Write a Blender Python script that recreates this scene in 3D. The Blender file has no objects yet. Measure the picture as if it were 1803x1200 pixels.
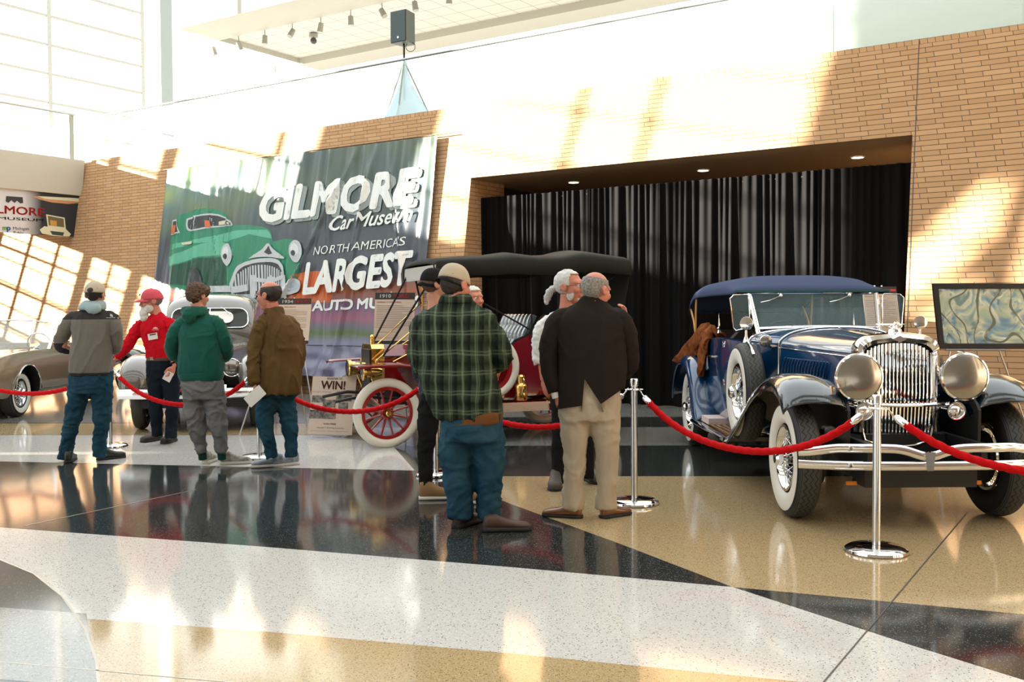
import bpy, bmesh, math, random
import numpy as np
from mathutils import Vector, Matrix, noise
PI = math.pi
SC = bpy.context.scene
COL = SC.collection
random.seed(7)
# ---------------------------------------------------------------- camera
FPX = 1753.0
cam_d = bpy.data.cameras.new('camera'); cam_d.sensor_width = 36.0; cam_d.lens = 36.0*FPX/1803.0
cam_d.clip_start = 0.05; cam_d.clip_end = 400
cam = bpy.data.objects.new('camera', cam_d); COL.objects.link(cam)
PITCH = math.atan(52/FPX); ROLL = -0.006
CAM_R = Matrix.Rotation(PI/2-PITCH, 3, 'X') @ Matrix.Rotation(ROLL, 3, 'Z')
CAM_O = Vector((0, 0, 1.5))
cam.matrix_world = Matrix.Translation(CAM_O) @ CAM_R.to_4x4()
SC.camera = cam
def ray(px, py):
    return CAM_R @ Vector(((px-901.5)/FPX, -(py-600)/FPX, -1.0))
def P(px, py, Y):                       # point at world depth Y that the photo shows at (px, py)
    r = ray(px, py); return CAM_O + r*(Y/r.y)
def PF(px, py, z=0.0):                  # point on the horizontal plane z
    r = ray(px, py); return CAM_O + r*((z-1.5)/r.z)
# ---------------------------------------------------------------- light
w = bpy.data.worlds.new('world'); SC.world = w; w.use_nodes = True
wb = w.node_tree.nodes['Background']; wb.inputs[0].default_value = (0.93, 0.985, 1.0, 1); wb.inputs[1].default_value = 2.6
sd = bpy.data.lights.new('sun', 'SUN'); sd.energy = 52.0; sd.angle = math.radians(0.53); sd.color = (1.0, 0.93, 0.83)
sun = bpy.data.objects.new('sun', sd); COL.objects.link(sun)
SUN_D = Vector((1.0, 0.0, -0.204)).normalized()
sun.rotation_euler = SUN_D.to_track_quat('-Z', 'Y').to_euler(); sun.location = (-40, 10, 30)
SC.view_settings.view_transform = 'Standard'; SC.view_settings.look = 'None'
SC.view_settings.exposure = 0.0; SC.view_settings.gamma = 1.0; SC.view_settings.use_curve_mapping = False
try:
    SC.cycles.max_bounces = 8; SC.cycles.caustics_reflective = False; SC.cycles.caustics_refractive = False
    SC.cycles.sample_clamp_indirect = 6.0
except Exception: pass
# ---------------------------------------------------------------- materials
MATS = {}
def srgb(r, g, b):
    f = lambda c: ((c/255.0)/12.92 if c/255.0 <= 0.04045 else (((c/255.0)+0.055)/1.055)**2.4)
    return (f(r), f(g), f(b))
def mat(name, col=None, rough=0.5, metal=0.0, spec=None, coat=0.0, alpha=None, trans=0.0, ior=None, emit=None, estr=0.0,
        noise_s=None, noise_c=None, noise_a=0.5, bump=None, bump_s=60.0, bump_stretch=None, sheen=0.0, coat_rough=0.05):
    if name in MATS: return MATS[name]
    m = bpy.data.materials.new(name); m.use_nodes = True; MATS[name] = m
    nt = m.node_tree; b = nt.nodes['Principled BSDF']; b.name = 'B'
    c = tuple(col)+(1,) if col else (0.5, 0.5, 0.5, 1)
    b.inputs['Base Color'].default_value = c
    b.inputs['Roughness'].default_value = rough; b.inputs['Metallic'].default_value = metal
    if spec is None and rough >= 0.74 and not metal: spec = 0.12
    if spec is not None: b.inputs['Specular IOR Level'].default_value = spec
    if coat: b.inputs['Coat Weight'].default_value = coat; b.inputs['Coat Roughness'].default_value = coat_rough
    if alpha is not None: b.inputs['Alpha'].default_value = alpha
    if trans: b.inputs['Transmission Weight'].default_value = trans
    if ior: b.inputs['IOR'].default_value = ior
    if sheen: b.inputs['Sheen Weight'].default_value = sheen; b.inputs['Sheen Roughness'].default_value = 0.5
    if emit: b.inputs['Emission Color'].default_value = tuple(emit)+(1,); b.inputs['Emission Strength'].default_value = estr
    if noise_s:
        tc = nt.nodes.new('ShaderNodeTexCoord'); n = nt.nodes.new('ShaderNodeTexNoise'); n.inputs['Scale'].default_value = noise_s
        n.inputs['Detail'].default_value = 4
        nt.links.new(tc.outputs['Object'], n.inputs['Vector'])
        mx = nt.nodes.new('ShaderNodeMix'); mx.data_type = 'RGBA'
        rp = nt.nodes.new('ShaderNodeMapRange'); rp.inputs['From Min'].default_value = 0.35; rp.inputs['From Max'].default_value = 0.65
        nt.links.new(n.outputs['Fac'], rp.inputs['Value'])
        nt.links.new(rp.outputs['Result'], mx.inputs['Factor'])
        mx.inputs['A'].default_value = c
        c2 = noise_c if noise_c else tuple(x*noise_a for x in col)
        mx.inputs['B'].default_value = tuple(c2)+(1,)
        nt.links.new(mx.outputs['Result'], b.inputs['Base Color'])
    if bump:
        tc = nt.nodes.new('ShaderNodeTexCoord'); n = nt.nodes.new('ShaderNodeTexNoise'); n.inputs['Scale'].default_value = bump_s
        n.inputs['Detail'].default_value = 5
        if bump_stretch:
            mp = nt.nodes.new('ShaderNodeMapping'); mp.inputs['Scale'].default_value = bump_stretch
            nt.links.new(tc.outputs['Object'], mp.inputs['Vector']); nt.links.new(mp.outputs['Vector'], n.inputs['Vector'])
        else: nt.links.new(tc.outputs['Object'], n.inputs['Vector'])
        bp = nt.nodes.new('ShaderNodeBump'); bp.inputs['Strength'].default_value = 1.0; bp.inputs['Distance'].default_value = bump
        nt.links.new(n.outputs['Fac'], bp.inputs['Height']); nt.links.new(bp.outputs['Normal'], b.inputs['Normal'])
    return m
class NG:                                # tiny node helper
    def __init__(s, m): s.nt = m.node_tree; s.b = s.nt.nodes['B']
    def n(s, t, **kw):
        x = s.nt.nodes.new(t)
        for k, v in kw.items(): setattr(x, k, v)
        return x
    def l(s, a, b): s.nt.links.new(a, b)
    def math(s, op, a, b=None, c=None):
        x = s.nt.nodes.new('ShaderNodeMath'); x.operation = op
        for i, v in enumerate((a, b, c)):
            if v is None: continue
            if isinstance(v, (int, float)): x.inputs[i].default_value = v
            else: s.nt.links.new(v, x.inputs[i])
        return x.outputs[0]
    def mix(s, f, a, b):
        x = s.nt.nodes.new('ShaderNodeMix'); x.data_type = 'RGBA'
        for k, v in (('Factor', f), ('A', a), ('B', b)):
            if isinstance(v, (int, float)): x.inputs[k].default_value = v
            elif isinstance(v, (tuple, list)): x.inputs[k].default_value = tuple(v)+(1,) if len(v) == 3 else v
            else: s.nt.links.new(v, x.inputs[k])
        return x.outputs['Result']
# ---------------------------------------------------------------- geometry
def V(*a): return Vector(a)
class MB:
    def __init__(s): s.v = []; s.f = []; s.m = []
    def add(s, vs, fs, mi=0):
        o = len(s.v); s.v += [tuple(v) for v in vs]; s.f += [tuple(i+o for i in f) for f in fs]; s.m += [mi]*len(fs); return s
    def box(s, c, d, R=None, mi=0):
        vs = [Vector((x*d[0]/2, y*d[1]/2, z*d[2]/2)) for x in (-1, 1) for y in (-1, 1) for z in (-1, 1)]
        if R is not None: vs = [R @ v for v in vs]
        vs = [v+Vector(c) for v in vs]
        return s.add(vs, [(0, 1, 3, 2), (4, 6, 7, 5), (0, 4, 5, 1), (2, 3, 7, 6), (0, 2, 6, 4), (1, 5, 7, 3)], mi)
    def loft(s, rings, closed=True, cap=True, mi=0, loop=False):
        n = len(rings[0]); o = len(s.v)
        for r in rings: s.v += [tuple(p) for p in r]
        K = len(rings); fs = []
        for k in range(K if loop else K-1):
            a = o+k*n; b = o+((k+1) % K)*n
            for i in range(n if closed else n-1):
                j = (i+1) % n; fs.append((a+i, a+j, b+j, b+i))
        if cap and closed and not loop:
            fs.append(tuple(o+i for i in reversed(range(n)))); fs.append(tuple(o+(K-1)*n+i for i in range(n)))
        s.f += fs; s.m += [mi]*len(fs); return s
    def tube(s, pts, r, n=10, cap=True, flat=1.0, up=None, mi=0, loop=False, twist=0.0):
        """pts polyline; r radius or list, or list of (ra, rb) with ra along 'side', rb along 'up'"""
        pts = [Vector(p) for p in pts]; K = len(pts)
        rs = r if isinstance(r, (list, tuple)) else [r]*K
        rings = []; prev = None
        for k, p in enumerate(pts):
            if loop: t = pts[(k+1) % K]-pts[k-1]
            else: t = pts[min(k+1, K-1)]-pts[max(k-1, 0)]
            if t.length < 1e-9: t = Vector((0, 0, 1))
            t.normalize()
            if up is not None: u0 = Vector(up)
            elif prev is not None: u0 = prev
            else: u0 = Vector((0, 0, 1)) if abs(t.z) < 0.9 else Vector((0, 1, 0))
            a = u0.cross(t)
            if a.length < 1e-5: a = Vector((1, 0, 0)).cross(t)
            a.normalize(); b = t.cross(a); prev = b
            rr = rs[k]; ra, rb = rr if isinstance(rr, (list, tuple)) else (rr, rr*flat)
            tw = twist*k
            rings.append([p+a*(ra*math.cos(2*PI*i/n+tw))+b*(rb*math.sin(2*PI*i/n+tw)) for i in range(n)])
        return s.loft(rings, True, cap, mi, loop)
    def cyl(s, a, b, r, n=16, r2=None, cap=True, mi=0):
        return s.tube([a, b], [r, r if r2 is None else r2], n, cap, mi=mi)
    def lathe(s, prof, c=(0, 0, 0), axis='z', n=32, mi=0, R=None, a0=0.0, a1=2*PI):
        """prof list of (radius, height along axis)"""
        full = abs(a1-a0-2*PI) < 1e-6
        rings = []
        for k in range(n if full else n+1):
            a = a0+(a1-a0)*k/n; ca, sa = math.cos(a), math.sin(a); ring = []
            for (r, h) in prof:
                if axis == 'z': v = Vector((r*ca, r*sa, h))
                elif axis == 'x': v = Vector((h, r*ca, r*sa))
                else: v = Vector((r*sa, h, r*ca))
                if R is not None: v = R @ v
                ring.append(v+Vector(c))
            rings.append(ring)
        K = len(rings); m = len(prof); o = len(s.v)
        for r_ in rings: s.v += [tuple(p) for p in r_]
        fs = []
        for k in range(K if full else K-1):
            a = o+k*m; b = o+((k+1) % K)*m
            for i in range(m-1): fs.append((a+i, b+i, b+i+1, a+i+1))
        s.f += fs; s.m += [mi]*len(fs); return s
    def sphere(s, c, r, n=20, m=12, R=None, mi=0):
        r = (r, r, r) if isinstance(r, (int, float)) else r
        rings = []
        for i in range(m+1):
            th = PI*i/m; th = min(max(th, 0.02), PI-0.02)
            ring = []
            for j in range(n):
                ph = 2*PI*j/n
                v = Vector((r[0]*math.sin(th)*math.cos(ph), r[1]*math.sin(th)*math.sin(ph), -r[2]*math.cos(th)))
                if R is not None: v = R @ v
                ring.append(v+Vector(c))
            rings.append(ring)
        return s.loft(rings, mi=mi)
    def prism(s, poly, h, O, ax, ay, az, mi=0):
        """poly 2D list placed in plane O + x*ax + y*ay, thickness h along az"""
        O, ax, ay, az = Vector(O), Vector(ax), Vector(ay), Vector(az)
        a = [O+ax*x+ay*y for x, y in poly]; b = [p+az*h for p in a]
        return s.loft([a, b], mi=mi)
    def torus(s, c, R_, r, axis='y', n=40, k=10, R=None, mi=0, flat=1.0):
        prof = [(R_+r*math.cos(2*PI*i/k), flat*r*math.sin(2*PI*i/k)) for i in range(k+1)]
        return s.lathe(prof, c, axis, n, mi, R)
    def build(s, name, material, parent=None, smooth=True, sharp=35, mods=None, loc=None, weld=True):
        me = bpy.data.meshes.new(name); me.from_pydata(s.v, [], s.f)
        ms = material if isinstance(material, (list, tuple)) else [material]
        for m_ in ms: me.materials.append(m_)
        me.polygons.foreach_set('material_index', s.m)
        bm = bmesh.new(); bm.from_mesh(me)
        if weld: bmesh.ops.remove_doubles(bm, verts=bm.verts, dist=1e-5)
        bmesh.ops.recalc_face_normals(bm, faces=bm.faces)
        if smooth:
            for f in bm.faces: f.smooth = True
            sa = math.radians(sharp)
            for e in bm.edges:
                if len(e.link_faces) == 2 and e.calc_face_angle(0) > sa: e.smooth = False
        bm.to_mesh(me); bm.free()
        o = bpy.data.objects.new(name, me); COL.objects.link(o)
        if parent is not None: o.parent = parent
        if loc is not None: o.location = loc
        return o
def tag(o, label=None, cat=None, group=None, kind=None):
    if label: o['label'] = label
    if cat: o['category'] = cat
    if group: o['group'] = group
    if kind: o['kind'] = kind
    return o
def thing(name, label, cat, loc=(0, 0, 0), rz=0.0, group=None):
    o = bpy.data.objects.new(name, None); COL.objects.link(o); o.location = loc; o.rotation_euler = (0, 0, rz); o.empty_display_size = 0.1
    return tag(o, label, cat, group)
def copy_tree(o, parent=None):
    c = o.copy(); COL.objects.link(c); c.parent = parent
    for ch in list(o.children): copy_tree(ch, c)
    return c
def smoothstep(a, b, x):
    t = min(max((x-a)/(b-a), 0), 1); return t*t*(3-2*t)
def spline(pts, n):
    """Catmull-Rom through pts (tuples any dim), n samples overall"""
    p = [np.array(q, float) for q in pts]; p = [2*p[0]-p[1]]+p+[2*p[-1]-p[-2]]; K = len(pts)-1; out = []
    for i in range(n):
        t = i/(n-1)*K; k = min(int(t), K-1); t -= k
        a, b, c, d = p[k], p[k+1], p[k+2], p[k+3]
        out.append(tuple(0.5*((2*b)+(-a+c)*t+(2*a-5*b+4*c-d)*t*t+(-a+3*b-3*c+d)*t**3)))
    return out
def text_mesh(txt, size, material, name='lettering', parent=None, ext=0.002, align='LEFT', shear=0.0, bold=0.0, M=None, width=None, spacing=1.0):
    cu = bpy.data.curves.new('t', 'FONT'); cu.body = txt; cu.size = size; cu.extrude = ext; cu.align_x = align; cu.shear = shear
    cu.offset = min(bold, 0); cu.space_character = spacing; cu.resolution_u = 3
    to = bpy.data.objects.new('t', cu); COL.objects.link(to)
    dg = bpy.context.evaluated_depsgraph_get(); me = bpy.data.meshes.new_from_object(to.evaluated_get(dg)); me.name = name
    bpy.data.objects.remove(to); bpy.data.curves.remove(cu)
    if bold > 0:                         # heavier strokes: the outline repeated with small shifts
        vs = [v.co.copy() for v in me.vertices]; fs = [tuple(p_.vertices) for p_ in me.polygons]; V2, F2 = [], []
        for i, (dx, dy) in enumerate(((0, 0), (1, 0), (-1, 0), (0, 1), (0, -1), (.7, .7), (-.7, -.7), (.7, -.7), (-.7, .7))):
            o_ = len(V2); V2 += [v+Vector((dx*bold*size, dy*bold*size, 2e-5*i)) for v in vs]; F2 += [tuple(k+o_ for k in f) for f in fs]
        me = bpy.data.meshes.new(name); me.from_pydata(V2, [], F2)
    if width:
        xs = [v.co.x for v in me.vertices]; w0 = max(xs)-min(xs); k = width/w0 if w0 > 0 else 1
        for v in me.vertices: v.co.x *= k
    if M is not None: me.transform(M)
    me.materials.clear(); me.materials.append(material)
    for p_ in me.polygons: p_.material_index = 0
    o = bpy.data.objects.new(name, me); COL.objects.link(o)
    if parent is not None: o.parent = parent
    return o
def frameM(O, ax, ay, az=None):
    ax = Vector(ax).normalized(); ay = Vector(ay).normalized(); az = ax.cross(ay) if az is None else Vector(az)
    m = Matrix.Identity(4)
    for i in range(3): m[i][0] = ax[i]; m[i][1] = ay[i]; m[i][2] = az[i]; m[i][3] = O[i]
    return m
CHROME = mat('chrome', (0.86, 0.87, 0.88), 0.06, 1.0)
BLACK = mat('black_rubber', (0.010, 0.010, 0.010), 0.6, spec=0.25)
GLASS = mat('clear_glass', (0.95, 1.0, 0.98), 0.0, trans=1.0, ior=1.45, alpha=0.25)
# ================================================================ ROOM
TX = Vector((0.8346, -0.5508, 0)); NX = Vector((0.5508, 0.8346, 0)); ANG = math.atan2(-0.5508, 0.8346)
def W(s, w_, z): return TX*s+NX*w_+Vector((0, 0, z))
def wface(z): return 13.35+0.165*z
def struct(o): o['kind'] = 'structure'; return o
# ---- terrazzo
def terrazzo(name, base, chips, dens=0.5, scale=70, rough=0.09):
    m = mat(name, base, rough, spec=0.55); g = NG(m)
    tc = g.n('ShaderNodeTexCoord'); out = base
    v = g.n('ShaderNodeTexVoronoi'); v.inputs['Scale'].default_value = scale; g.l(tc.outputs['Object'], v.inputs['Vector'])
    sep = g.n('ShaderNodeSeparateColor'); g.l(v.outputs['Color'], sep.inputs['Color'])
    col = base
    lo = 0.0
    for i, (c, fr) in enumerate(chips):
        hi = lo+fr
        a = g.math('GREATER_THAN', sep.outputs[0], lo); b = g.math('LESS_THAN', sep.outputs[0], hi)
        d = g.math('LESS_THAN', v.outputs['Distance'], 0.42)
        k = g.math('MULTIPLY', g.math('MULTIPLY', a, b), d)
        col = g.mix(k, col, c); lo = hi
    g.l(col, g.b.inputs['Base Color'])
    return m
T_WHITE = terrazzo('terrazzo_white', (0.57, 0.555, 0.52), [((0.10, 0.09, 0.08), 0.09), ((0.72, 0.70, 0.66), 0.3), ((0.38, 0.33, 0.27), 0.10)], scale=115)
T_BLACK = terrazzo('terrazzo_black', (0.026, 0.029, 0.028), [((0.22, 0.22, 0.22), 0.10), ((0.002, 0.002, 0.002), 0.3), ((0.07, 0.075, 0.07), 0.25)], scale=165)
T_BEIGE = terrazzo('terrazzo_beige', (0.43, 0.315, 0.165), [((0.13, 0.08, 0.04), 0.13), ((0.55, 0.44, 0.28), 0.3), ((0.25, 0.18, 0.09), 0.2)], scale=140)
T_GREY = terrazzo('terrazzo_grey', (0.22, 0.22, 0.20), [((0.07, 0.07, 0.07), 0.13), ((0.32, 0.32, 0.3), 0.3)], scale=95)
JOINT = mat('joint_strip', (0.10, 0.09, 0.08), 0.4, 0.5)
BRASS_J = mat('divider_strip', (0.45, 0.42, 0.36), 0.3, 0.8)
fl = MB()
def region(pts, mi, lift):
    fl.add([(p[0], p[1], lift) for p in pts], [tuple(range(len(pts)))], mi)
region([(-60, -20), (40, -20), (40, 60), (-60, 60)], 1, 0)
def pf(x, y): p = PF(x, y); return (p.x, p.y)
def ext(a, b, d):
    a, b = Vector(a), Vector(b); v = (a-b).normalized(); return tuple(a+v*d)
# front white band below line L1 and L2
L1 = [pf(0, 928), pf(450, 961), pf(900, 998), pf(1290, 1033), pf(1803, 1081)]
L1 = [ext(L1[0], L1[1], 14)]+L1+[ext(L1[-1], L1[-2], 6)]
L2 = [pf(822, 856), pf(900, 887), pf(1100, 960), pf(1290, 1033), pf(1600, 1134), pf(1803, 1197)]
L2x = L2+[ext(L2[-1], L2[-2], 5)]
x4 = L1.index(pf(1290, 1033)) if pf(1290, 1033) in L1 else 4
white_poly = [p for p in L1[:5]]+L2x[4:]+[(8, -19), (-40, -19)]
region(white_poly, 0, 0.0004)
# beige front region: between L2 (upper part), L1 right part, and the dark band's lower edge
beige = L2x[:4]+L1[5:]+[(30, pf(1803, 838)[1])]+[pf(1803, 838), pf(1400, 838), pf(900, 838)]+[pf(822, 838)]
region(beige, 2, 0.0004)
# bands on the right, behind
def band(x0, y0, x1, y1, y2, y3, mi, lift):
    region([pf(x0, y0), pf(x1, y1), pf(x1, y3), pf(x0, y2)], mi, lift)
band(560, 753, 2600, 748, 785, 781, 3, 0.0004)
band(560, 712, 2600, 705, 735, 730, 3, 0.0004)
# bands on the left
region([pf(-900, 812), pf(0, 812), pf(730, 828), pf(690, 782), pf(560, 765), pf(-900, 765)], 0, 0.0008)
region([pf(-900, 765.5), pf(640, 765.5), pf(560, 745), pf(-900, 745)], 2, 0.0008)
region([pf(-900, 744), pf(560, 744), pf(600, 660), pf(-900, 660)], 3, 0.0008)
# bottom beige and the round inlay at bottom left
region([pf(-600, 1030), pf(140, 1088), pf(475, 1112), pf(900, 1150), pf(1430, 1202), pf(1800, 1260), (3, 0.5), (-6, 0.5)], 2, 0.0008)
cc = pf(-420, 1150)
rim = [pf(0, 985), pf(60, 1010), pf(110, 1050), pf(150, 1108), pf(170, 1165), pf(176, 1230), pf(150, 1330)]
region([ext(rim[0], rim[1], 2.5)]+rim+[(-4, 1.2)], 1, 0.0012)
region([pf(-300, 1048), pf(152, 1080), pf(168, 1165), pf(174, 1210), pf(-200, 1180)], 3, 0.0016)
def strip(p, q, wd, mi, lift=0.002):
    p, q = Vector(p), Vector(q); n_ = (q-p).normalized(); n_ = Vector((-n_.y, n_.x))*wd/2
    region([p-n_, q-n_, q+n_, p+n_], mi, lift)
strip(pf(1705, 900), pf(1400, 1260), 0.008, 4); strip(pf(45, 925), pf(345, 862), 0.012, 5)
strip(pf(0, 1165), pf(420, 1202), 0.008, 5)
for a_, b_ in zip(rim[:-1], rim[1:]): strip(a_, b_, 0.012, 5)
floor = struct(fl.build('floor', [T_WHITE, T_BLACK, T_BEIGE, T_GREY, JOINT, BRASS_J], smooth=False, weld=False))
# ---- brick wall
def brick_mat():
    m = mat('tan_brick', (0.56, 0.34, 0.175), 0.75); g = NG(m)
    tc = g.n('ShaderNodeTexCoord'); sp = g.n('ShaderNodeSeparateXYZ'); g.l(tc.outputs['Object'], sp.inputs[0])
    cx = g.n('ShaderNodeCombineXYZ'); 
    hh = g.math('ADD', sp.outputs['X'], g.math('MULTIPLY', sp.outputs['Y'], 1.0))
    g.l(hh, cx.inputs[0]); g.l(sp.outputs['Z'], cx.inputs[1])
    def br(wd, ht, off, mortar):
        b = g.n('ShaderNodeTexBrick'); g.l(cx.outputs[0], b.inputs['Vector']); b.offset = off; b.offset_frequency = 2
        b.inputs['Scale'].default_value = 1.0; b.inputs['Brick Width'].default_value = wd; b.inputs['Row Height'].default_value = ht
        b.inputs['Mortar Size'].default_value = mortar; b.inputs['Mortar Smooth'].default_value = 0.1; b.inputs['Bias'].default_value = 0.0
        b.inputs['Color1'].default_value = (0.57, 0.345, 0.18, 1); b.inputs['Color2'].default_value = (0.49, 0.285, 0.145, 1)
        b.inputs['Mortar'].default_value = (0.17, 0.115, 0.075, 1); return b
    a = br(0.32, 0.07, 0.3, 0.0045); s_ = br(0.098, 0.075, 0.0, 0.004)
    k = g.math('GREATER_THAN', sp.outputs['Z'], 5.025)
    c = g.mix(k, a.outputs['Color'], s_.outputs['Color']); g.l(c, g.b.inputs['Base Color'])
    f = g.mix(k, a.outputs['Fac'], s_.outputs['Fac'])
    bp = g.n('ShaderNodeBump'); bp.invert = True; bp.inputs['Distance'].default_value = 0.004; g.l(f, bp.inputs['Height']); g.l(bp.outputs['Normal'], g.b.inputs['Normal'])
    return m
BRICK = brick_mat()
WHITE = mat('white_paint', (0.80, 0.81, 0.78), 0.6)
GREYW = mat('warm_white_panel', (0.62, 0.60, 0.55), 0.5)
OS0, OS1, OZ, WTOP = -10.05, -2.86, 3.8, 5.1
def wallseg(b, s0, s1, z0, z1, back):
    q = []
    for s_ in (s0, s1):
        q.append([Vector((s_, wface(z0), z0)), Vector((s_, wface(z1), z1)), Vector((s_, back, z1)), Vector((s_, back, z0))])
    b.loft(q)
wb_ = MB()
wallseg(wb_, -42, OS0, 0, WTOP, 15.0); wallseg(wb_, OS1, 14, 0, WTOP, 15.0); wallseg(wb_, OS0, OS1, OZ, WTOP, 15.0)
wall_b = struct(wb_.build('wall_back', BRICK, smooth=False, weld=False)); wall_b.rotation_euler = (0, 0, ANG)
# joint line beside the opening
jm = MB(); jm.loft([[Vector((OS1+0.03+dx, wface(z)-0.003+dy, z)) for dx, dy in ((0, 0), (0.012, 0), (0.012, 0.004), (0, 0.004))] for z in (0, WTOP)])
j = struct(jm.build('trim_1', JOINT, smooth=False)); j.rotation_euler = (0, 0, ANG)
# recess: soffit, back wall, reveals, louvre
SOFF = mat('soffit_paint', (0.42, 0.29, 0.17), 0.6)
rc = MB()
rc.add([W(OS0-3, 13.99, OZ-0.006), W(OS1+0.0, 13.99, OZ-0.006), W(OS1, 19.2, OZ-0.006), W(OS0-3, 19.2, OZ-0.006)], [(0, 1, 2, 3)])
struct(rc.build('ceiling_recess', SOFF, smooth=False))
rc = MB(); rc.box(W((OS0+OS1)/2-2, 19.1, 1.9), (12, 0.1, 3.8), Matrix.Rotation(ANG, 3, 'Z')); struct(rc.build('wall_recess', mat('recess_dark_paint', (0.35, 0.28, 0.2), 0.7), smooth=False))
rc = MB()
rc.box(W(OS1+0.15, 16.9, 1.9), (0.3, 4.0, 3.8), Matrix.Rotation(ANG, 3, 'Z'))
rv = struct(rc.build('wall_recess_right', mat('reveal_paint', (0.5, 0.31, 0.16), 0.7), smooth=False))
# dark metal louvre at upper left inside the recess
lv = MB()
for i in range(9): lv.box(W(OS0-0.05, 16.2, 3.62-i*0.085), (0.05, 2.2, 0.05), Matrix.Rotation(ANG, 3, 'Z') @ Matrix.Rotation(0.5, 3, 'Y'))
lv.box(W(OS0-0.12, 16.2, 1.88), (0.04, 2.3, 3.74), Matrix.Rotation(ANG, 3, 'Z'))
tag(lv.build('louvre_grille', mat('dark_bronze', (0.045, 0.035, 0.028), 0.4, 0.4), smooth=False), 'dark bronze louvred grille high in the recess beside the brick reveal', 'grille')
# downlights
LENS = mat('downlight_lens', (1, 0.95, 0.85), 0.4, emit=(1.0, 0.9, 0.72), estr=9)
for i, (x, y, lb) in enumerate([(1010, 322, 'round recessed downlight nearest the brick reveal and louvred grille'), (1238, 301, 'round recessed downlight in the middle of the brown soffit'), (1510, 278, 'round recessed downlight nearest the right end of the brown soffit')]):
    p = PF(x, y, OZ-0.02)
    t = thing('downlight', lb, 'ceiling light', p, group='downlights over the black drapes')
    m = MB(); m.lathe([(0.085, 0.004), (0.10, 0), (0.105, 0.012)], n=24); m.build('trim_ring', mat('ring_white', (0.7, 0.66, 0.6), 0.4), t)
    m = MB(); m.lathe([(0.0, 0.003), (0.086, 0.003)], n=24); m.build('lens', LENS, t)
    ld = bpy.data.lights.new('downlight_lamp', 'SPOT'); ld.energy = 160; ld.spot_size = 1.9; ld.spot_blend = 0.6; ld.color = (1, 0.8, 0.55); ld.shadow_soft_size = 0.08
    lo = bpy.data.objects.new('lamp', ld); COL.objects.link(lo); lo.parent = t; lo.location = (0, 0, -0.03)
# ---- walkway slab above wall, glass balustrade
RAILM = mat('rail_metal', (0.42, 0.42, 0.40), 0.3, 0.9)
sl = MB(); sl.box(W(-12, 19.6, 4.97), (56, 10.5, 0.26), Matrix.Rotation(ANG, 3, 'Z')); struct(sl.build('floor_upper', GREYW, smooth=False))
PANE = mat('balustrade_glass', (0.90, 0.97, 0.94), 0.0, spec=0.5, alpha=0.12)
r_ = thing('glass_balustrade', 'long clear glass balustrade with steel handrail along the top of the brick wall', 'balustrade', W(-12, 14.35, WTOP))
def loc_(o, p): return Vector(p)-Vector(o.location)
for i in range(22):
    s0 = -40+i*2.4
    m = MB(); m.box(loc_(r_, W(s0+1.2, 14.35, WTOP+0.5)), (2.38, 0.012, 1.0), Matrix.Rotation(ANG, 3, 'Z')); m.build('glass_panel', PANE, r_, smooth=False)
m = MB(); m.cyl(loc_(r_, W(-42, 14.35, 6.15)), loc_(r_, W(14, 14.35, 6.15)), 0.025); m.build('handrail', RAILM, r_)
m = MB(); m.box(loc_(r_, W(-14, 14.35, WTOP+0.015)), (54, 0.04, 0.03), Matrix.Rotation(ANG, 3, 'Z')); m.build('base_channel', RAILM, r_, smooth=False)
# ---- left window wall (s = -30)
SG = -30.0
MUL = mat('mullion_paint', (0.36, 0.35, 0.29), 0.5)
def gy(Y): return (Y+0.5508*SG)/0.8346       # w coordinate on the glass plane of a world Y
ww = thing('glazing_mullions', 'tall window wall with pale horizontal and vertical mullions', 'window wall', (0, 0, 0))
del ww['category']; del ww['label']; ww['kind'] = 'structure'; ww.name = 'window_1'
RZ = Matrix.Rotation(ANG, 3, 'Z')
def wbar(b, Y0, Y1, z0, z1, d=0.12):
    w0, w1 = gy(Y0), gy(Y1); b.box(W(SG, (w0+w1)/2, (z0+z1)/2), (d, abs(w1-w0), z1-z0), RZ)
m = MB()
for z in np.arange(0.9, 16, 0.92): wbar(m, 5.5, 35.0, z-0.035, z+0.035, 0.08)
m.build('horizontal_mullions', MUL, ww, smooth=False)
m = MB()
for Y in (35.0, 32.1, 30.4, 28.6, 27, 25.2): wbar(m, Y-0.06, Y+0.06, 0, 18, 0.1)
for Y, h_ in ((23.0, .12), (21.9, .14), (20.0, .06), (16.2, .06), (15.45, .06)): wbar(m, Y-h_, Y+h_, 0, 18, 0.06)
for Y in (24.4, 23.7, 22.45, 21.2): wbar(m, Y-0.035, Y+0.035, 0, 7.2, 0.06)
m.build('vertical_mullions', MUL, ww, smooth=False)
m = MB()
for z in np.arange(1.0, 6.6, 0.55): wbar(m, 20.5, 26, z-0.02, z+0.02, 0.05)
m.build('transoms', MUL, ww, smooth=False)
sw = MB()  # unseen solid panels added out of view to block and shape the sun
wbar(sw, 17.9, 19.3, 0, 18, 0.5); sw.loft([[W(SG+dx, gy(y), z) for y, z in ((14.05, 0), (14.05, 18), (11.5, 18), (12.15, 11.2), (13.4, 8.0), (13.6, 0))] for dx in (-0.1, 0.1)]); sw.loft([[W(SG+dx, gy(y), z) for y, z in ((13.0, 8.0), (12.86, 8.0), (11.65, 11.2), (11.8, 11.2))] for dx in (-0.05, 0.05)]); wbar(sw, 11.35, 11.75, 0, 18, 0.4)
for a, b, h in ((20.6, 17, 7.5), (17, 14, 7.8), (14, 12.46, 8.0), (12.30, 11, 8.0), (11, 10.82, 12), (10.58, 4, 12)): wbar(sw, b, a, 0, h, 0.3)
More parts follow.
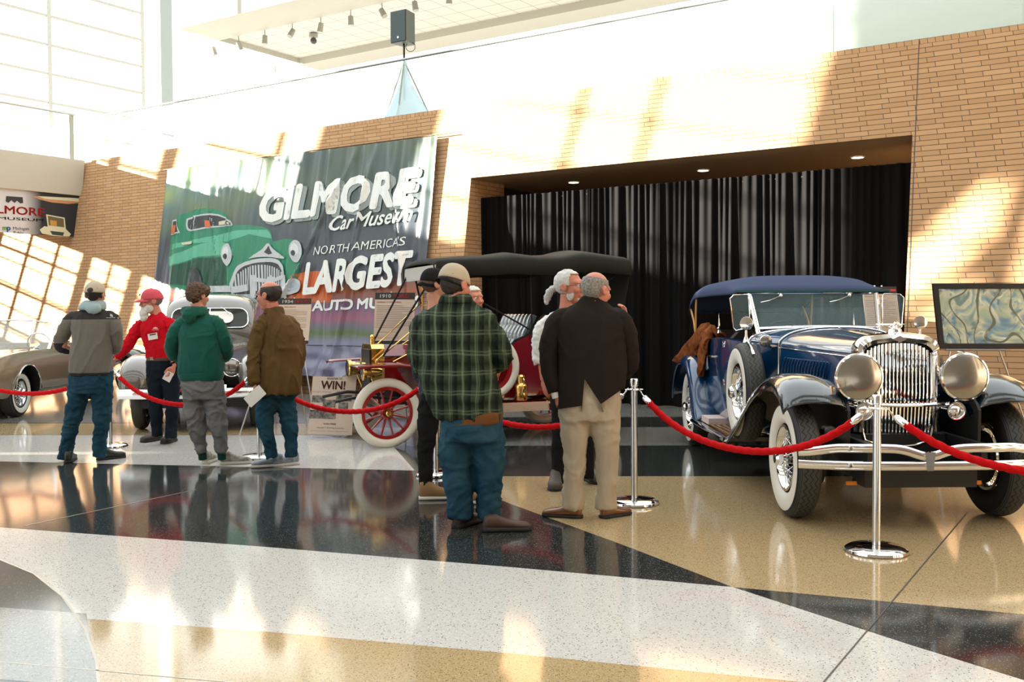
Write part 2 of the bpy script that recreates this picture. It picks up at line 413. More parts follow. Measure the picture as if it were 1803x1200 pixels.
for a, b in ((12.46, 12.30), (10.82, 10.58)):  # slits left in the added blocker so sun streaks reach the floor
    wbar(sw, b, a, 0, 4.1, 0.3); wbar(sw, b, a, 5.6, 12, 0.3)
wbar(sw, 40, 20.5, 0, 2.4, 0.3); wbar(sw, 17, 4, 12.6, 16, 0.3)
wl = struct(sw.build('wall_left_sun_blocker', GREYW, smooth=False))
# far column at the end of the window wall
cm = MB(); cm.box(W(SG+0.15, gy(35.6), 9), (0.5, 0.5, 18), RZ); struct(cm.build('wall_left_pier', mat('pier_grey', (0.28, 0.30, 0.27), 0.5), smooth=False))
# ---- upper ceiling slab with tile grid
CZ = 9.0
def tilemat():
    m = mat('ceiling_tiles', (0.74, 0.73, 0.68), 0.7); g = NG(m); tc = g.n('ShaderNodeTexCoord')
    mp = g.n('ShaderNodeMapping'); mp.inputs['Rotation'].default_value = (0, 0, 0); g.l(tc.outputs['Object'], mp.inputs[0])
    b = g.n('ShaderNodeTexBrick'); b.offset = 0; b.inputs['Scale'].default_value = 1; b.inputs['Brick Width'].default_value = 0.61; b.inputs['Row Height'].default_value = 0.61
    b.inputs['Mortar Size'].default_value = 0.012; b.inputs['Color1'].default_value = (0.50, 0.49, 0.45, 1); b.inputs['Color2'].default_value = (0.50, 0.49, 0.45, 1); b.inputs['Mortar'].default_value = (0.27, 0.27, 0.24, 1)
    g.l(mp.outputs[0], b.inputs['Vector']); g.l(b.outputs['Color'], g.b.inputs['Base Color']); return m
A = PF(313, 51, CZ); sA = A.dot(TX); wA = A.dot(NX)
B_ = PF(488, 110, CZ+0.15); sB = B_.dot(TX); wB = B_.dot(NX)
C_ = PF(385, 62, CZ+0.15); sC = C_.dot(TX); wC = C_.dot(NX)
def local_obj(b, name, m): o = b.build(name, m, smooth=False); o.rotation_euler = (0, 0, ANG); return o
b = MB(); b.add([(sC, wC, CZ+0.15), (sC+46, wC, CZ+0.15), (sC+46, wB, CZ+0.15), (sC, wB, CZ+0.15)], [(0, 1, 2, 3)])
struct(local_obj(b, 'ceiling_upper', tilemat()))
b = MB(); E = sA+46
b.box(((sA+E)/2, (wA+wC)/2, CZ+0.3), (E-sA, wC-wA, 0.6)); b.box(((sA+sC)/2, (wC+wB)/2, CZ+0.3), (sC-sA, wB-wC, 0.6))
b.box(((sA+E)/2, wB+0.45, CZ+0.2), (E-sA, 0.9, 0.5)); b.box(((sA+E)/2, (wA+wB)/2, CZ+0.6), (E-sA, wB-wA, 0.3))
struct(local_obj(b, 'ceiling_upper_border', mat('border_cream', (0.42, 0.40, 0.34), 0.6)))
# wall behind the walkway on the right and its column
b = MB(); b.box((9, 24.5, 8), (38, 0.3, 6)); struct(local_obj(b, 'wall_upper', mat('pale_green_wall', (0.38, 0.45, 0.41), 0.5)))
# ---- bridge at left
b = MB(); SF = -21.3
b.loft([[(SF-5.4, w_, 4.28), (SF-0.12, w_, 4.28), (SF, w_, 5.1), (SF-5.4, w_, 5.1)] for w_ in (-14, 14.1)])
struct(local_obj(b, 'floor_bridge', mat('bridge_panel', (0.50, 0.48, 0.41), 0.45)))
b = MB()
for w_ in np.arange(-12, 12.5, 2.15): b.box((SF-0.05, w_, 4.69), (0.135, 0.015, 0.83))
struct(local_obj(b, 'trim_2', mat('panel_joint', (0.3, 0.29, 0.26), 0.6)))
b = MB(); b.loft([[(SF-1.4, w_, 4.28), (SF-0.3, w_, 4.28), (SF-0.3-k*0.4, w_, 4.28-k), (SF-1.4, w_, 4.28-k)] for w_, k in ((13.3, 0.8), (14.2, 0.8))])
struct(local_obj(b, 'wall_bridge_corbel', GREYW))
bt = thing('bridge_balustrade', 'glass balustrade with steel handrail along the raised bridge', 'balustrade', W(SF-0.2, 0, 5.1))
m = MB(); m.cyl(loc_(bt, W(SF-0.2, -13, 6.17)), loc_(bt, W(SF-0.2, 14.0, 6.17)), 0.028); m.build('handrail', RAILM, bt)
for w_ in (13.9, ):
    m = MB(); m.box(loc_(bt, W(SF-0.2, w_, 5.63)), (0.02, 0.12, 1.08), RZ); m.build('post', mat('post_green', (0.30, 0.31, 0.24), 0.4), bt, smooth=False)
for i in range(11):
    m = MB(); m.box(loc_(bt, W(SF-0.2, 12.7-i*2.3, 5.6)), (0.012, 2.28, 1.0), RZ); m.build('glass_panel', PANE, bt, smooth=False)
bt = thing('bridge_balustrade', 'shorter rail and post on the far side of the raised bridge', 'balustrade', W(SF-5.2, 0, 5.1))
m = MB(); m.cyl(loc_(bt, W(SF-5.2, -13, 6.17)), loc_(bt, W(SF-5.2, 13.9, 6.17)), 0.02); m.build('handrail', RAILM, bt)
m = MB(); m.box(loc_(bt, W(SF-5.2, 13.9, 5.63)), (0.02, 0.1, 1.08), RZ); m.build('post', MUL, bt, smooth=False)
# ---- the hall behind the viewer
b = MB(); b.box((4, -16, 7.5), (60, 0.3, 15)); struct(b.build('wall_rear', mat('rear_wall', (0.20, 0.17, 0.14), 0.7), smooth=False))
b = MB(); b.box((22, -2, 7.5), (0.3, 40, 15)); struct(b.build('wall_right', mat('side_wall', (0.34, 0.26, 0.18), 0.7), smooth=False))
b = MB()
for y in (7.2, 2.2, -2.8, -7.8, -12.8): b.box((-3, y, 15), (60, 2.6, 0.5))
for x in range(-30, 30, 6): b.box((x, -3, 14.85), (0.3, 24, 0.3))
struct(b.build('ceiling', mat('hall_ceiling', (0.5, 0.5, 0.48), 0.7), smooth=False))
# ================================================================ DRAPES
def grid_sheet(name, fn, u0, u1, nu, v0, v1, nv, material, parent=None, thick=None, smooth=True):
    vs = [fn(u0+(u1-u0)*i/nu, v0+(v1-v0)*j/nv) for i in range(nu+1) for j in range(nv+1)]
    fs = [(i*(nv+1)+j, (i+1)*(nv+1)+j, (i+1)*(nv+1)+j+1, i*(nv+1)+j+1) for i in range(nu) for j in range(nv)]
    b = MB(); b.add(vs, fs); o = b.build(name, material, parent, smooth=smooth, sharp=80)
    if thick:
        md = o.modifiers.new('solid', 'SOLIDIFY'); md.thickness = thick; md.offset = -1
    return o
DRAPE = mat('black_drape', (0.0065, 0.006, 0.006), 0.9, spec=0.08)
dr = thing('pipe_and_drape', 'tall black pleated drapes hung on a pipe across the brick opening', 'drapes', (0, 0, 0))
DW, DH = 14.28, 3.47
d0, d1 = -10.42, -2.93; npan = 6
for k in range(npan):
    a, b_ = d0+(d1-d0)*k/npan, d0+(d1-d0)*(k+1)/npan+0.04
    ph = k*1.7
    def fn(s_, z, a=a, b_=b_, k=k, ph=ph):
        t = (s_-a)/(b_-a); q = 1-z/DH
        fine = 0.022*math.sin(s_*52+ph+1.5*math.sin(s_*9))*(1-0.55*q)
        big = (0.02+0.05*q)*math.sin(s_*15+ph+1.2*math.sin(s_*3.1+ph)+0.5*q)
        w_ = DW+fine+big+0.012*math.sin(k*2.0)
        gather = 0.02*math.sin(PI*t)*q*math.sin(k*3.3)
        return W(s_+gather, w_, 0.012+z)
    grid_sheet('drape_panel', fn, a, b_, 120, 0, DH, 22, DRAPE, dr)
m = MB(); m.cyl(W(d0, DW+0.06, DH-0.06), W(d1, DW+0.06, DH-0.06), 0.02); m.build('crossbar', BLACK, dr)
for s_, nm in ((d0+0.02, 'upright'), (d1+0.035, 'upright')):
    m = MB(); m.cyl(W(s_, DW-0.03, 0.02), W(s_, DW-0.03, DH+0.02), 0.022); m.box(W(s_, DW, 0.012), (0.4, 0.4, 0.02), RZ); m.build(nm, mat('pole_white', (0.7, 0.72, 0.75), 0.35), dr)
# ================================================================ BIG BANNER
def plane_hit(px, py, off, z_guess=None):
    """intersection of the pixel ray with the battered wall plane moved out by off -> (s, z)"""
    r = ray(px, py); nn = Vector((NX.x, NX.y, -0.165)); d = 13.35-off
    t = (d-CAM_O.dot(nn))/r.dot(nn); p = CAM_O+r*t
    return p.dot(TX), p.z
BOFF = 0.12
def bsurf(s_, z, off=0.0):
    q = 1-(z-0.35)/4.25
    f = 0.06*noise.noise(Vector((s_*2.6+q*0.5*math.sin(s_*1.3), z*0.22, 3)))+0.034*noise.noise(Vector((s_*8+q, z*0.5, 9)))*(1.1-0.5*q)
    for c0, sl_, a in ((-12.6, -0.55, 0.05), (-12.2, -0.12, 0.06), (-11.9, 0.30, 0.05), (-13.3, 0.1, 0.03), (-17.2, 0.15, 0.035), (-15.9, -0.1, 0.03), (-16.8, 0.28, 0.03)):
        x = s_-(c0+sl_*(4.6-z)); f += 1.5*a*math.exp(-(x/0.06)**2)*min(1, (4.65-z)*1.2)
    if z < 1.1:
        k = (1.1-z); f += 0.05*noise.noise(Vector((s_*3, z*7, 1)))*k*2+0.35*k*k
    return W(s_, 13.35+0.165*z-BOFF-f-off, z)
def banner_mat():
    m = mat('banner_print', (0.1, 0.12, 0.13), 0.34, spec=0.6); g = NG(m); tc = g.n('ShaderNodeTexCoord'); sp = g.n('ShaderNodeSeparateXYZ'); g.l(tc.outputs['UV'], sp.inputs[0])
    n = g.n('ShaderNodeTexNoise'); n.inputs['Scale'].default_value = 3.0; g.l(tc.outputs['UV'], n.inputs['Vector'])
    r = g.n('ShaderNodeValToRGB'); v = g.math('ADD', sp.outputs['Y'], g.math('MULTIPLY', g.math('SUBTRACT', n.outputs['Fac'], 0.5), 0.10)); g.l(v, r.inputs['Fac'])
    e = r.color_ramp.elements; e[0].position = 0; e[0].color = (0.16, 0.15, 0.24, 1); e[1].position = 1; e[1].color = (0.05, 0.075, 0.075, 1)
    for p, c in ((0.14, (0.20, 0.20, 0.30)), (0.17, (0.10, 0.16, 0.05)), (0.20, (0.14, 0.14, 0.18)), (0.24, (0.30, 0.10, 0.16)), (0.30, (0.13, 0.08, 0.16)), (0.36, (0.32, 0.09, 0.03)), (0.42, (0.07, 0.07, 0.10)), (0.6, (0.06, 0.075, 0.09)), (0.85, (0.055, 0.085, 0.08))):
        x = e.new(p); x.color = c+(1,)
    n2 = g.n('ShaderNodeTexNoise'); n2.inputs['Scale'].default_value = 5.5; n2.inputs['Detail'].default_value = 1; g.l(tc.outputs['UV'], n2.inputs['Vector'])
    k = g.math('MULTIPLY', g.math('GREATER_THAN', sp.outputs['Y'], 0.0), g.math('SMOOTH_MIN', 1.0, g.math('MULTIPLY', g.math('MAXIMUM', g.math('SUBTRACT', sp.outputs['Y'], 0.62), 0.0), 3.4), 0.2))
    k = g.math('MULTIPLY', k, g.math('MAXIMUM', g.math('SUBTRACT', 1.0, g.math('MULTIPLY', sp.outputs['X'], 1.6)), 0.12))
    gr = g.mix(g.math('MULTIPLY', g.math('MAXIMUM', g.math('SUBTRACT', n2.outputs['Fac'], 0.42), 0.0), 4.0), (0.16, 0.27, 0.24), (0.33, 0.42, 0.12))
    c = g.mix(k, r.outputs['Color'], gr); g.l(c, g.b.inputs['Base Color'])
    return m
BAN = banner_mat()
bn = thing('museum_banner', 'huge creased vinyl museum banner with a green car hung on the brick wall', 'banner', (0, 0, 0))
BS0, BS1, BZ0, BZ1 = -18.15, -10.78, 0.35, 4.6
sh = grid_sheet('banner_sheet', lambda s_, z: bsurf(s_, z), BS0, BS1, 190, BZ0, BZ1, 80, BAN, bn)
uv = sh.data.uv_layers.new(name='UVMap')
for lp in sh.data.loops:
    co = sh.data.vertices[lp.vertex_index].co; uv.data[lp.index].uv = ((co.dot(TX)-BS0)/(BS1-BS0), (co.z-BZ0)/(BZ1-BZ0))
bgs = sh
def conform(o, fn, step=0.09):
    """cut a flat mesh given in (s, z, depth) by a grid and lay it on the banner"""
    bm = bmesh.new(); bm.from_mesh(o.data)
    xs = [v.co.x for v in bm.verts]; ys = [v.co.y for v in bm.verts]
    for ax, lo, hi, st in ((0, min(xs), max(xs), step), (1, min(ys), max(ys), step*1.5)):
        c = lo+st
        while c < hi:
            co = Vector((c, 0, 0)) if ax == 0 else Vector((0, c, 0)); no = Vector((1, 0, 0)) if ax == 0 else Vector((0, 1, 0))
            bmesh.ops.bisect_plane(bm, geom=bm.verts[:]+bm.edges[:]+bm.faces[:], plane_co=co, plane_no=no); c += st
    for v in bm.verts: v.co = fn(v.co.x, v.co.y, v.co.z)
    bm.to_mesh(o.data); bm.free()
B_MATS = {}
def bm_(name, c, r=0.34): return mat('print_'+name, c, r, spec=0.6)
layer = [0.004]
def bpoly(pts, m, name='printed_shape', parent=None, raw=False):
    """polygon given by photo points, printed flat on the banner"""
    q = pts if raw else [plane_hit(x, y, BOFF) for x, y in pts]
    me = bpy.data.meshes.new(name); bm = bmesh.new(); vs = [bm.verts.new((x, y, layer[0])) for x, y in q]; bm.faces.new(vs)
    bmesh.ops.triangulate(bm, faces=bm.faces[:]); bm.to_mesh(me); bm.free(); layer[0] += 0.0018
    me.materials.append(m); o = bpy.data.objects.new(name, me); COL.objects.link(o); o.parent = parent or bgs
    return o
def sm(pts, n=40): return [tuple(p) for p in spline(pts, n)]
shapes = []
G1, G2, G3 = bm_('green', (0.02, 0.22, 0.12)), bm_('light_green', (0.10, 0.42, 0.27)), bm_('dark_green', (0.006, 0.07, 0.04))
SIL, DK, ORG, CRM = bm_('silver', (0.50, 0.53, 0.55)), bm_('dark', (0.03, 0.035, 0.04)), bm_('orange', (0.6, 0.13, 0.03)), bm_('cream', (0.6, 0.6, 0.42))
def car_art():
    L = []
    L.append(bpoly([(470, 520)]+sm([(500, 488), (540, 478), (575, 480), (588, 505)], 12)+[(580, 532), (470, 532)], ORG))
    L.append(bpoly([(303, 420)]+sm([(306, 388), (330, 374), (365, 366), (395, 375), (412, 396)], 20)+sm([(440, 396), (470, 402), (480, 425)], 12)+sm([(500, 420), (522, 424), (532, 448), (528, 475), (520, 500)], 16)+[(505, 530), (400, 530), (300, 505), (298, 460)], G1))
    L.append(bpoly([(305, 430), (420, 405), (470, 404), (478, 420), (440, 412), (400, 425), (340, 428), (304, 440)], G2))
    L.append(bpoly([(300, 452)]+sm([(330, 438), (360, 428), (392, 426), (410, 436), (412, 450)], 16)+[(395, 448), (350, 452), (300, 468)], G2))
    L.append(bpoly([(300, 470), (350, 454), (395, 452), (400, 500), (370, 505), (300, 500)], G3))
    L.append(bpoly(sm([(328, 385), (350, 378), (378, 376), (400, 384), (412, 396), (398, 398), (365, 402), (334, 407), (327, 398), (328, 385)], 30), SIL))
    L.append(bpoly(sm([(331, 387), (350, 380.5), (378, 379), (398, 386), (407, 395), (396, 396), (365, 399), (336, 404), (330, 397), (331, 387)], 30), DK))
    L.append(bpoly([(384, 390), (398, 387), (406, 394), (384, 396)], CRM)); L.append(bpoly([(362, 388), (370, 388), (371, 400), (363, 400)], ORG))
    L.append(bpoly([(305, 388), (315, 386), (320, 410), (304, 414)], SIL)); L.append(bpoly([(307, 390), (314, 389), (318, 408), (305, 411)], DK)); L.append(bpoly([(306, 397), (313, 396), (311, 411), (304, 412)], ORG))
    L.append(bpoly([(320, 427), (340, 424), (338, 429), (322, 431)], CRM))
    for cx, cy, rx, ry in ((401, 448, 10, 20), (522, 442, 10, 20)):
        L.append(bpoly([(cx+rx*math.cos(a), cy+ry*math.sin(a)) for a in np.arange(0, 2*PI, 0.3)], SIL)); L.append(bpoly([(cx-2+rx*0.6*math.cos(a), cy-3+ry*0.55*math.sin(a)) for a in np.arange(0, 2*PI, 0.3)], bm_('lens', (0.66, 0.7, 0.7))))
        L.append(bpoly([(cx-4+rx*0.35*math.cos(a), cy+3+ry*0.25*math.sin(a)) for a in np.arange(0, 2*PI, 0.4)], DK))
    L.append(bpoly([(330, 505)]+sm([(334, 480), (345, 470), (355, 480), (358, 505)], 12), DK))
    L.append(bpoly(sm([(440, 455), (462, 440), (472, 428), (484, 440), (504, 455), (470, 452), (440, 455)], 24), SIL)); L.append(bpoly([(466, 444), (473, 432), (480, 446), (473, 448)], DK))
    out = sm([(408, 500), (420, 470), (445, 458), (475, 454), (495, 460), (505, 480), (503, 500)], 30)
    L.append(bpoly(out+[(500, 520), (412, 520)], SIL))
    inn = sm([(414, 500), (425, 474), (448, 464), (475, 461), (492, 466), (500, 482), (498, 500)], 30); L.append(bpoly(inn+[(492, 518), (416, 518)], DK))
    L0 = layer[0]
    for i in range(19):
        layer[0] = L0; t = (i+0.5)/19; x = 415+84*t; yt = 466+22*(abs(t-0.55)/0.55)**2.2
        L.append(bpoly([(x, yt), (x+2.5, yt), (x+2.9-1.5*(t-.5), 512), (x+0.4-1.5*(t-.5), 512)], SIL))
    for x in (444, 448, 502):
        L.append(bpoly([(x, 484), (x+5, 484), (x+6, 524), (x+1, 524)], SIL))
    L.append(bpoly([(446, 487), (470, 491), (478, 484), (486, 489), (505, 482), (505, 490), (486, 496), (472, 498), (446, 495)], SIL))
    L.append(bpoly(sm([(508, 500), (518, 490), (528, 494), (531, 504), (524, 514), (505, 520)], 16), SIL)); L.append(bpoly(sm([(512, 502), (519, 495), (526, 499), (527, 505), (520, 511), (511, 513)], 12), bm_('pale_blue', (0.4, 0.5, 0.55))))
    L.append(bpoly([(412, 505), (440, 500), (442, 512), (412, 516)], SIL)); L.append(bpoly([(370, 503), (410, 503), (412, 514), (372, 514)], SIL))
    return L
shapes += car_art()
WPR = bm_('white', (0.82, 0.84, 0.80)); GSH = bm_('grey_shadow', (0.28, 0.33, 0.32))
def btext(txt, px0, pyb, px1, pyt, m, bold=0.0, shear=0.0, depth=0.010, rise=0.0):
    s0, z0 = plane_hit(px0, pyb, BOFF); s1, z1 = plane_hit(px0, pyt, BOFF); s2, z2 = plane_hit(px1, pyb+ (0), BOFF)
    o = text_mesh(txt, 1.0, m, 'lettering', bgs, ext=0.0, bold=bold, shear=shear)
    xs = [v.co.x for v in o.data.vertices]; ys = [v.co.y for v in o.data.vertices]
    lo, hi, yl, yh = min(xs), max(xs), min(ys), max(ys)
    sr, zr = plane_hit(px1, pyb-rise, BOFF)
    for v in o.data.vertices:
        tx = (v.co.x-lo)/(hi-lo); ty = (v.co.y-yl)/(yh-yl)
        v.co = Vector((s0+(sr-s0)*tx, z0+(zr-z0)*tx+(z1-z0)*ty, depth))
    return o
shapes.append(btext('GILMORE', 460, 399, 739, 338, GSH, bold=0.042, shear=0.1, depth=0.020, rise=34))
shapes.append(btext('GILMORE', 456, 394, 733, 334, WPR, bold=0.042, shear=0.1, depth=0.030, rise=34))
shapes.append(btext('Car Museum', 582, 407, 728, 381, WPR, bold=0.016, shear=0.35, depth=0.040, rise=18))
shapes.append(btext("NORTH  AMERICA'S", 553, 449, 716, 434, WPR, bold=-0.004, shear=0.1, depth=0.02, rise=17))
shapes.append(btext('LARGEST', 537, 520, 727, 462, WPR, bold=0.038, shear=0.08, depth=0.085, rise=18))
shapes.append(btext('AUTO MUSEUM', 550, 548, 735, 529, WPR, bold=0.036, depth=0.011, rise=8))
for o in shapes: conform(o, lambda x, y, d: bsurf(x, y, d), 0.045)
# seam along the lower part, rods and cords holding the banner
m = MB(); m.tube([bsurf(s_, 0.9, 0.006) for s_ in np.arange(BS0, BS1, 0.12)], 0.006, 4); m.build('seam', bm_('seam', (0.02, 0.02, 0.03)), bn)
m = MB(); m.cyl(W(BS0-0.15, wface(4.62)-0.1, 4.62), W(BS1+0.3, wface(4.62)-0.1, 4.62), 0.012); m.build('hanging_rod', mat('rod_bronze', (0.15, 0.09, 0.05), 0.4, 0.6), bn)
# ================================================================ SMALL BANNER UNDER THE BRIDGE
def sb_hit(px, py, sS=SF-0.18):
    r = ray(px, py); t = (sS-CAM_O.dot(TX))/r.dot(TX); p = CAM_O+r*t; return p.dot(NX), p.z
sbn = thing('hanging_banner', 'printed museum banner with red lettering hung under the raised bridge', 'banner', (0, 0, 0))
def sbp(px, py, d=0.0): w_, z = sb_hit(px, py, SF-0.18+d); return W(SF-0.18+d, w_, z)
def spoly(pts, mt, d, name='printed_shape'):
    b = MB(); b.add([sbp(x, y, d) for x, y in pts], [tuple(range(len(pts)))]); return b.build(name, mt, sbs, smooth=False, weld=False)
wR, zT = sb_hit(146, 346); _, zB = sb_hit(147, 418)
b = MB(); b.box(W(SF-0.18, wR-2.2, (zT+zB)/2), (0.012, 4.4, zT-zB), RZ)
SBM = mat('small_banner_print', (0.5, 0.5, 0.5), 0.5); g = NG(SBM); tc = g.n('ShaderNodeTexCoord'); sp = g.n('ShaderNodeSeparateXYZ'); g.l(tc.outputs['Generated'], sp.inputs[0])
rp = g.n('ShaderNodeValToRGB'); g.l(sp.outputs['Y'], rp.inputs['Fac']); e = rp.color_ramp.elements; e[0].position = 0.66; e[0].color = (0.55, 0.54, 0.55, 1); e[1].position = 0.76; e[1].color = (0.015, 0.018, 0.025, 1); g.l(rp.outputs['Color'], g.b.inputs['Base Color'])
sbs = b.build('banner_sheet', SBM, sbn, smooth=False)
_o = (sbs.bound_box)
def stext(txt, x0, yb, x1, yt, mt, d=0.012, bold=0.0, tilt=0.0):
    a, b_, c = sbp(x0, yb, d), sbp(x1, yb+tilt, d), sbp(x0, yt, d)
    o = text_mesh(txt, 1.0, mt, 'lettering', sbs, ext=0.0, bold=bold)
    xs = [v.co.x for v in o.data.vertices]; ys = [v.co.y for v in o.data.vertices]; lo, hi, yl, yh = min(xs), max(xs), min(ys), max(ys)
    for v in o.data.vertices: v.co = a+(b_-a)*((v.co.x-lo)/(hi-lo))+(c-a)*((v.co.y-yl)/(yh-yl))
    return o
RED = mat('print_red', (0.55, 0.02, 0.015), 0.5); BLK = mat('print_black', (0.02, 0.02, 0.02), 0.5)
stext('GILMORE', -34, 373, 78, 358, RED, bold=0.02, tilt=8); stext('CAR MUSEUM', -55, 383, 77, 378, BLK, bold=0.01, tilt=7)
stext('Michigan', 23, 406, 51, 399, BLK, tilt=0.8); stext('Public', 24, 412, 42, 406.5, BLK, tilt=0.5)
stext('m', 4, 405, 12, 399, mat('print_lime', (0.25, 0.6, 0.05), 0.5), bold=0.04); stext('p', 12, 408.5, 19, 399, mat('print_blue', (0.03, 0.2, 0.6), 0.5), bold=0.04)
spoly([(11, 345), (40, 347), (41, 357), (36, 358), (30, 353), (26, 357), (20, 352), (15, 357), (10, 354)], BLK, 0.012)
CR2, CR3 = mat('print_cream', (0.75, 0.60, 0.40), 0.5), mat('print_tan', (0.5, 0.24, 0.12), 0.5)
spoly([(56, 345), (143, 350), (143, 357), (120, 359), (90, 356), (70, 351)], CR3, 0.011); spoly([(66, 345), (142, 349), (140, 355), (80, 350)], CR2, 0.012)
spoly([(81, 377), (114, 383), (116, 404), (84, 399)], CR2, 0.011); spoly([(84, 379.5), (112, 385), (113, 400), (86, 396.5)], mat('print_olive', (0.12, 0.10, 0.05), 0.5), 0.012); spoly([(88, 387), (100, 389), (100, 398.5), (89, 397)], mat('print_gold', (0.5, 0.27, 0.06), 0.5), 0.013)
spoly([(70, 404), (78, 398), (84, 399), (116, 403), (125, 412), (122, 416), (95, 415), (74, 411)], CR2, 0.0115); spoly([(88, 406), (113, 409), (111, 415), (92, 413)], mat('print_teal', (0.03, 0.05, 0.05), 0.5), 0.0125)
# ================================================================ SIGN BOARDS, POSTER, FRAMED PICTURE
BOARD = mat('board_print', (0.62, 0.50, 0.40), 0.45); LINE = mat('print_grey', (0.25, 0.2, 0.17), 0.6); WP = mat('print_white', (0.85, 0.85, 0.85), 0.5); PRED = mat('print_signal_red', (0.6, 0.03, 0.03), 0.5)
EZ = mat('easel_metal', (0.55, 0.56, 0.57), 0.3, 0.9)
def board(pTL, pTR, pBL, Y, name, label, cat, title, sub, foot=True, thick=0.012):
    """board seen with its corners at the given photo points"""
    TL, TR, BL = P(*pTL, Y), P(*pTR, Y), P(*pBL, Y+0.0)
    BL = Vector((BL.x, BL.y-0.10, BL.z)); BL = P(*pBL, Y-0.10)
    ax = (TR-TL); wd = ax.length; ax.normalize(); ay = (BL-TL); ht = ay.length; ay.normalize(); az = ax.cross(-ay); az.normalize()
    t = thing(name, label, cat, TL)
    def q(x, y, d=0.0): return ax*x+ay*y+az*d
    b = MB(); b.prism([(0, 0), (wd, 0), (wd, ht), (0, ht)], -thick, q(0, 0), ax, ay, az); b.build('board', BOARD, t, smooth=False)
    def rect(x0, y0, x1, y1, mt, d=0.002, nm='printed_band'):
        b = MB(); b.prism([(x0, y0), (x1, y0), (x1, y1), (x0, y1)], 0.001, q(0, 0, d-0.001), ax, ay, az); return b.build(nm, mt, t, smooth=False)
    def txt(s_, x0, y0, x1, y1, mt, bold=0.0, d=0.004):
        o = text_mesh(s_, 1.0, mt, 'lettering', t, ext=0.0, bold=bold)
        xs = [v.co.x for v in o.data.vertices]; ys = [v.co.y for v in o.data.vertices]; lo, hi, yl, yh = min(xs), max(xs), min(ys), max(ys)
        for v in o.data.vertices: v.co = q(x0+(x1-x0)*(v.co.x-lo)/(hi-lo), y1-(y1-y0)*(v.co.y-yl)/(yh-yl), d)
    return t, q, rect, txt, wd, ht
def easel(t, q, wd, ht, az_off=-0.03):
    """three metal legs under and behind a board"""
    T = Vector(t.location)
    for x, dx in ((wd*0.25, -0.06), (wd*0.75, 0.06)):
        top = q(x+(0.15*wd if dx < 0 else -0.15*wd), -0.02, az_off); bot = q(x+dx, ht, az_off); d = (bot-top); k = (-T.z+0.01-top.z)/d.z
        b = MB(); b.cyl(top, top+d*k, 0.009); b.build('leg', EZ, t)
    top = q(wd/2, 0.05, az_off-0.02); bot = Vector((top.x+0.08, top.y+0.55, -T.z+0.01)); b = MB(); b.cyl(top, bot, 0.009); b.build('leg', EZ, t)
    b = MB(); b.cyl(q(wd*0.1, ht+0.008, -0.02), q(wd*0.9, ht+0.008, -0.02), 0.009); b.build('ledge', EZ, t)
def info_board(args, words, redsub, xs=(.12, .40, .46, .86)):
    t, q, rect, txt, wd, ht = args
    rect(0, 0, wd, 0.13*ht, BLK)
    if words: txt(words[0], xs[0]*wd, 0.03*ht, xs[1]*wd, 0.10*ht, WP, 0.03); txt(words[1], xs[2]*wd, 0.03*ht, xs[3]*wd, 0.10*ht, PRED, 0.03)
    if redsub: txt(redsub, 0.05*wd, 0.17*ht, 0.66*wd, 0.195*ht, PRED, 0.01)
    b = MB()
    for i in range(13):
        x1 = wd*(0.92 if i % 4 else 0.7); b.prism([(0.05*wd, (0.25+i*0.035)*ht), (x1, (0.25+i*0.035)*ht), (x1, (0.257+i*0.035)*ht), (0.05*wd, (0.257+i*0.035)*ht)], 0.001, q(0, 0, 0.001), q(1, 0), q(0, 1), q(0, 0, 1))
    b.build('text_lines', LINE, t, smooth=False)
    b = MB()
    for x0, y0, x1, y1 in ((0.1, 0.76, 0.6, 0.765), (0.1, 0.87, 0.6, 0.875), (0.1, 0.76, 0.107, 0.87), (0.593, 0.76, 0.6, 0.87)):
        b.prism([(x0*wd, y0*ht), (x1*wd, y0*ht), (x1*wd, y1*ht), (x0*wd, y1*ht)], 0.001, q(0, 0, 0.001), q(1, 0), q(0, 1), q(0, 0, 1))
    b.build('text_box', LINE, t, smooth=False)
    rect(0, 0.93*ht, wd, ht, BLK); easel(t, q, wd, ht)
info_board(board((469, 526), (549, 525), (462, 606), 12.4, 'information_board', 'beige car information board headed 1934 De Soto on a metal easel', 'sign board', 0, 0), ('1934', 'DE SOTO'), 'Airflow Sedan', (.36, .60, .64, .97))
info_board(board((661, 515), (731, 515), (657, 606), 13.2, 'information_board', 'beige car information board headed 1910 Ford behind the red touring car', 'sign board', 0, 0), ('1910', 'FORD'), 'MODEL T TOURING')
t5 = board((1518, 505), (1578, 504), (1528, 600), 11.8, 'information_board', 'information board with black header and red lettering behind the blue car windshield', 'sign board', 0, 0)
info_board(t5, None, 'Model J Phaeton'); t5[2](0.55*t5[4], 0.05*t5[5], 0.97*t5[4], 0.09*t5[5], PRED, 0.004)
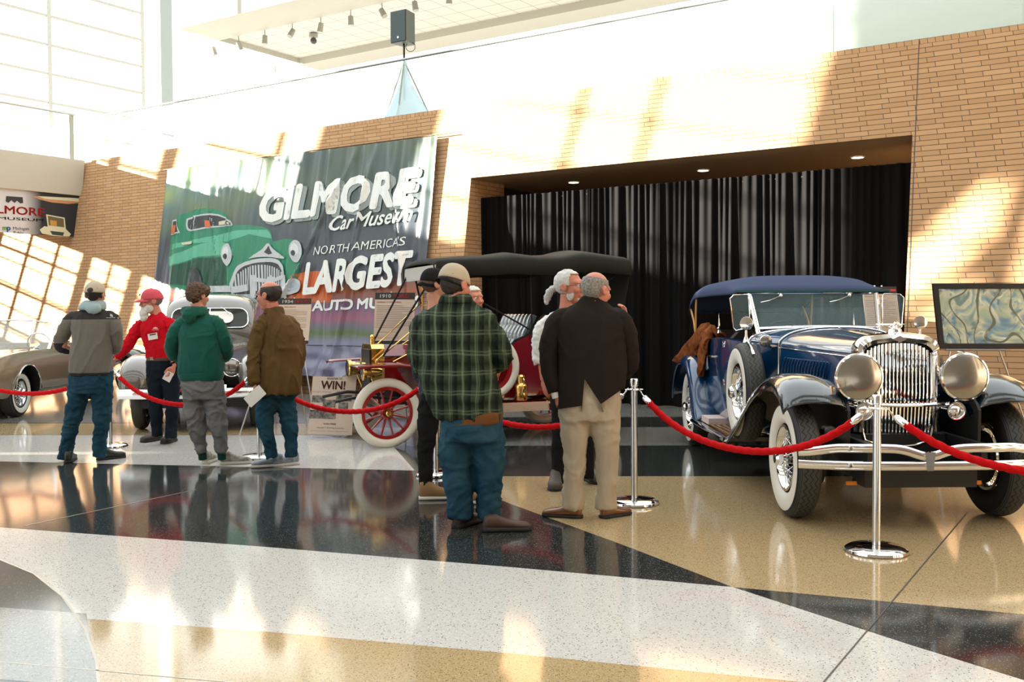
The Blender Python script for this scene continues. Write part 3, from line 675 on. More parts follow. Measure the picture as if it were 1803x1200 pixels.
# poster on the floor
t, q, rect, txt, wd, ht = board((551, 662), (628, 664), (542, 764), 12.0, 'raffle_poster', 'beige register to win poster with old photographs leaning low on the floor', 'poster', 0, 0)
BR = mat('print_brown', (0.13, 0.045, 0.02), 0.5)
txt('REGISTER TO', 0.33*wd, 0.015*ht, 0.68*wd, 0.05*ht, BR, 0.01); txt('WIN!', 0.2*wd, 0.07*ht, 0.76*wd, 0.22*ht, BR, 0.03)
txt("Driver's Training", 0.03*wd, 0.25*ht, 0.45*wd, 0.285*ht, LINE); txt('Old School!', 0.58*wd, 0.245*ht, 0.92*wd, 0.285*ht, BR)
PH = mat('photo_print', (0.30, 0.27, 0.24), 0.4, noise_s=22, noise_c=(0.03, 0.028, 0.025))
for x0, y0, x1, y1 in ((0.02, 0.33, 0.33, 0.45), (0.57, 0.31, 0.93, 0.42), (0.28, 0.40, 0.57, 0.53), (0.64, 0.44, 0.86, 0.63), (0.0, 0.58, 0.6, 0.73)): rect(x0*wd, y0*ht, x1*wd, y1*ht, PH, 0.0025, 'photograph')
txt('WIN FREE', 0.33*wd, 0.80*ht, 0.62*wd, 0.83*ht, BR, 0.01); txt('Model T Driving Lessons', 0.2*wd, 0.87*ht, 0.80*wd, 0.90*ht, BR); txt('at the museum campus this summer', 0.06*wd, 0.93*ht, 0.92*wd, 0.95*ht, LINE)
Tz = t.location.z
b = MB(); b.cyl(q(0.5*wd, 0.02, -0.02), Vector((q(0.5*wd, 0, 0).x, 0.28, -Tz+0.01)), 0.01); b.build('prop_stand', EZ, t)
b = MB(); b.prism([(0.1*wd, ht), (0.9*wd, ht), (0.9*wd, ht+0.01), (0.1*wd, ht+0.01)], -0.05, q(0, 0), q(1, 0), q(0, 1), q(0, 0, 1)); b.build('foot', EZ, t, smooth=False)
# framed aerial picture on an easel at right
t, q, rect, txt, wd, ht = board((1641, 499), (1826, 499), (1653, 614), 10.3, 'framed_picture', 'black framed aerial map picture on an easel against the brick wall', 'picture', 0, 0)
MAP = mat('aerial_picture', (0.3, 0.35, 0.3), 0.08, spec=0.8, coat=0.5); g = NG(MAP); tc = g.n('ShaderNodeTexCoord')
n = g.n('ShaderNodeTexNoise'); n.inputs['Scale'].default_value = 2.6; n.inputs['Distortion'].default_value = 2.2; n.inputs['Detail'].default_value = 2; g.l(tc.outputs['Object'], n.inputs['Vector'])
wv = g.n('ShaderNodeTexWave'); wv.inputs['Scale'].default_value = 1.6; wv.inputs['Distortion'].default_value = 24; wv.inputs['Detail'].default_value = 1; g.l(tc.outputs['Object'], wv.inputs['Vector'])
rp = g.n('ShaderNodeValToRGB'); g.l(n.outputs['Fac'], rp.inputs['Fac']); e = rp.color_ramp.elements; e[0].position = 0.3; e[0].color = (0.10, 0.15, 0.10, 1); e[1].position = 0.75; e[1].color = (0.24, 0.21, 0.24, 1)
for p_, c in ((0.42, (0.22, 0.36, 0.48)), (0.50, (0.42, 0.50, 0.36)), (0.58, (0.60, 0.62, 0.50)), (0.66, (0.17, 0.30, 0.28))): x = e.new(p_); x.color = c+(1,)
c = g.mix(g.math('GREATER_THAN', wv.outputs['Fac'], 0.96), rp.outputs['Color'], (0.16, 0.17, 0.12)); g.l(c, g.b.inputs['Base Color'])
bp = g.n('ShaderNodeBump'); bp.inputs['Distance'].default_value = 0.02; g.l(n.outputs['Fac'], bp.inputs['Height']); g.l(bp.outputs['Normal'], g.b.inputs['Normal'])
f = 0.055; rect(f, f, wd-f, ht-f, MAP, 0.003, 'picture')
FR = mat('black_frame', (0.01, 0.01, 0.011), 0.3)
b = MB()
for x0, y0, x1, y1 in ((0, 0, wd, f), (0, ht-f, wd, ht), (0, f, f, ht-f), (wd-f, f, wd, ht-f)): b.prism([(x0, y0), (x1, y0), (x1, y1), (x0, y1)], 0.03, q(0, 0, -0.012), q(1, 0), q(0, 1), q(0, 0, 1))
b.build('frame', FR, t, smooth=False); easel(t, q, wd*0.7, ht)
# ================================================================ STANCHIONS AND ROPES
ROPE = mat('red_rope', (0.50, 0.003, 0.006), 0.75, bump=0.002, bump_s=250)
def stanchion(loc, label, H=0.975, name='stanchion'):
    t = thing(name, label, 'stanchion', loc, group='chrome stanchions holding the red ropes')
    b = MB(); b.lathe([(0.0, 0.0), (0.185, 0.0), (0.192, 0.008), (0.188, 0.022), (0.165, 0.036), (0.09, 0.043), (0.03, 0.046)], n=48); b.build('base_plate', CHROME, t)
    b = MB(); b.cyl((0, 0, 0.04), (0, 0, H-0.03), 0.0255, 24); b.build('pole', mat('brushed_chrome', (0.62, 0.63, 0.64), 0.18, 1.0), t)
    b = MB(); b.lathe([(0, H), (0.027, H), (0.031, H-0.006), (0.031, H-0.055), (0.026, H-0.06), (0.0, H-0.06)], n=24); b.build('cap', CHROME, t)
    b = MB(); b.torus((0, 0, H-0.085), 0.034, 0.007, 'z', 24, 8)
    for a in range(4):
        c = Vector((math.cos(a*PI/2+0.1)*0.052, math.sin(a*PI/2+0.1)*0.052, H-0.085)); b.torus(c, 0.018, 0.004, 'z', 16, 6)
    b.build('rope_ring', CHROME, t)
    return t
def gpt(px, py): p = PF(px, py); return Vector((p.x, p.y, 0))
ST = [gpt(1543, 971), gpt(1117, 886), gpt(768, 836), gpt(457, 806), gpt(194, 786)]
dirR = (ST[0]-ST[1]); ST.append(ST[0]+Vector((1.95, -0.6, 0))); ST.append(ST[4]+Vector((-2.1, 0.55, 0)))
LB = ['nearest chrome stanchion, standing before the blue car bumper', 'chrome stanchion beside the man in the dark blazer', 'chrome stanchion mostly hidden behind the man in the plaid shirt', 'chrome stanchion whose base shows beside the sneakers of the man in the brown jacket', 'chrome stanchion between the man in the grey fleece and the man in red']
for i in range(5): stanchion(ST[i], LB[i])
def rope(a, b_, sag, label, H=0.885):
    a, b_ = Vector(a), Vector(b_); d = (b_-a); d.z = 0; u = d.normalized()
    A_ = a+u*0.055+Vector((0, 0, H)); B2 = b_-u*0.055+Vector((0, 0, H)); n = 170
    t = thing('barrier_rope', label, 'rope', (A_+B2)/2, group='twisted red barrier ropes'); o = Vector(t.location)
    path = []
    for i in range(n+1):
        k = i/n; p = A_.lerp(B2, k); x = 2*k-1; p.z -= sag*(1-(0.75*x*x+0.25*x**4)); path.append(p)
    L = sum((path[i+1]-path[i]).length for i in range(n))
    i0 = next(i for i in range(n) if (path[i]-A_).length > 0.13); i1 = n-i0
    core = path[i0:i1+1]; r0 = 0.0235; rings = []
    nn = 18; run = 0
    for i, p in enumerate(core):
        tg = (core[min(i+1, len(core)-1)]-core[max(i-1, 0)]).normalized(); sd = tg.cross(Vector((0, 0, 1))).normalized(); up = sd.cross(tg)
        if i: run += (core[i]-core[i-1]).length
        tw = run*42
        rings.append([p-o+(sd*math.cos(2*PI*j/nn)+up*math.sin(2*PI*j/nn))*r0*(0.84+0.3*abs(math.cos(1.5*(2*PI*j/nn)+tw))) for j in range(nn)])
    b = MB(); b.loft(rings); b.build('rope', ROPE, t, sharp=70)
    for e_, (p0, p1, pe) in enumerate(((path[i0+1], path[i0-4], A_), (path[i1-1], path[i1+4], B2))):
        b = MB(); b.cyl(p0-o, p1-o, 0.024, 16); d2 = (p1-p0).normalized(); b.cyl(p1-o, p1+d2*0.014-o, 0.024, 16, 0.012)
        b.tube([p1-o, p1+d2*0.03-o, pe+Vector((0, 0, 0.012))-o, pe-o], 0.005, 8); b.build('end_hook', CHROME, t)
rope(ST[1], ST[0], 0.36, 'red rope sagging in front of the blue car front wheel')
rope(ST[0], ST[5], 0.36, 'red rope sagging in front of the blue car bumper towards the picture edge')
rope(ST[2], ST[1], 0.36, 'red rope running behind the plaid shirt and the khaki trousers')
rope(ST[3], ST[2], 0.35, 'red rope crossing the red spoked front wheel')
rope(ST[4], ST[3], 0.37, 'red rope sagging in front of the man in the red shirt and grey sedan')
rope(ST[6], ST[4], 0.30, 'red rope in front of the tan convertible wheel')
# ================================================================ UPPER LEVEL OBJECTS
SPK = mat('speaker_grey', (0.045, 0.07, 0.075), 0.5); 
sp0 = P(711, 50, 19.4); gz = 5.1
st = thing('loudspeaker', 'dark grey loudspeaker box on a pole above the glass balustrade', 'loudspeaker', sp0)
Rk = Matrix.Rotation(math.radians(-32), 3, 'Z')
b = MB(); b.loft([[Rk @ Vector((x*k, y, z)) for x, z in ((-0.19, -0.30), (0.19, -0.30), (0.19, 0.30), (-0.19, 0.30))] for y, k in ((-0.17, 1.0), (0.17, 0.72))]); b.build('cabinet', mat('speaker_case', (0.07, 0.075, 0.06), 0.5), st, smooth=False)
b = MB(); b.loft([[Rk @ Vector((x, y, z)) for x, z in ((-0.175, -0.285), (0.175, -0.285), (0.175, 0.285), (-0.175, 0.285))] for y in (-0.185, -0.172)]); b.build('front_grille', SPK, st, smooth=False)
b = MB(); b.lathe([(0, -0.19), (0.022, -0.19), (0.022, -0.185)], Rk @ Vector((0, 0, -0.21)), 'y', 16, R=Rk); b.build('badge', WP, st)
b = MB(); b.torus(Rk @ Vector((0.12, 0.05, -0.36)), 0.09, 0.006, 'y', 18, 6); b.build('cable', BLACK, st)
ts = thing('speaker_stand', 'tripod speaker stand under a stretched pale blue fabric cover', 'speaker stand', (sp0.x, sp0.y, gz))
hz = sp0.z-0.30-gz
b = MB(); b.cyl((0, 0, 0.5), (0, 0, hz), 0.02, 10); b.build('pole', BLACK, ts)
for a in (0.4, 2.5, 4.6):
    b = MB(); b.cyl((0, 0, 1.25), (0.62*math.cos(a), 0.62*math.sin(a), 0.02), 0.016, 8); b.build('leg', mat('stand_olive', (0.10, 0.12, 0.07), 0.5), ts)
b = MB(); rr = []
for k in range(12):
    z = 0.03+(hz-0.35)*k/11; q_ = 0.05+0.72*(1-k/11)**1.8
    rr.append([Vector((q_*math.cos(a)*(1 if i % 4 == 0 else 0.62), q_*math.sin(a)*(1 if i % 4 == 0 else 0.62), z)) for i, a in enumerate([0.4+2*PI*i/12 for i in range(12)])])
b.loft(rr, cap=False); b.build('fabric_cover', mat('scrim_blue', (0.42, 0.62, 0.72), 0.7, alpha=0.75), ts)
# track lights under the upper ceiling
TL = mat('track_white', (0.30, 0.29, 0.25), 0.5)
tr = thing('light_track', 'long thin light track under the upper ceiling', 'light track', PF(365, 70, CZ+0.1))
b = MB(); b.box(TX*14, (28.5, 0.04, 0.04), RZ); b.build('rail', TL, tr, smooth=False)
tb = Vector(tr.location)
for i in range(11):
    p = tb+TX*(0.25+1.02*i)
    t = thing('track_spotlight', ['white track spotlight over the upper level, number one from the ceiling corner', 'white track spotlight'][0].replace('number one', ['first', 'second', 'third', 'fourth', 'fifth', 'sixth', 'seventh', 'eighth', 'ninth', 'tenth', 'eleventh'][i]), 'spotlight', p, group='spotlights along the upper ceiling track')
    b = MB(); b.cyl((0, 0, -0.02), (0, 0, -0.28), 0.012, 8); b.build('stem', TL, t)
    a = 0.5+0.35*math.sin(i*2.3); d = Vector((0.5*math.sin(a)*math.cos(i), 0.5*math.sin(a)*math.sin(i*1.7), -math.cos(a))).normalized()
    b = MB(); b.cyl(Vector((0, 0, -0.30))-d*0.06, Vector((0, 0, -0.30))+d*0.16, 0.065, 14, 0.075); b.build('lamp_head', TL, t)
cm_ = thing('security_camera', 'small dark dome camera on the upper tiled ceiling', 'camera', P(552, 68, 27.5))
b = MB(); b.lathe([(0, 0.12), (0.12, 0.12), (0.12, 0.04), (0.05, 0.03), (0.05, -0.02)], n=16); b.build('mount', TL, cm_)
b = MB(); b.sphere((0, 0, -0.06), 0.09, 14, 8); b.build('dome', mat('dome_dark', (0.05, 0.045, 0.04), 0.2), cm_)
ex = thing('exit_sign', 'small lit exit sign at the corner of the upper ceiling', 'exit sign', PF(491, 121, CZ-0.13))
b = MB(); b.box((0, 0, 0), (0.36, 0.06, 0.24), RZ); b.box((0, 0, 0.135), (0.08, 0.03, 0.05), RZ); b.build('housing', mat('sign_white', (0.75, 0.68, 0.6), 0.5), ex, smooth=False)
EM = frameM(RZ @ Vector((-0.15, -0.035, -0.07)), TX, (0, 0, 1)); text_mesh('EXIT', 0.19, mat('exit_red', (0.7, 0.1, 0.06), 0.5, emit=(1, 0.2, 0.1), estr=0.6), 'lettering', ex, ext=0.001, M=EM, width=0.3)
# ================================================================ shared car helpers
def tyre_mat(name, zig, base=(0.018, 0.018, 0.018), N=44, amp=0.024, gw=0.0045):
    m = mat(name, base, 0.62); g = NG(m)
    tc = g.n('ShaderNodeTexCoord'); sp = g.n('ShaderNodeSeparateXYZ'); g.l(tc.outputs['Object'], sp.inputs[0])
    an = g.math('ARCTAN2', sp.outputs['Z'], sp.outputs['Y'])
    tri = g.math('PINGPONG', g.math('MULTIPLY', an, N/(2*PI)*2), 1.0)
    z1 = g.math('MULTIPLY', g.math('SUBTRACT', tri, 0.5), amp)
    out = None
    for off in ((-0.036, 0.0, 0.036) if zig else ()):
        d = g.math('ABSOLUTE', g.math('SUBTRACT', g.math('SUBTRACT', sp.outputs['X'], off), z1))
        k = g.math('LESS_THAN', d, gw); out = k if out is None else g.math('MAXIMUM', out, k)
    for off in (-0.062, 0.062, 0.072, -0.072):
        d = g.math('ABSOLUTE', g.math('SUBTRACT', sp.outputs['X'], off)); k = g.math('LESS_THAN', d, 0.0022); out = k if out is None else g.math('MAXIMUM', out, k)
    c = g.mix(out, (0.040, 0.040, 0.037), (0.002, 0.002, 0.002)); g.l(c, g.b.inputs['Base Color'])
    bp = g.n('ShaderNodeBump'); bp.invert = True; bp.inputs['Distance'].default_value = 0.006; g.l(out, bp.inputs['Height']); g.l(bp.outputs['Normal'], g.b.inputs['Normal'])
    return m
TREAD = tyre_mat('tyre_tread', True); TREADP = tyre_mat('tyre_tread_plain', False)
SIDEW = mat('tyre_sidewall', (0.012, 0.012, 0.012), 0.55, spec=0.25); WHITEW = mat('whitewall', (0.74, 0.72, 0.66), 0.5)
def tyre_mesh(R, wd, ri, ww0, ww1, tread, allwhite=False, white2=-1):
    """tyre lathed about x; whitewall between radii ww0 and ww1"""
    b = MB(); rc, a, bb = (R+ri)/2, (R-ri)/2, wd/2; pr = []
    for i in range(49):
        th = -PI/2+2*PI*i/48; c, s_ = math.cos(th), math.sin(th)
        e = 0.75; pr.append((rc+a*abs(s_)**e*(1 if s_ > 0 else -1), bb*abs(c)**e*(1 if c > 0 else -1)))
    for i in range(48):
        r = (pr[i][0]+pr[i+1][0])/2; h = (pr[i][1]+pr[i+1][1])/2
        if allwhite: mi = 2
        elif ww0 < r < ww1 and h*white2 > 0: mi = 2
        elif r > R-0.028: mi = 0
        else: mi = 1
        b.lathe([pr[i], pr[i+1]], axis='x', n=72, mi=mi)
    return b, [tread, SIDEW, WHITEW]
def wire_wheel(name, parent, R, wd, ri, ww=(0, 0), tread=None, loc=(0, 0, 0), nsp=36, hubr=0.05, paint=None, outer=-1):
    P_ = paint or CHROME
    b = MB()
    prof = [(ri-0.012, -wd*0.40), (ri+0.006, -wd*0.40), (ri+0.004, -wd*0.34), (ri-0.025, -wd*0.25), (ri-0.03, 0), (ri-0.025, wd*0.25), (ri+0.004, wd*0.34), (ri+0.006, wd*0.4), (ri-0.012, wd*0.4), (ri-0.035, wd*0.25), (ri-0.04, 0), (ri-0.035, -wd*0.25), (ri-0.012, -wd*0.40)]
    b.lathe(prof, axis='x', n=64)
    for k in range(nsp):
        a = 2*PI*k/nsp; inner = k % 2; hx = outer*(wd*0.52) if inner else -outer*wd*0.2
        a2 = a+(0.30 if (k//2) % 2 else -0.30)
        h = Vector((hx, hubr*math.cos(a2+a*0), hubr*math.sin(a2))); rx = outer*wd*(0.12 if k % 4 < 2 else -0.12)
        b.cyl(h, Vector((rx, (ri-0.035)*math.cos(a), (ri-0.035)*math.sin(a))), 0.0028, 5, cap=False)
    b.cyl((-wd*0.6, 0, 0), (wd*0.5, 0, 0), hubr*0.85, 20)
    o = b.build(name, P_, parent, loc=loc)
    tb, ms = tyre_mesh(R, wd, ri, ww[0], ww[1], tread or TREAD, white2=outer); tb.build('tyre', ms, o)
    b = MB(); b.lathe([(0, outer*wd*0.80), (hubr*0.8, outer*wd*0.78), (hubr*1.15, outer*wd*0.68), (hubr*1.2, outer*wd*0.5), (hubr*1.45, outer*wd*0.44), (hubr*1.45, outer*wd*0.4)], axis='x', n=28); b.build('hub_cap', CHROME, o)
    return o
def sec(y, hw, zb, zs, zt, e=2.3, n=12, cx=0.0, tuck=0.0):
    """cross-section from left bottom over the top to right bottom"""
    pts = [Vector((cx-hw+tuck, y, zb)), Vector((cx-hw+tuck*0.3, y, zb+(zs-zb)*0.4)), Vector((cx-hw, y, zs))]
    for i in range(1, 2*n):
        a = PI-PI*i/(2*n); c, s_ = math.cos(a), math.sin(a)
        pts.append(Vector((cx+hw*abs(c)**(2/e)*(1 if c > 0 else -1), y, zs+(zt-zs)*abs(s_)**(2/e))))
    pts += [Vector((cx+hw, y, zs)), Vector((cx+hw-tuck*0.3, y, zb+(zs-zb)*0.4)), Vector((cx+hw-tuck, y, zb))]
    return pts
def fender(path, xi, xo, prof, widths=None, n=40):
    """path: list of (y, z); returns open strip rings; prof list of (u, h)"""
    q = spline(path, n); rings = []
    for i, (y, z) in enumerate(q):
        a = q[max(i-1, 0)]; c = q[min(i+1, n-1)]; t = Vector((0, c[0]-a[0], c[1]-a[1])).normalized(); nn = Vector((0, -t.z, t.y))
        if nn.z < 0: nn = -nn
        k = widths(i/(n-1)) if widths else 1.0
        rings.append([Vector((xi+(xo-xi)*u*k, y, z))+nn*h for u, h in prof])
    return rings
def sheet(rings, name, m, parent, th=0.012, sharp=40):
    b = MB(); b.loft(rings, closed=False, cap=False); o = b.build(name, m, parent, sharp=sharp)
    md = o.modifiers.new('s', 'SOLIDIFY'); md.thickness = th; md.offset = 0; return o
# ================================================================ BLUE PHAETON
NAVY = mat('navy_paint', (0.003, 0.045, 0.13), 0.16, coat=1.0, spec=0.5, coat_rough=0.02)
BLKP = mat('midnight_paint', (0.002, 0.007, 0.012), 0.16, coat=1.0, coat_rough=0.02)
DARKM = mat('chassis_black', (0.006, 0.006, 0.006), 0.5)
LEATH = mat('dark_interior', (0.012, 0.008, 0.006), 0.6)
CLOTHB = mat('blue_canvas', (0.045, 0.065, 0.125), 0.9, bump=0.0008, bump_s=400)
LENSM = mat('lamp_lens', (0.33, 0.32, 0.29), 0.18, 0.85, coat=1.0)
CGL = mat('windshield_glass', (0.25, 0.4, 0.42), 0.0, spec=0.8, alpha=0.13)
du = thing('classic_phaeton', 'dark blue vintage open car with chrome grille and blue canvas top', 'car', (2.77, 7.2, 0))
for sx in (-1, 1):
    for y, nm in ((0, 'front'), (3.87, 'rear')):
        if y > 0 and sx > 0: pass
        wire_wheel('wheel', du, 0.428, 0.185, 0.235, (0.25, 0.375), loc=(sx*0.725, y, 0.428), outer=sx)
    sp_ = wire_wheel('spare_wheel', du, 0.428, 0.185, 0.235, (0.25, 0.375), loc=(sx*0.75, 1.40, 0.79), outer=sx)
    # front fender, running board, rear fender
    path = [(-0.36, 0.83), (-0.31, 0.88), (-0.18, 0.955), (0, 0.985), (0.3, 0.97), (0.6, 0.88), (0.9, 0.735), (1.2, 0.57), (1.5, 0.43), (1.68, 0.375)]
    prof = [(-0.06, -0.14), (0, -0.03), (0.12, 0.015), (0.4, 0.045), (0.7, 0.04), (0.88, 0.01), (0.97, -0.03), (1.0, -0.075), (0.985, -0.085)]
    sheet(fender(path, sx*0.46, sx*0.89, prof), 'front_fender', BLKP, du)
    b = MB(); q = spline(path, 30); b.prism([(y, z-0.03) for y, z in q]+[(1.68, 0.34), (0.75, 0.40), (0.55, 0.45), (-0.35, 0.55)], 0.02, (sx*0.44, 0, 0), (0, 1, 0), (0, 0, 1), (sx, 0, 0)); b.build('splash_apron', DARKM, du, smooth=False)
    b = MB(); b.box((sx*0.68, 2.45, 0.345), (0.42, 1.56, 0.035)); rb = b.build('running_board', BLKP, du, smooth=False)
    for i in range(6):
        b = MB(); b.tube([(sx*(0.52+i*0.058), 1.72, 0.37), (sx*(0.52+i*0.058), 3.1, 0.37)], (0.02, 0.009), 8, up=(0, 0, 1)); b.tube([(sx*(0.52+i*0.058), 1.72, 0.37), (sx*(0.52+i*0.058), 3.1, 0.37)], [(0.018, 0.008)]*2, 8, up=(0, 0, 1)); b.build('tread_strip', mat('brass_strip', (0.62, 0.36, 0.16), 0.25, 0.9), rb)
    b = MB(); b.tube([(sx*0.895, 1.7, 0.35), (sx*0.895, 3.2, 0.35)], 0.018, 8); b.build('board_edge', CHROME, rb)
    rpath = [(3.1, 0.36), (3.22, 0.50), (3.38, 0.76), (3.6, 0.93), (3.9, 0.985), (4.25, 0.93), (4.5, 0.74), (4.62, 0.50)]
    sheet(fender(rpath, sx*0.55, sx*0.88, prof), 'rear_fender', NAVY if sx < 0 else BLKP, du)
    b = MB(); b.prism([(y, z-0.02) for y, z in spline(rpath, 24)]+[(4.5, 0.4), (3.2, 0.34)], 0.02, (sx*0.55, 0, 0), (0, 1, 0), (0, 0, 1), (sx, 0, 0)); b.build('wheel_arch', DARKM, du, smooth=False)
    # headlight
    hx, hy, hz = sx*0.366, -0.28, 1.03
    b = MB(); b.lathe([(0.0, 0.24), (0.03, 0.235), (0.09, 0.17), (0.135, 0.08), (0.155, 0.0), (0.165, -0.01), (0.17, -0.025), (0.166, -0.04), (0.155, -0.045)], (hx, hy, hz), 'y', 44); hl = b.build('headlight', CHROME, du)
    b = MB(); b.lathe([(0.157, -0.04), (0.12, -0.052), (0.07, -0.06), (0.0, -0.063)], (hx, hy, hz), 'y', 40); b.build('lens', LENSM, hl)
    b = MB(); b.cyl((hx, hy+0.06, hz-0.13), (hx, hy+0.1, 0.84), 0.016, 10); b.cyl((hx, hy-0.02, hz+0.165), (hx, hy+0.06, hz+0.165), 0.012, 8); b.build('bracket', CHROME, hl)
    # horn
    b = MB(); x0 = sx*0.32; b.lathe([(0.0, 0.30), (0.02, 0.3), (0.022, 0.12), (0.03, 0.05), (0.045, 0.0), (0.062, -0.03), (0.064, -0.034), (0.058, -0.034), (0.045, -0.015), (0.028, -0.03), (0.0, -0.034)], (x0, -0.26, 0.79), 'y', 28); b.build('horn', CHROME, du)
    # cowl light, mirror
    b = MB(); c = (sx*0.61, 1.28, 1.235); b.lathe([(0, 0.11), (0.03, 0.10), (0.045, 0.05), (0.052, 0), (0.054, -0.012), (0.05, -0.018)], c, 'y', 24); b.cyl((sx*0.6, 1.33, 1.2), (sx*0.50, 1.4, 1.16), 0.012, 8); cl = b.build('cowl_light', CHROME, du)
    b = MB(); b.lathe([(0.05, -0.016), (0.03, -0.024), (0, -0.026)], c, 'y', 24); b.build('lens', LENSM, cl)
    b = MB(); c = Vector((sx*0.75, 1.38, 1.385)); b.lathe([(0, 0.02), (0.05, 0.012), (0.058, 0), (0.058, -0.006), (0.052, -0.008), (0, -0.008)], c, 'y', 28)
    b.tube([c-Vector((0, -0.01, 0.055)), c-Vector((0, -0.01, 0.11)), c-Vector((0, -0.01, 0.165))], [0.009, 0.012, 0.03], 12); b.tube([(sx*0.75, 1.40+0.44*math.sin(a), 0.79+0.44*math.cos(a)) for a in np.arange(-0.7, 0.75, 0.1)], (0.012), 8); b.build('mirror', CHROME, du)
    # windshield post, wind wing
    b = MB(); b.tube([(sx*0.54, 1.72, 1.20), (sx*0.55, 1.80, 1.33), (sx*0.585, 1.98, 1.66)], [(0.022, 0.012)]*3, 10); b.build('windshield_post', CHROME, du)
    fr = [(0, 0), (0.02, 0.25), (0.05, 0.29), (0.20, 0.30), (0.215, 0.27), (0.18, 0.02), (0.165, 0), (0.02, -0.02)]
    O = Vector((sx*0.60, 1.86, 1.35)); ax_ = Vector((sx*0.93, -0.2, -0.05)); ay_ = Vector((0.02, 0.16, 0.98)); PL = [O+ax_*x+ay_*z for x, z in [(0, 0.0), (0.01, 0.28), (0.03, 0.30), (0.17, 0.30), (0.205, 0.27), (0.175, 0.0), (0.15, -0.03), (0.1, -0.02)]]
    b = MB(); b.tube(PL, 0.006, 8, loop=True, cap=False); ww_ = b.build('wind_wing', CHROME, du)
    b = MB(); b.loft([[p for p in PL], [p+Vector((0, 0.004, 0)) for p in PL]]); b.build('pane', CGL, ww_, smooth=False)
    # side body hardware
    b = MB(); b.tube([(sx*0.70, 2.05, 1.02), (sx*0.74, 2.05, 1.03), (sx*0.745, 2.18, 1.03)], 0.010, 8); b.build('door_handle', CHROME, du)
    b = MB(); b.tube([(sx*0.7, 2.9, 1.02), (sx*0.74, 2.9, 1.03), (sx*0.745, 3.03, 1.03)], 0.010, 8); b.build('door_handle', CHROME, du)
    for z in (1.17, 0.80):
        b = MB(); b.cyl((sx*0.695, 2.50, z), (sx*0.715, 2.50, z), 0.016, 8); b.cyl((sx*0.705, 2.50, z-0.03), (sx*0.705, 2.50, z+0.03), 0.012, 8); b.build('hinge', CHROME, du)
    # louvres
    for i in range(15):
        y = 0.42+i*0.052; hw = 0.30+(y-0.02)*0.165; s_ = sx
        b = MB(); b.tube([(s_*(hw+0.004), y-0.045, 1.10), (s_*(hw+0.014), y-0.02, 1.04), (s_*(hw+0.014), y+0.03, 0.90), (s_*(hw+0.004), y+0.045, 0.84)], [(0.006, 0.006), (0.013, 0.012), (0.013, 0.012), (0.006, 0.006)], 8); b.build('louvre', NAVY, du)
# hood, cowl, body
hy = [(0.05, 0.300, 1.155, 1.29), (0.5, 0.375, 1.165, 1.305), (1.0, 0.455, 1.175, 1.33), (1.25, 0.500, 1.18, 1.345)]
hy2 = spline([(a, b_, c, d) for a, b_, c, d in hy], 14)
b = MB(); b.loft([sec(y, hw, 0.55, zs, zt, 2.4) for y, hw, zs, zt in hy2]); b.build('hood', NAVY, du, sharp=60)
def rib(pts, r, nm='trim_strip'):
    b = MB(); b.tube(pts, r, 8); b.build(nm, CHROME, du)
cs = [(1.25, 0.503, 1.18, 1.345), (1.45, 0.555, 1.19, 1.35), (1.65, 0.61, 1.20, 1.335), (1.80, 0.64, 1.21, 1.32)]
b = MB(); b.loft([sec(y, hw, 0.42, zs, zt, 2.5) for y, hw, zs, zt in spline(cs, 10)]); b.build('cowl', NAVY, du, sharp=60)
rib([v+Vector((0, 0, 0.003)) for v in sec(1.25, 0.506, 0.75, 1.18, 1.349, 2.4)], 0.008)
rib([v+Vector((0, 0, 0.004)) for v in sec(1.76, 0.632, 1.15, 1.21, 1.325, 2.5)[2:-2]], 0.010)
for sx in (-1, 1):
    rib([(sx*(hw+0.003), y, zs-0.0) for y, hw, zs, zt in hy2], 0.0035)
rib([(0, y, zt+0.003) for y, hw, zs, zt in hy2], 0.005)
def bw(y): return 0.64+0.065*smoothstep(1.8, 2.6, y)-0.03*smoothstep(3.2, 4.2, y)-0.12*smoothstep(4.2, 4.9, y)
rings = []
for y in np.linspace(1.78, 4.85, 26):
    hw = bw(y); zt = 1.20+0.02*math.sin((y-1.8)*2); zb = 0.38+0.25*smoothstep(3.6, 4.85, y)
    L = [(-hw+0.05, zt-0.02), (-hw+0.03, zt+0.012), (-hw, zt), (-hw-0.012, zt-0.15), (-hw-0.008, zt-0.4), (-hw+0.02, zb+0.12), (-hw+0.08, zb)]
    rings.append([Vector((x, y, z)) for x, z in L]+[Vector((-x, y, z)) for x, z in reversed(L)])
b = MB(); b.loft(rings, closed=True, cap=True)
body = b.build('body', NAVY, du, sharp=50)
me = body.data
bm = bmesh.new(); bm.from_mesh(me)          # open the cockpit between the two belt lips
for f in list(bm.faces):
    c = f.calc_center_median()
    if c.z > 1.1 and abs(c.x) < 0.3 and abs(f.normal.z) > 0.7: bm.faces.remove(f)
bm.to_mesh(me); bm.free(); md = body.modifiers.new('s', 'SOLIDIFY'); md.thickness = 0.012
b = MB(); b.box((0, 3.1, 0.75), (1.2, 2.5, 0.04)); b.build('cabin_floor', LEATH, du, smooth=False)
for y in (2.75, 3.95):
    b = MB(); b.loft([[Vector((x, y+dy, z)) for x, z in ((-0.56, 0.8), (-0.56, 1.22), (-0.5, 1.28), (0.5, 1.28), (0.56, 1.22), (0.56, 0.8))] for dy in (0, 0.14)]); b.box((0, y-0.22, 0.95), (1.12, 0.5, 0.18)); b.build('seat', LEATH, du)
b = MB(); b.torus((-0.26, 2.12, 1.22), 0.2, 0.012, 'y', 28, 8, R=Matrix.Rotation(0.5, 3, 'X')); b.cyl((-0.26, 2.1, 1.2), (-0.26, 1.8, 1.1), 0.015); b.build('steering_wheel', mat('black_gloss', (0.01, 0.01, 0.01), 0.2), du)
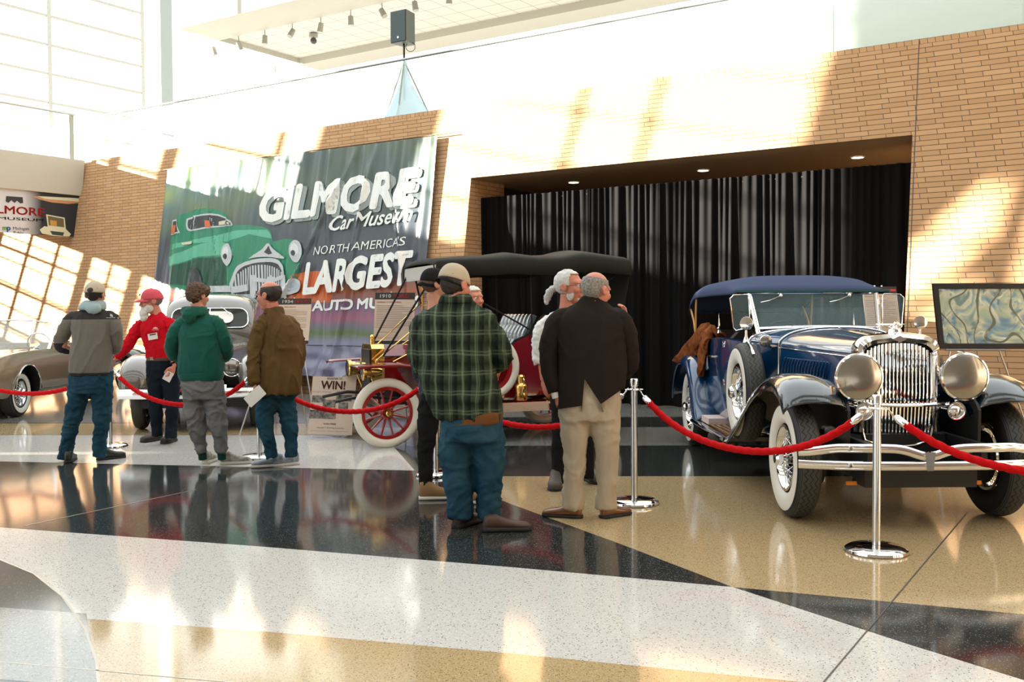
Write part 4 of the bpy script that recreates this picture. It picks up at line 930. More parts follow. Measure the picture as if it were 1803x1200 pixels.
b = MB(); b.loft([[Vector((x, y, z)) for x, z in ((-0.6, 1.0), (-0.58, 1.29), (0.58, 1.29), (0.6, 1.0))] for y in (1.80, 1.86)]); b.build('dashboard', LEATH, du, smooth=False)
# windshield
b = MB(); b.tube([(-0.585, 1.98, 1.655), (0.585, 1.98, 1.655)], (0.014), 8); b.tube([(-0.55, 1.80, 1.335), (-0.3, 1.78, 1.345), (0, 1.77, 1.35), (0.3, 1.78, 1.345), (0.55, 1.80, 1.335)], 0.012, 8); b.build('windshield_frame', CHROME, du)
b = MB(); b.loft([[Vector((-0.55, 1.80+d, 1.335)), Vector((0.55, 1.80+d, 1.335)), Vector((0.58, 1.975+d, 1.65)), Vector((-0.58, 1.975+d, 1.65))] for d in (0, 0.005)]); b.build('windshield', CGL, du, smooth=False)
for x in (-0.30, 0.33):
    b = MB(); b.sphere((x, 1.95, 1.63), 0.018, 10, 6); b.tube([(x, 1.94, 1.63), (x-0.12, 1.90, 1.585), (x-0.2, 1.885, 1.57)], 0.004, 6); b.build('wiper', CHROME, du)
# canvas top
def topsec(y, hw, ze, zt, drop=0.0):
    pts = [Vector((-hw, y, ze-0.02-drop)), Vector((-hw, y, ze))]
    for i in range(1, 24):
        a = PI-PI*i/24; c, s_ = math.cos(a), math.sin(a); pts.append(Vector((hw*abs(c)**0.55*(1 if c > 0 else -1), y, ze+(zt-ze)*abs(s_)**0.8)))
    return pts+[Vector((hw, y, ze)), Vector((hw, y, ze-0.02-drop))]
tp = [(1.98, 0.70, 1.665, 1.675), (2.15, 0.70, 1.665, 1.73), (2.42, 0.70, 1.665, 1.815), (2.6, 0.70, 1.665, 1.83), (3.2, 0.70, 1.665, 1.825), (3.9, 0.69, 1.66, 1.815), (4.2, 0.685, 1.64, 1.78), (4.42, 0.68, 1.58, 1.70), (4.58, 0.67, 1.51, 1.57), (4.62, 0.66, 1.44, 1.48)]
sheet([topsec(*q) for q in tp], 'canvas_top', CLOTHB, du, 0.014, sharp=60)
b = MB(); b.loft([[Vector((x, 4.62+k*0.14, z)) for x in (-0.64, 0.64)][::1]+[Vector((x, 4.63+k*0.14, z)) for x in (0.64, -0.64)] for k, z in ((0, 1.46), (1, 1.2))]); b.build('rear_curtain', LEATH, du)
b = MB(); b.box((0, 1.975, 1.672), (1.42, 0.035, 0.02)); b.build('header_rail', mat('teal_trim', (0.02, 0.09, 0.10), 0.3), du, smooth=False)
WOODB = mat('ash_bow', (0.62, 0.33, 0.09), 0.4)
for sx in (-1, 1):
    b = MB(); b.tube([(sx*0.66, 4.55, 1.53), (sx*0.66, 4.35, 1.38), (sx*0.66, 4.22, 1.2)], [(0.012, 0.02)]*3, 8); b.build('top_bow', WOODB, du)
    b = MB(); b.tube([(sx*0.66, 4.18, 1.68), (sx*0.66, 4.22, 1.45), (sx*0.66, 4.24, 1.2)], [(0.012, 0.02)]*3, 8); b.build('top_bow', WOODB, du)
    b = MB(); b.lathe([(0, 0.17), (0.004, 0.12), (0.010, 0.05), (0.008, 0.03), (0.022, 0.02), (0.012, 0.0), (0.02, -0.03)], (sx*0.68, 2.85, 1.30), 'z', 12); b.build('top_prop_finial', CHROME, du)
# radiator shell and grille
def rad(y, k, zt=1.30, hw=0.285, top=0.12, zb=0.52):
    pts = []
    for x, z in [(-hw, zb+0.10), (-hw, 0.8), (-hw, zt-top)]: pts.append(Vector((x*k, y, z)))
    for i in range(1, 16):
        a = PI-PI*i/16; c, s_ = math.cos(a), math.sin(a); pts.append(Vector((hw*k*abs(c)**0.55*(1 if c > 0 else -1), y, zt-top+top*abs(s_)**0.75+(0.012*k if i == 8 else 0))))
    for x, z in [(hw, zt-top), (hw, 0.8), (hw, zb+0.10)]: pts.append(Vector((x*k, y, z)))
    return pts
sheet([rad(0.06, 1.03, 1.31), rad(-0.02, 1.05, 1.325), rad(-0.07, 1.02, 1.315), rad(-0.085, 0.95, 1.29), rad(-0.07, 0.90, 1.265), rad(0.0, 0.88, 1.255)], 'radiator_shell', CHROME, du, 0.006)
b = MB(); b.box((0, 0.045, 0.88), (0.50, 0.02, 0.68)); b.build('radiator_core', DARKM, du, smooth=False)
for i in range(19):
    x = -0.243+i*0.027; zt = 1.255-0.07*abs(x/0.243)**3; zb_ = 0.56+0.03*abs(x/0.243)
    b = MB(); b.tube([(x, -0.045, zt), (x, -0.055, 0.9), (x*0.96, -0.03, zb_)], [(0.0095, 0.008)]*3, 8, up=(0, -1, 0)); b.build('grille_bar', CHROME, du)
rib([(-0.26, -0.05, 0.66), (-0.235, -0.06, 0.56), (-0.12, -0.06, 0.52), (0, -0.06, 0.51), (0.12, -0.06, 0.52), (0.235, -0.06, 0.56), (0.26, -0.05, 0.66)], 0.01, 'grille_surround')
b = MB(); b.lathe([(0, 0.075), (0.015, 0.07), (0.022, 0.05), (0.045, 0.04), (0.05, 0.02), (0.035, 0)], (0, 0.0, 1.315), 'z', 20); b.tube([(0, 0.10, 1.375), (0, -0.02, 1.40), (0, -0.12, 1.385)], [0.006, 0.014, 0.004], 8); b.loft([[Vector((sx, y, 1.387)), Vector((sx, y+0.02, 1.395))] for sx, y in ((-0.11, 0.06), (0, -0.02), (0.11, 0.06))], closed=False, cap=False); b.build('radiator_mascot', CHROME, du)
b = MB(); b.loft([[Vector((x, -0.095, z)) for x, z in ((-0.05, 1.285), (0, 1.262), (0.05, 1.285), (0, 1.31))], [Vector((x, -0.085, z)) for x, z in ((-0.05, 1.285), (0, 1.262), (0.05, 1.285), (0, 1.31))]]); b.build('badge', CHROME, du)
# tie bar, bumper, axle, apron, frame
rib([(x, -0.20-0.03*math.cos(x*3), 0.845-0.02*math.cos(x*4)) for x in np.linspace(-0.44, 0.44, 14)], 0.014, 'headlight_bar')
def bumper_bar(fn, r, nm='bumper_bar'):
    pts = [(x, -0.60+0.13*(abs(x)/0.83)**3, fn(x)) for x in np.linspace(-0.83, 0.83, 48)]
    b = MB(); b.tube(pts, [(r[0], r[1])]*48, 14, up=(0, 1, 0)); return b.build(nm, CHROME, du)
bumper_bar(lambda x: 0.455, (0.030, 0.012)); bumper_bar(lambda x: 0.572-0.055*math.exp(-(x/0.13)**2)-0.035*smoothstep(0.55, 0.83, abs(x)), (0.030, 0.014))
b = MB(); b.loft([[Vector((-0.035, y, 0.55)), Vector((0.035, y, 0.55)), Vector((0.022, y, 0.425)), Vector((-0.022, y, 0.425))] for y in (-0.625, -0.585)]); b.build('bumper_clamp', CHROME, du)
for sx in (-1, 1):
    b = MB(); b.loft([[Vector((sx*0.38-0.02, y, z)) for z in (0.42, 0.6)]+[Vector((sx*0.38+0.02, y, z)) for z in (0.6, 0.42)] for y in (-0.58, 0.1)]); b.build('frame_horn', DARKM, du, smooth=False)
    b = MB(); b.tube([(sx*0.36, -0.45, 0.50), (sx*0.36, 0.0, 0.40), (sx*0.36, 0.45, 0.48)], [(0.03, 0.025)]*3, 8, up=(0, 0, 1)); b.build('leaf_spring', DARKM, du)
    b = MB(); b.cyl((sx*0.5, -0.12, 0.62), (sx*0.5, -0.02, 0.62), 0.05, 18); b.build('shock_absorber', CHROME, du)
    b = MB(); b.lathe([(0.1, 0), (0.19, 0.01), (0.19, 0.05), (0.1, 0.06)], (sx*0.60, 0, 0.428), 'x', 30); b.build('brake_drum', DARKM, du)
    b = MB(); b.box((sx*0.43, -0.35, 0.30), (0.07, 0.02, 0.025)); b.build('side_reflector', mat('amber', (0.8, 0.25, 0.02), 0.3), du, smooth=False)
b = MB(); b.tube([(-0.62, 0, 0.40), (-0.4, 0, 0.36), (0.4, 0, 0.36), (0.62, 0, 0.40)], 0.035, 10); b.build('front_axle', DARKM, du)
b = MB(); b.cyl((-0.6, 3.87, 0.428), (0.6, 3.87, 0.428), 0.05, 10); b.sphere((0, 3.87, 0.42), 0.15, 16, 10); b.build('rear_axle', DARKM, du)
b = MB(); b.box((0, -0.35, 0.36), (0.76, 0.25, 0.14)); b.box((0, 0.4, 0.45), (0.7, 0.9, 0.3)); b.box((0, 2.6, 0.40), (0.8, 4.2, 0.16)); b.build('chassis', DARKM, du, smooth=False)
b = MB(); b.loft([sec(y, 0.07, 3-2.35, 0.68, 0.72) for y in (2.3, 2.75)]); 
b = MB(); b.box((-0.69, 2.80, 0.40), (0.28, 0.36, 0.06)); o = b.build('pale_block', mat('pale_pink', (0.75, 0.6, 0.56), 0.6), du, smooth=False)  # pale pinkish block on the running board
# fur throw over the rear body side
FUR = mat('brown_fur', (0.10, 0.024, 0.007), 0.75, noise_s=14, noise_c=(0.30, 0.09, 0.02), bump=0.012, bump_s=45, bump_stretch=(3, 3, 0.6))
fth = thing('fur_throw', 'long brown fur draped over the rear side of the blue car', 'fur', (0, 0, 0)); D0 = Vector((2.77, 7.2, 0))
def furstrip(pts, rad_):
    b = MB(); q = spline(pts, 26); r_ = spline([(x,) for x in rad_], 26)
    rings = []
    for i, p in enumerate(q):
        p = Vector(p)+D0; t = (Vector(q[min(i+1, 25)])-Vector(q[max(i-1, 0)])).normalized(); a = t.cross(Vector((1, 0, 0))).normalized(); c_ = a.cross(t)
        rings.append([p+a*(r_[i][0]*math.cos(x))*(1+0.12*math.sin(x*5+i*0.5))+c_*(0.035*math.sin(x)*(1+0.25*math.sin(x*4+i))) for x in [2*PI*j/20 for j in range(20)]])
    b.loft(rings); return b.build('fur_strip', FUR, fth)
furstrip([(-0.55, 3.35, 1.20), (-0.66, 3.35, 1.27), (-0.745, 3.42, 1.24), (-0.78, 3.75, 1.10), (-0.84, 4.05, 0.98), (-0.90, 4.22, 0.93)], [0.07, 0.09, 0.11, 0.12, 0.09, 0.02])
furstrip([(-0.55, 3.2, 1.22), (-0.66, 3.2, 1.26), (-0.745, 3.22, 1.22), (-0.765, 3.28, 1.05), (-0.775, 3.3, 0.90), (-0.775, 3.3, 0.80)], [0.07, 0.1, 0.12, 0.14, 0.13, 0.05])
def boolcut(o, cutter):
    md = o.modifiers.new('b', 'BOOLEAN'); md.object = cutter; md.operation = 'DIFFERENCE'; md.solver = 'EXACT'
    dg = bpy.context.evaluated_depsgraph_get(); me = bpy.data.meshes.new_from_object(o.evaluated_get(dg)); o.modifiers.clear()
    o.data = me; bpy.data.objects.remove(cutter)
# ================================================================ RED TOURING CAR
REDP = mat('carmine_paint', (0.20, 0.004, 0.006), 0.14, coat=1.0); BRASS = mat('brass', (0.78, 0.52, 0.17), 0.14, 1.0)
CREAMT = mat('cream_rubber', (0.72, 0.70, 0.60), 0.55); BCANV = mat('black_canvas', (0.022, 0.024, 0.020), 0.75, bump=0.001, bump_s=300); WOODR = mat('red_wood', (0.30, 0.006, 0.008), 0.2, coat=0.8)
mt_ = thing('touring_car', 'dark red brass era touring car with cream tyres and black canopy', 'car', (-1.656, 11.66, 0), math.radians(-68))
def wood_wheel(loc, nm='wheel', spokes=True):
    R = 0.385; b = MB()
    b.lathe([(0.255, -0.028), (0.29, -0.028), (0.29, 0.028), (0.255, 0.028), (0.255, -0.028)], axis='x', n=56)
    for k in range(12 if spokes else 0):
        a = 2*PI*(k+0.5)/12; d = Vector((0, math.cos(a), math.sin(a))); b.tube([d*0.04, d*0.15, d*0.26], [(0.018, 0.016), (0.013, 0.015), (0.010, 0.014)], 8, up=(1, 0, 0))
    if spokes: b.lathe([(0, 0.05), (0.055, 0.05), (0.075, 0.02), (0.075, -0.03), (0.05, -0.05), (0, -0.05)], axis='x', n=24)
    w_ = b.build(nm, WOODR, mt_, loc=loc)
    b = MB(); pr = [(0.335+0.052*math.cos(t), 0.045*math.sin(t)) for t in np.linspace(0, 2*PI, 21)]; b.lathe(pr, axis='x', n=64); b.build('tyre', CREAMT, w_)
    if spokes: b = MB(); b.lathe([(0, 0.10), (0.025, 0.10), (0.033, 0.09), (0.035, 0.05), (0.05, 0.05)], axis='x', n=18); b.build('hub_cap', BRASS, w_)
    return w_
for sx in (-1, 1):
    for y in (0, 2.54): wood_wheel((sx*0.71, y, 0.385))
    fp = [(-0.36, 0.90), (-0.32, 0.915), (-0.1, 0.925), (0.15, 0.925), (0.40, 0.88), (0.62, 0.74), (0.82, 0.55), (0.98, 0.45)]
    flat = [(0, 0), (0.5, 0.012), (0.96, 0), (1.0, -0.03)]
    sheet(fender(fp, sx*0.48, sx*0.86, flat), 'front_fender', REDP, mt_, 0.008)
    sheet(fender([(2.02, 0.45), (2.14, 0.60), (2.3, 0.80), (2.54, 0.90), (2.8, 0.86), (2.98, 0.72)], sx*0.52, sx*0.86, flat), 'rear_fender', REDP, mt_, 0.008)
    b = MB(); q = spline(fp, 20); b.prism([(y, z) for y, z in q[8:]]+[(0.98, 0.40), (0.42, 0.45), (0.34, 0.62)], 0.012, (sx*0.47, 0, 0), (0, 1, 0), (0, 0, 1), (sx, 0, 0)); b.build('fender_apron', REDP, mt_, smooth=False)
    b = MB(); b.box((sx*0.67, 1.5, 0.44), (0.36, 1.08, 0.025)); b.build('running_board', REDP, mt_, smooth=False)
    b = MB(); b.box((sx*0.49, 1.5, 0.38), (0.02, 1.9, 0.14)); b.build('frame_rail', REDP, mt_, smooth=False)
    # headlamps
    b = MB(); c = (sx*0.36, -0.10, 0.83); b.lathe([(0.0, 0.14), (0.05, 0.13), (0.07, 0.08), (0.075, 0.0), (0.085, -0.01), (0.085, -0.05), (0.105, -0.06), (0.108, -0.09), (0.095, -0.10)], c, 'y', 28); b.cyl((sx*0.36, -0.08, 0.75), (sx*0.36, -0.02, 0.6), 0.012, 8); b.cyl((sx*0.36, -0.02, 0.915), (sx*0.36, -0.02, 0.95), 0.025, 12); h = b.build('headlamp', BRASS, mt_)
    b = MB(); b.lathe([(0.096, -0.095), (0, -0.10)], c, 'y', 28); b.build('lens', LENSM, h)
    # windshield stays and straps
    b = MB(); b.cyl((sx*0.50, 0.78, 1.00), (sx*0.50, 0.78, 2.0), 0.011, 8); b.build('windshield_post', BRASS, mt_)
    b = MB(); b.cyl((sx*0.50, 0.78, 1.62), (sx*0.33, -0.02, 0.95), 0.009, 8); b.build('brace_rod', BRASS, mt_)
    b = MB(); b.cyl((sx*0.50, 0.78, 1.25), (sx*0.33, 0.18, 0.93), 0.009, 8); b.build('brace_rod', BRASS, mt_)
    b = MB(); b.cyl((sx*0.58, 0.66, 2.03), (sx*0.38, 0.05, 1.0), 0.012, 8); b.build('top_strap', BLACK, mt_)
    b = MB(); b.cyl((sx*0.58, 0.70, 2.02), (sx*0.52, 0.9, 1.02), 0.012, 8); b.build('top_strap', BLACK, mt_)
    for y0, y1 in ((1.80, 1.62), (2.15, 2.6)):
        b = MB(); b.cyl((sx*0.56, y0, 2.0), (sx*0.56, y0+0.02, 1.16), 0.010, 8); b.build('top_bow', BLACK, mt_)
    b = MB(); b.cyl((sx*0.56, 1.05, 1.68), (sx*0.56, 1.80, 1.28), 0.010, 8); b.build('top_brace', BLACK, mt_)
    b = MB(); b.cyl((sx*0.56, 2.62, 1.72), (sx*0.56, 3.0, 1.98), 0.010, 8); b.build('top_brace', BLACK, mt_)
    b = MB(); b.tube([(sx*0.36, -0.5, 0.5), (sx*0.36, -0.2, 0.55), (sx*0.36, 0.3, 0.5)], 0.018, 8); b.build('frame_end', DARKM, mt_)
b = MB(); b.loft([[Vector((x, y, z)) for x, z in ((-0.24, 0.58), (-0.24, 1.08), (-0.2, 1.13), (0.2, 1.13), (0.24, 1.08), (0.24, 0.58))] for y in (-0.05, 0.10)]); b.cyl((0, 0.02, 1.13), (0, 0.02, 1.19), 0.035, 14); b.sphere((0, 0.02, 1.21), 0.03, 12, 8); b.build('radiator', BRASS, mt_, sharp=30)
b = MB(); b.box((0, -0.055, 0.84), (0.40, 0.02, 0.46)); b.build('radiator_core', DARKM, mt_, smooth=False)
b = MB(); b.loft([[Vector((x*k, y, z+dz)) for x, z in ((-0.23, 0.60), (-0.23, 0.98), (-0.12, 1.11), (0.12, 1.11), (0.23, 0.98), (0.23, 0.60))] for y, k, dz in ((0.10, 1, 0), (0.76, 1.12, 0.015))]); b.build('hood', REDP, mt_, smooth=False)
b = MB(); b.tube([(sx_*0.25, y, 0.99) for sx_, y in ((1, 0.1), (1.1, 0.76))], 0.008, 6); b.build('hood_hinge', DARKM, mt_)
b = MB(); b.box((0, 0.80, 0.86), (1.02, 0.05, 0.62)); b.build('firewall', REDP, mt_, smooth=False)
b = MB(); b.loft([[Vector((x, 0.79+d, z)) for x, z in ((-0.49, 1.2), (0.49, 1.2), (0.49, 1.98), (-0.49, 1.98))] for d in (0, 0.004)]); b.build('windshield', mat('clear_pane', (0.8, 0.9, 0.9), 0.0, alpha=0.06), mt_, smooth=False)
for z in (1.2, 1.58, 1.99):
    b = MB(); b.cyl((-0.5, 0.78, z), (0.5, 0.78, z), 0.009, 8); b.build('windshield_rail', BRASS, mt_)
# body tub with rising seat sides
def side_prof(yo, zs): return [Vector((0, y, z)) for y, z in zip(yo, zs)]
ys = [0.86, 1.30, 1.45, 1.62, 1.80, 1.95, 2.0, 2.25, 2.4, 2.6, 2.8, 3.0, 3.05]; zt = [0.85, 0.85, 0.98, 1.15, 1.22, 1.42, 1.45, 0.98, 0.98, 1.20, 1.30, 1.48, 1.48]
for sx in (-1, 1):
    b = MB(); b.prism([(y, z) for y, z in zip(ys, zt)]+[(3.02, 0.9), (2.9, 0.55), (0.86, 0.45)], 0.03, (sx*0.52, 0, 0), (0, 1, 0), (0, 0, 1), (-sx, 0, 0)); b.build('body_side', REDP, mt_, smooth=False)
    b = MB(); b.tube([(sx*0.51, y, z+0.005) for y, z in zip(ys[1:7], zt[1:7])], 0.014, 8); b.build('seat_piping', BLACK, mt_)
b = MB(); b.box((0, 1.9, 0.52), (1.0, 2.1, 0.05)); b.box((0, 3.02, 1.1), (1.04, 0.05, 0.8)); b.box((0, 2.0, 0.95), (1.0, 0.03, 0.85)); b.build('body_floor', REDP, mt_, smooth=False)
def tuft(s_, t):
    f = 0.028*abs(math.sin(s_*26))**0.5*(0.6+0.4*abs(math.sin(t*9)))
    return Vector((s_, 1.70+t*0.22-f, 0.98+t*0.46))
TUF = mat('tufted_leather', (0.10, 0.14, 0.17), 0.18, coat=1.0)
for dy in (0, 1.0):
    grid_sheet('seat_back', lambda s_, t, dy=dy: tuft(s_, t)+Vector((0, dy, 0)), -0.49, 0.49, 90, 0, 1, 20, TUF, mt_, 0.05)
    b = MB(); b.box((0, 1.50+dy, 0.93), (0.98, 0.5, 0.14)); b.build('seat_cushion', TUF, mt_)
b = MB(); b.torus((-0.2, 1.22, 1.18), 0.19, 0.012, 'y', 28, 8, R=Matrix.Rotation(0.6, 3, 'X')); b.cyl((-0.2, 1.2, 1.16), (-0.2, 0.85, 0.85), 0.012); b.build('steering_wheel', DARKM, mt_)
# canopy
def can(y, ze, zt, hw=0.62):
    pts = [Vector((-hw-0.01, y, ze-0.16)), Vector((-hw, y, ze))]
    for i in range(1, 16): a = PI-PI*i/16; pts.append(Vector((hw*(abs(math.cos(a))**0.7)*(1 if math.cos(a) > 0 else -1), y, ze+(zt-ze)*math.sin(a)**0.9)))
    return pts+[Vector((hw, y, ze)), Vector((hw+0.01, y, ze-0.16))]
cq = [(0.58, 2.02, 2.06), (0.64, 2.06, 2.12), (1.0, 2.075, 2.15), (1.30, 2.08, 2.17), (1.58, 2.10, 2.21), (1.9, 2.085, 2.175), (2.2, 2.09, 2.19), (2.45, 2.13, 2.25), (2.6, 2.13, 2.24), (2.9, 2.11, 2.20), (3.08, 2.10, 2.18), (3.12, 2.06, 2.10)]
sheet([can(*q_) for q_ in cq], 'canopy', BCANV, mt_, 0.012, sharp=60)
b = MB(); b.box((0, 0.60, 1.955), (1.26, 0.015, 0.16)); b.build('canopy_valance', mat('pale_canvas', (0.45, 0.45, 0.42), 0.7), mt_, smooth=False)
b = MB(); b.loft([[Vector((-0.6, 3.11, 2.0)), Vector((0.6, 3.11, 2.0)), Vector((0.52, 3.05, 1.4)), Vector((-0.52, 3.05, 1.4))], [Vector((-0.6, 3.12, 2.0)), Vector((0.6, 3.12, 2.0)), Vector((0.52, 3.06, 1.4)), Vector((-0.52, 3.06, 1.4))]]); b.build('rear_curtain', BCANV, mt_, smooth=False)
wood_wheel((0.66, 1.22, 0.86), 'spare_tyre', False)
b = MB(); c = (0.68, 1.62, 0); b.lathe([(0, 0.46), (0.075, 0.46), (0.08, 0.47), (0.08, 0.63), (0.075, 0.64), (0.06, 0.66), (0.05, 0.665), (0.05, 0.74), (0.03, 0.76), (0, 0.765)], c, 'z', 24); b.tube([(0.59, 1.62, 0.65), (0.575, 1.62, 0.70), (0.60, 1.62, 0.72)], 0.008, 6); b.tube([(0.77, 1.62, 0.65), (0.785, 1.62, 0.70), (0.76, 1.62, 0.72)], 0.008, 6); b.build('gas_generator', BRASS, mt_)
b = MB(); b.tube([(0.62, 1.98, 0.46), (0.62, 2.0, 0.53), (0.62, 2.1, 0.55), (0.62, 2.18, 0.50)], 0.02, 8); b.tube([(0.7, 1.98, 0.46), (0.7, 2.0, 0.53), (0.7, 2.1, 0.55), (0.7, 2.18, 0.50)], 0.02, 8); b.build('step_iron', BRASS, mt_)
b = MB(); b.loft([[Vector((0.54+d, y, z)) for y, z in ((2.08, 0.84), (2.24, 0.86), (2.24, 1.25), (2.16, 1.25))] for d in (0, 0.02)]); b.build('side_flap', mat('tan_leather', (0.55, 0.42, 0.25), 0.5), mt_, smooth=False)
b = MB(); b.cyl((0.52, 1.22, 1.0), (0.72, 1.28, 1.05), 0.012, 8); b.build('horn_bracket', BRASS, mt_)
b = MB(); b.cyl((-0.66, 0, 0.40), (0.66, 0, 0.40), 0.022, 8); b.cyl((-0.66, 2.54, 0.385), (0.66, 2.54, 0.385), 0.035, 8); b.sphere((0, 2.54, 0.385), 0.12, 14, 8); b.tube([(-0.5, 0, 0.62), (0, 0, 0.58), (0.5, 0, 0.62)], 0.02, 6); b.cyl((0, 0.2, 0.5), (0, 2.5, 0.45), 0.03, 8); b.box((0, 0.45, 0.52), (0.36, 0.5, 0.2)); b.build('axles', DARKM, mt_)
# ================================================================ GREY SEDAN
GREYP = mat('taupe_paint', (0.11, 0.098, 0.083), 0.2, 0.15, coat=1.0)
ds = thing('vintage_sedan', 'taupe grey thirties sedan with rounded fenders behind the man in red', 'car', (-4.12, 13.1, 0), 0.20)
for sx in (-1, 1):
    for y in (0, 2.95):
        wire_wheel('wheel', ds, 0.365, 0.17, 0.2, tread=TREADP, loc=(sx*0.73, y, 0.365), outer=sx, nsp=0, hubr=0.12)
    R1 = []
    for y, zt_, zb, hw, xc in ((-0.60, 0.60, 0.50, 0.06, 0.74), (-0.57, 0.74, 0.44, 0.15, 0.74), (-0.46, 0.86, 0.42, 0.20, 0.735), (-0.25, 0.95, 0.44, 0.225, 0.73), (0, 0.975, 0.46, 0.23, 0.72), (0.3, 0.95, 0.44, 0.225, 0.71), (0.65, 0.84, 0.36, 0.20, 0.70), (1.0, 0.68, 0.30, 0.16, 0.69), (1.35, 0.48, 0.28, 0.12, 0.70)):
        R1.append([Vector((sx*xc+hw*abs(math.cos(a))**0.8*(1 if math.cos(a) > 0 else -1), y, (zt_+zb)/2+(zt_-zb)/2*abs(math.sin(a))**0.8*(1 if math.sin(a) > 0 else -1))) for a in [2*PI*i/28 for i in range(28)]])
    b = MB(); b.loft(R1); b.build('front_fender', GREYP, ds, sharp=60)
    R2 = [[Vector((sx*0.72+hw*math.cos(a), y, (zt_+zb)/2+(zt_-zb)/2*math.sin(a))) for a in [2*PI*i/24 for i in range(24)]] for y, zt_, zb, hw in ((2.35, 0.5, 0.3, 0.1), (2.55, 0.78, 0.4, 0.17), (2.95, 0.92, 0.45, 0.19), (3.4, 0.8, 0.4, 0.17), (3.8, 0.5, 0.35, 0.1))]
    b = MB(); b.loft(R2); b.build('rear_fender', GREYP, ds, sharp=60)
    c = (sx*0.43, -0.22, 0.79); b = MB(); b.lathe([(0, 0.30), (0.05, 0.27), (0.095, 0.15), (0.115, 0.04), (0.122, -0.02), (0.118, -0.035)], c, 'y', 28); h = b.build('headlight', GREYP, ds)
    b = MB(); b.torus(Vector(c)+Vector((0, -0.03, 0)), 0.115, 0.010, 'y', 30, 8); b.build('headlight_rim', CHROME, h)
    b = MB(); b.lathe([(0.112, -0.03), (0.07, -0.055), (0, -0.065)], c, 'y', 26); b.build('lens', LENSM, h)
    b = MB(); b.tube([(sx*0.12, 1.66, 1.60), (sx*0.2, 1.58, 1.56), (sx*0.30, 1.46, 1.48)], 0.006, 6); b.build('wiper', CHROME, ds)
    b = MB(); b.sphere((sx*0.80, 1.62, 1.33), (0.03, 0.05, 0.035), 12, 8); b.cyl((sx*0.80, 1.62, 1.33), (sx*0.66, 1.62, 1.25), 0.008, 6); b.build('side_mirror', CHROME, ds)
    b = MB(); b.loft([[Vector((sx*0.36+dx, y, z)) for y, z in ((-0.72, 0.40), (-0.72, 0.56), (-0.66, 0.60), (-0.66, 0.40))] for dx in (-0.035, 0.035)]); b.build('bumper_guard', CHROME, ds)
def hsec(y, hw, zb, zs, zt_): return sec(y, hw, zb, zs, zt_, 2.2)
b = MB(); b.loft([hsec(*q_) for q_ in spline([(-0.52, 0.05, 0.45, 0.85, 0.98), (-0.42, 0.17, 0.45, 0.88, 1.06), (-0.15, 0.29, 0.45, 0.90, 1.13), (0.4, 0.40, 0.45, 0.93, 1.18), (1.0, 0.50, 0.45, 0.96, 1.21), (1.42, 0.60, 0.45, 1.0, 1.23)], 20)]); b.build('hood', GREYP, ds, sharp=60)
b = MB()
for i in range(16):
    z = 0.50+i*0.027; hw = 0.17-0.005*abs(i-8)
    b.tube([(-hw, -0.40+0.02, z), (-hw*0.6, -0.50, z), (0, -0.545, z), (hw*0.6, -0.50, z), (hw, -0.38, z)], 0.007, 6)
b.build('grille', CHROME, ds)
b = MB(); b.loft([hsec(*q_) for q_ in spline([(1.30, 0.62, 0.34, 1.0, 1.16), (1.6, 0.72, 0.34, 1.05, 1.22), (2.2, 0.78, 0.34, 1.08, 1.25), (3.2, 0.76, 0.34, 1.05, 1.22), (3.9, 0.6, 0.4, 0.95, 1.12), (4.35, 0.4, 0.5, 0.75, 0.85)], 18)]); b.build('body', GREYP, ds, sharp=60)
cab = [(1.42, 0.60, 1.05, 1.20, 1.26), (1.55, 0.625, 1.05, 1.36, 1.50), (1.70, 0.635, 1.05, 1.48, 1.68), (1.95, 0.65, 1.05, 1.55, 1.77), (2.5, 0.66, 1.05, 1.58, 1.81), (3.1, 0.64, 1.05, 1.53, 1.75), (3.6, 0.56, 1.05, 1.35, 1.55), (3.95, 0.40, 1.0, 1.12, 1.25)]
b = MB(); b.loft([sec(*q_, e=2.8) for q_ in cab]); cabin = b.build('roof', GREYP, ds, sharp=60)
# windshield opening: rounded dark glass with chrome surround on the sloping front
def wsp(u, v):                                # u in -1..1, v in 0..1 on the sloping front of the cabin
    y = 1.372+0.19*v+0.05*u*u; return Vector((u*0.55*(1-0.05*v), y, 1.29+0.28*v))
def rr(u0, u1, v0, v1, r, n=8):
    P_ = []
    for cx_, cy_, a0 in ((u1-r, v1-r*1.6, 0), (u0+r, v1-r*1.6, PI/2), (u0+r, v0+r*1.6, PI), (u1-r, v0+r*1.6, 1.5*PI)):
        for i in range(n+1): a = a0+PI/2*i/n; P_.append((cx_+r*math.cos(a), cy_+r*1.6*math.sin(a)))
    return P_
o_ = [wsp(u, v) for u, v in rr(-1, 1, 0, 1, 0.22)]
b = MB(); b.tube(o_, 0.009, 8, loop=True, cap=False); b.build('windshield_surround', CHROME, ds)
b = MB(); b.tube([wsp(0, 0), wsp(0, 1)], 0.008, 8); b.build('windshield_divider', CHROME, ds)
b = MB(); cpt = wsp(0, 0.5); rings = [[cpt+(p-cpt)*k for p in o_] for k in (1.0, 0.75, 0.5, 0.25, 0.02)]; b.loft(rings, cap=False); b.build('windshield', mat('sedan_glass', (0.03, 0.033, 0.03), 0.08, spec=0.25), ds)
b = MB(); rw = [wsp(u, v)+Vector((0, -0.012, 0)) for u, v in rr(-0.62, 0.62, 0.25, 0.85, 0.17)]; c2 = sum(rw, Vector((0, 0, 0)))/len(rw); b.loft([[c2+(p-c2)*k for p in rw] for k in (1, 0.5, 0.05)], cap=False)
b.build('rear_window_light_patch', mat('painted_window_glow', (0.8, 0.8, 0.75), 0.1), ds)  # pale patch painted on the windshield for daylight through the rear window
def bpr(x): return -0.74+0.16*(abs(x)/0.9)**3
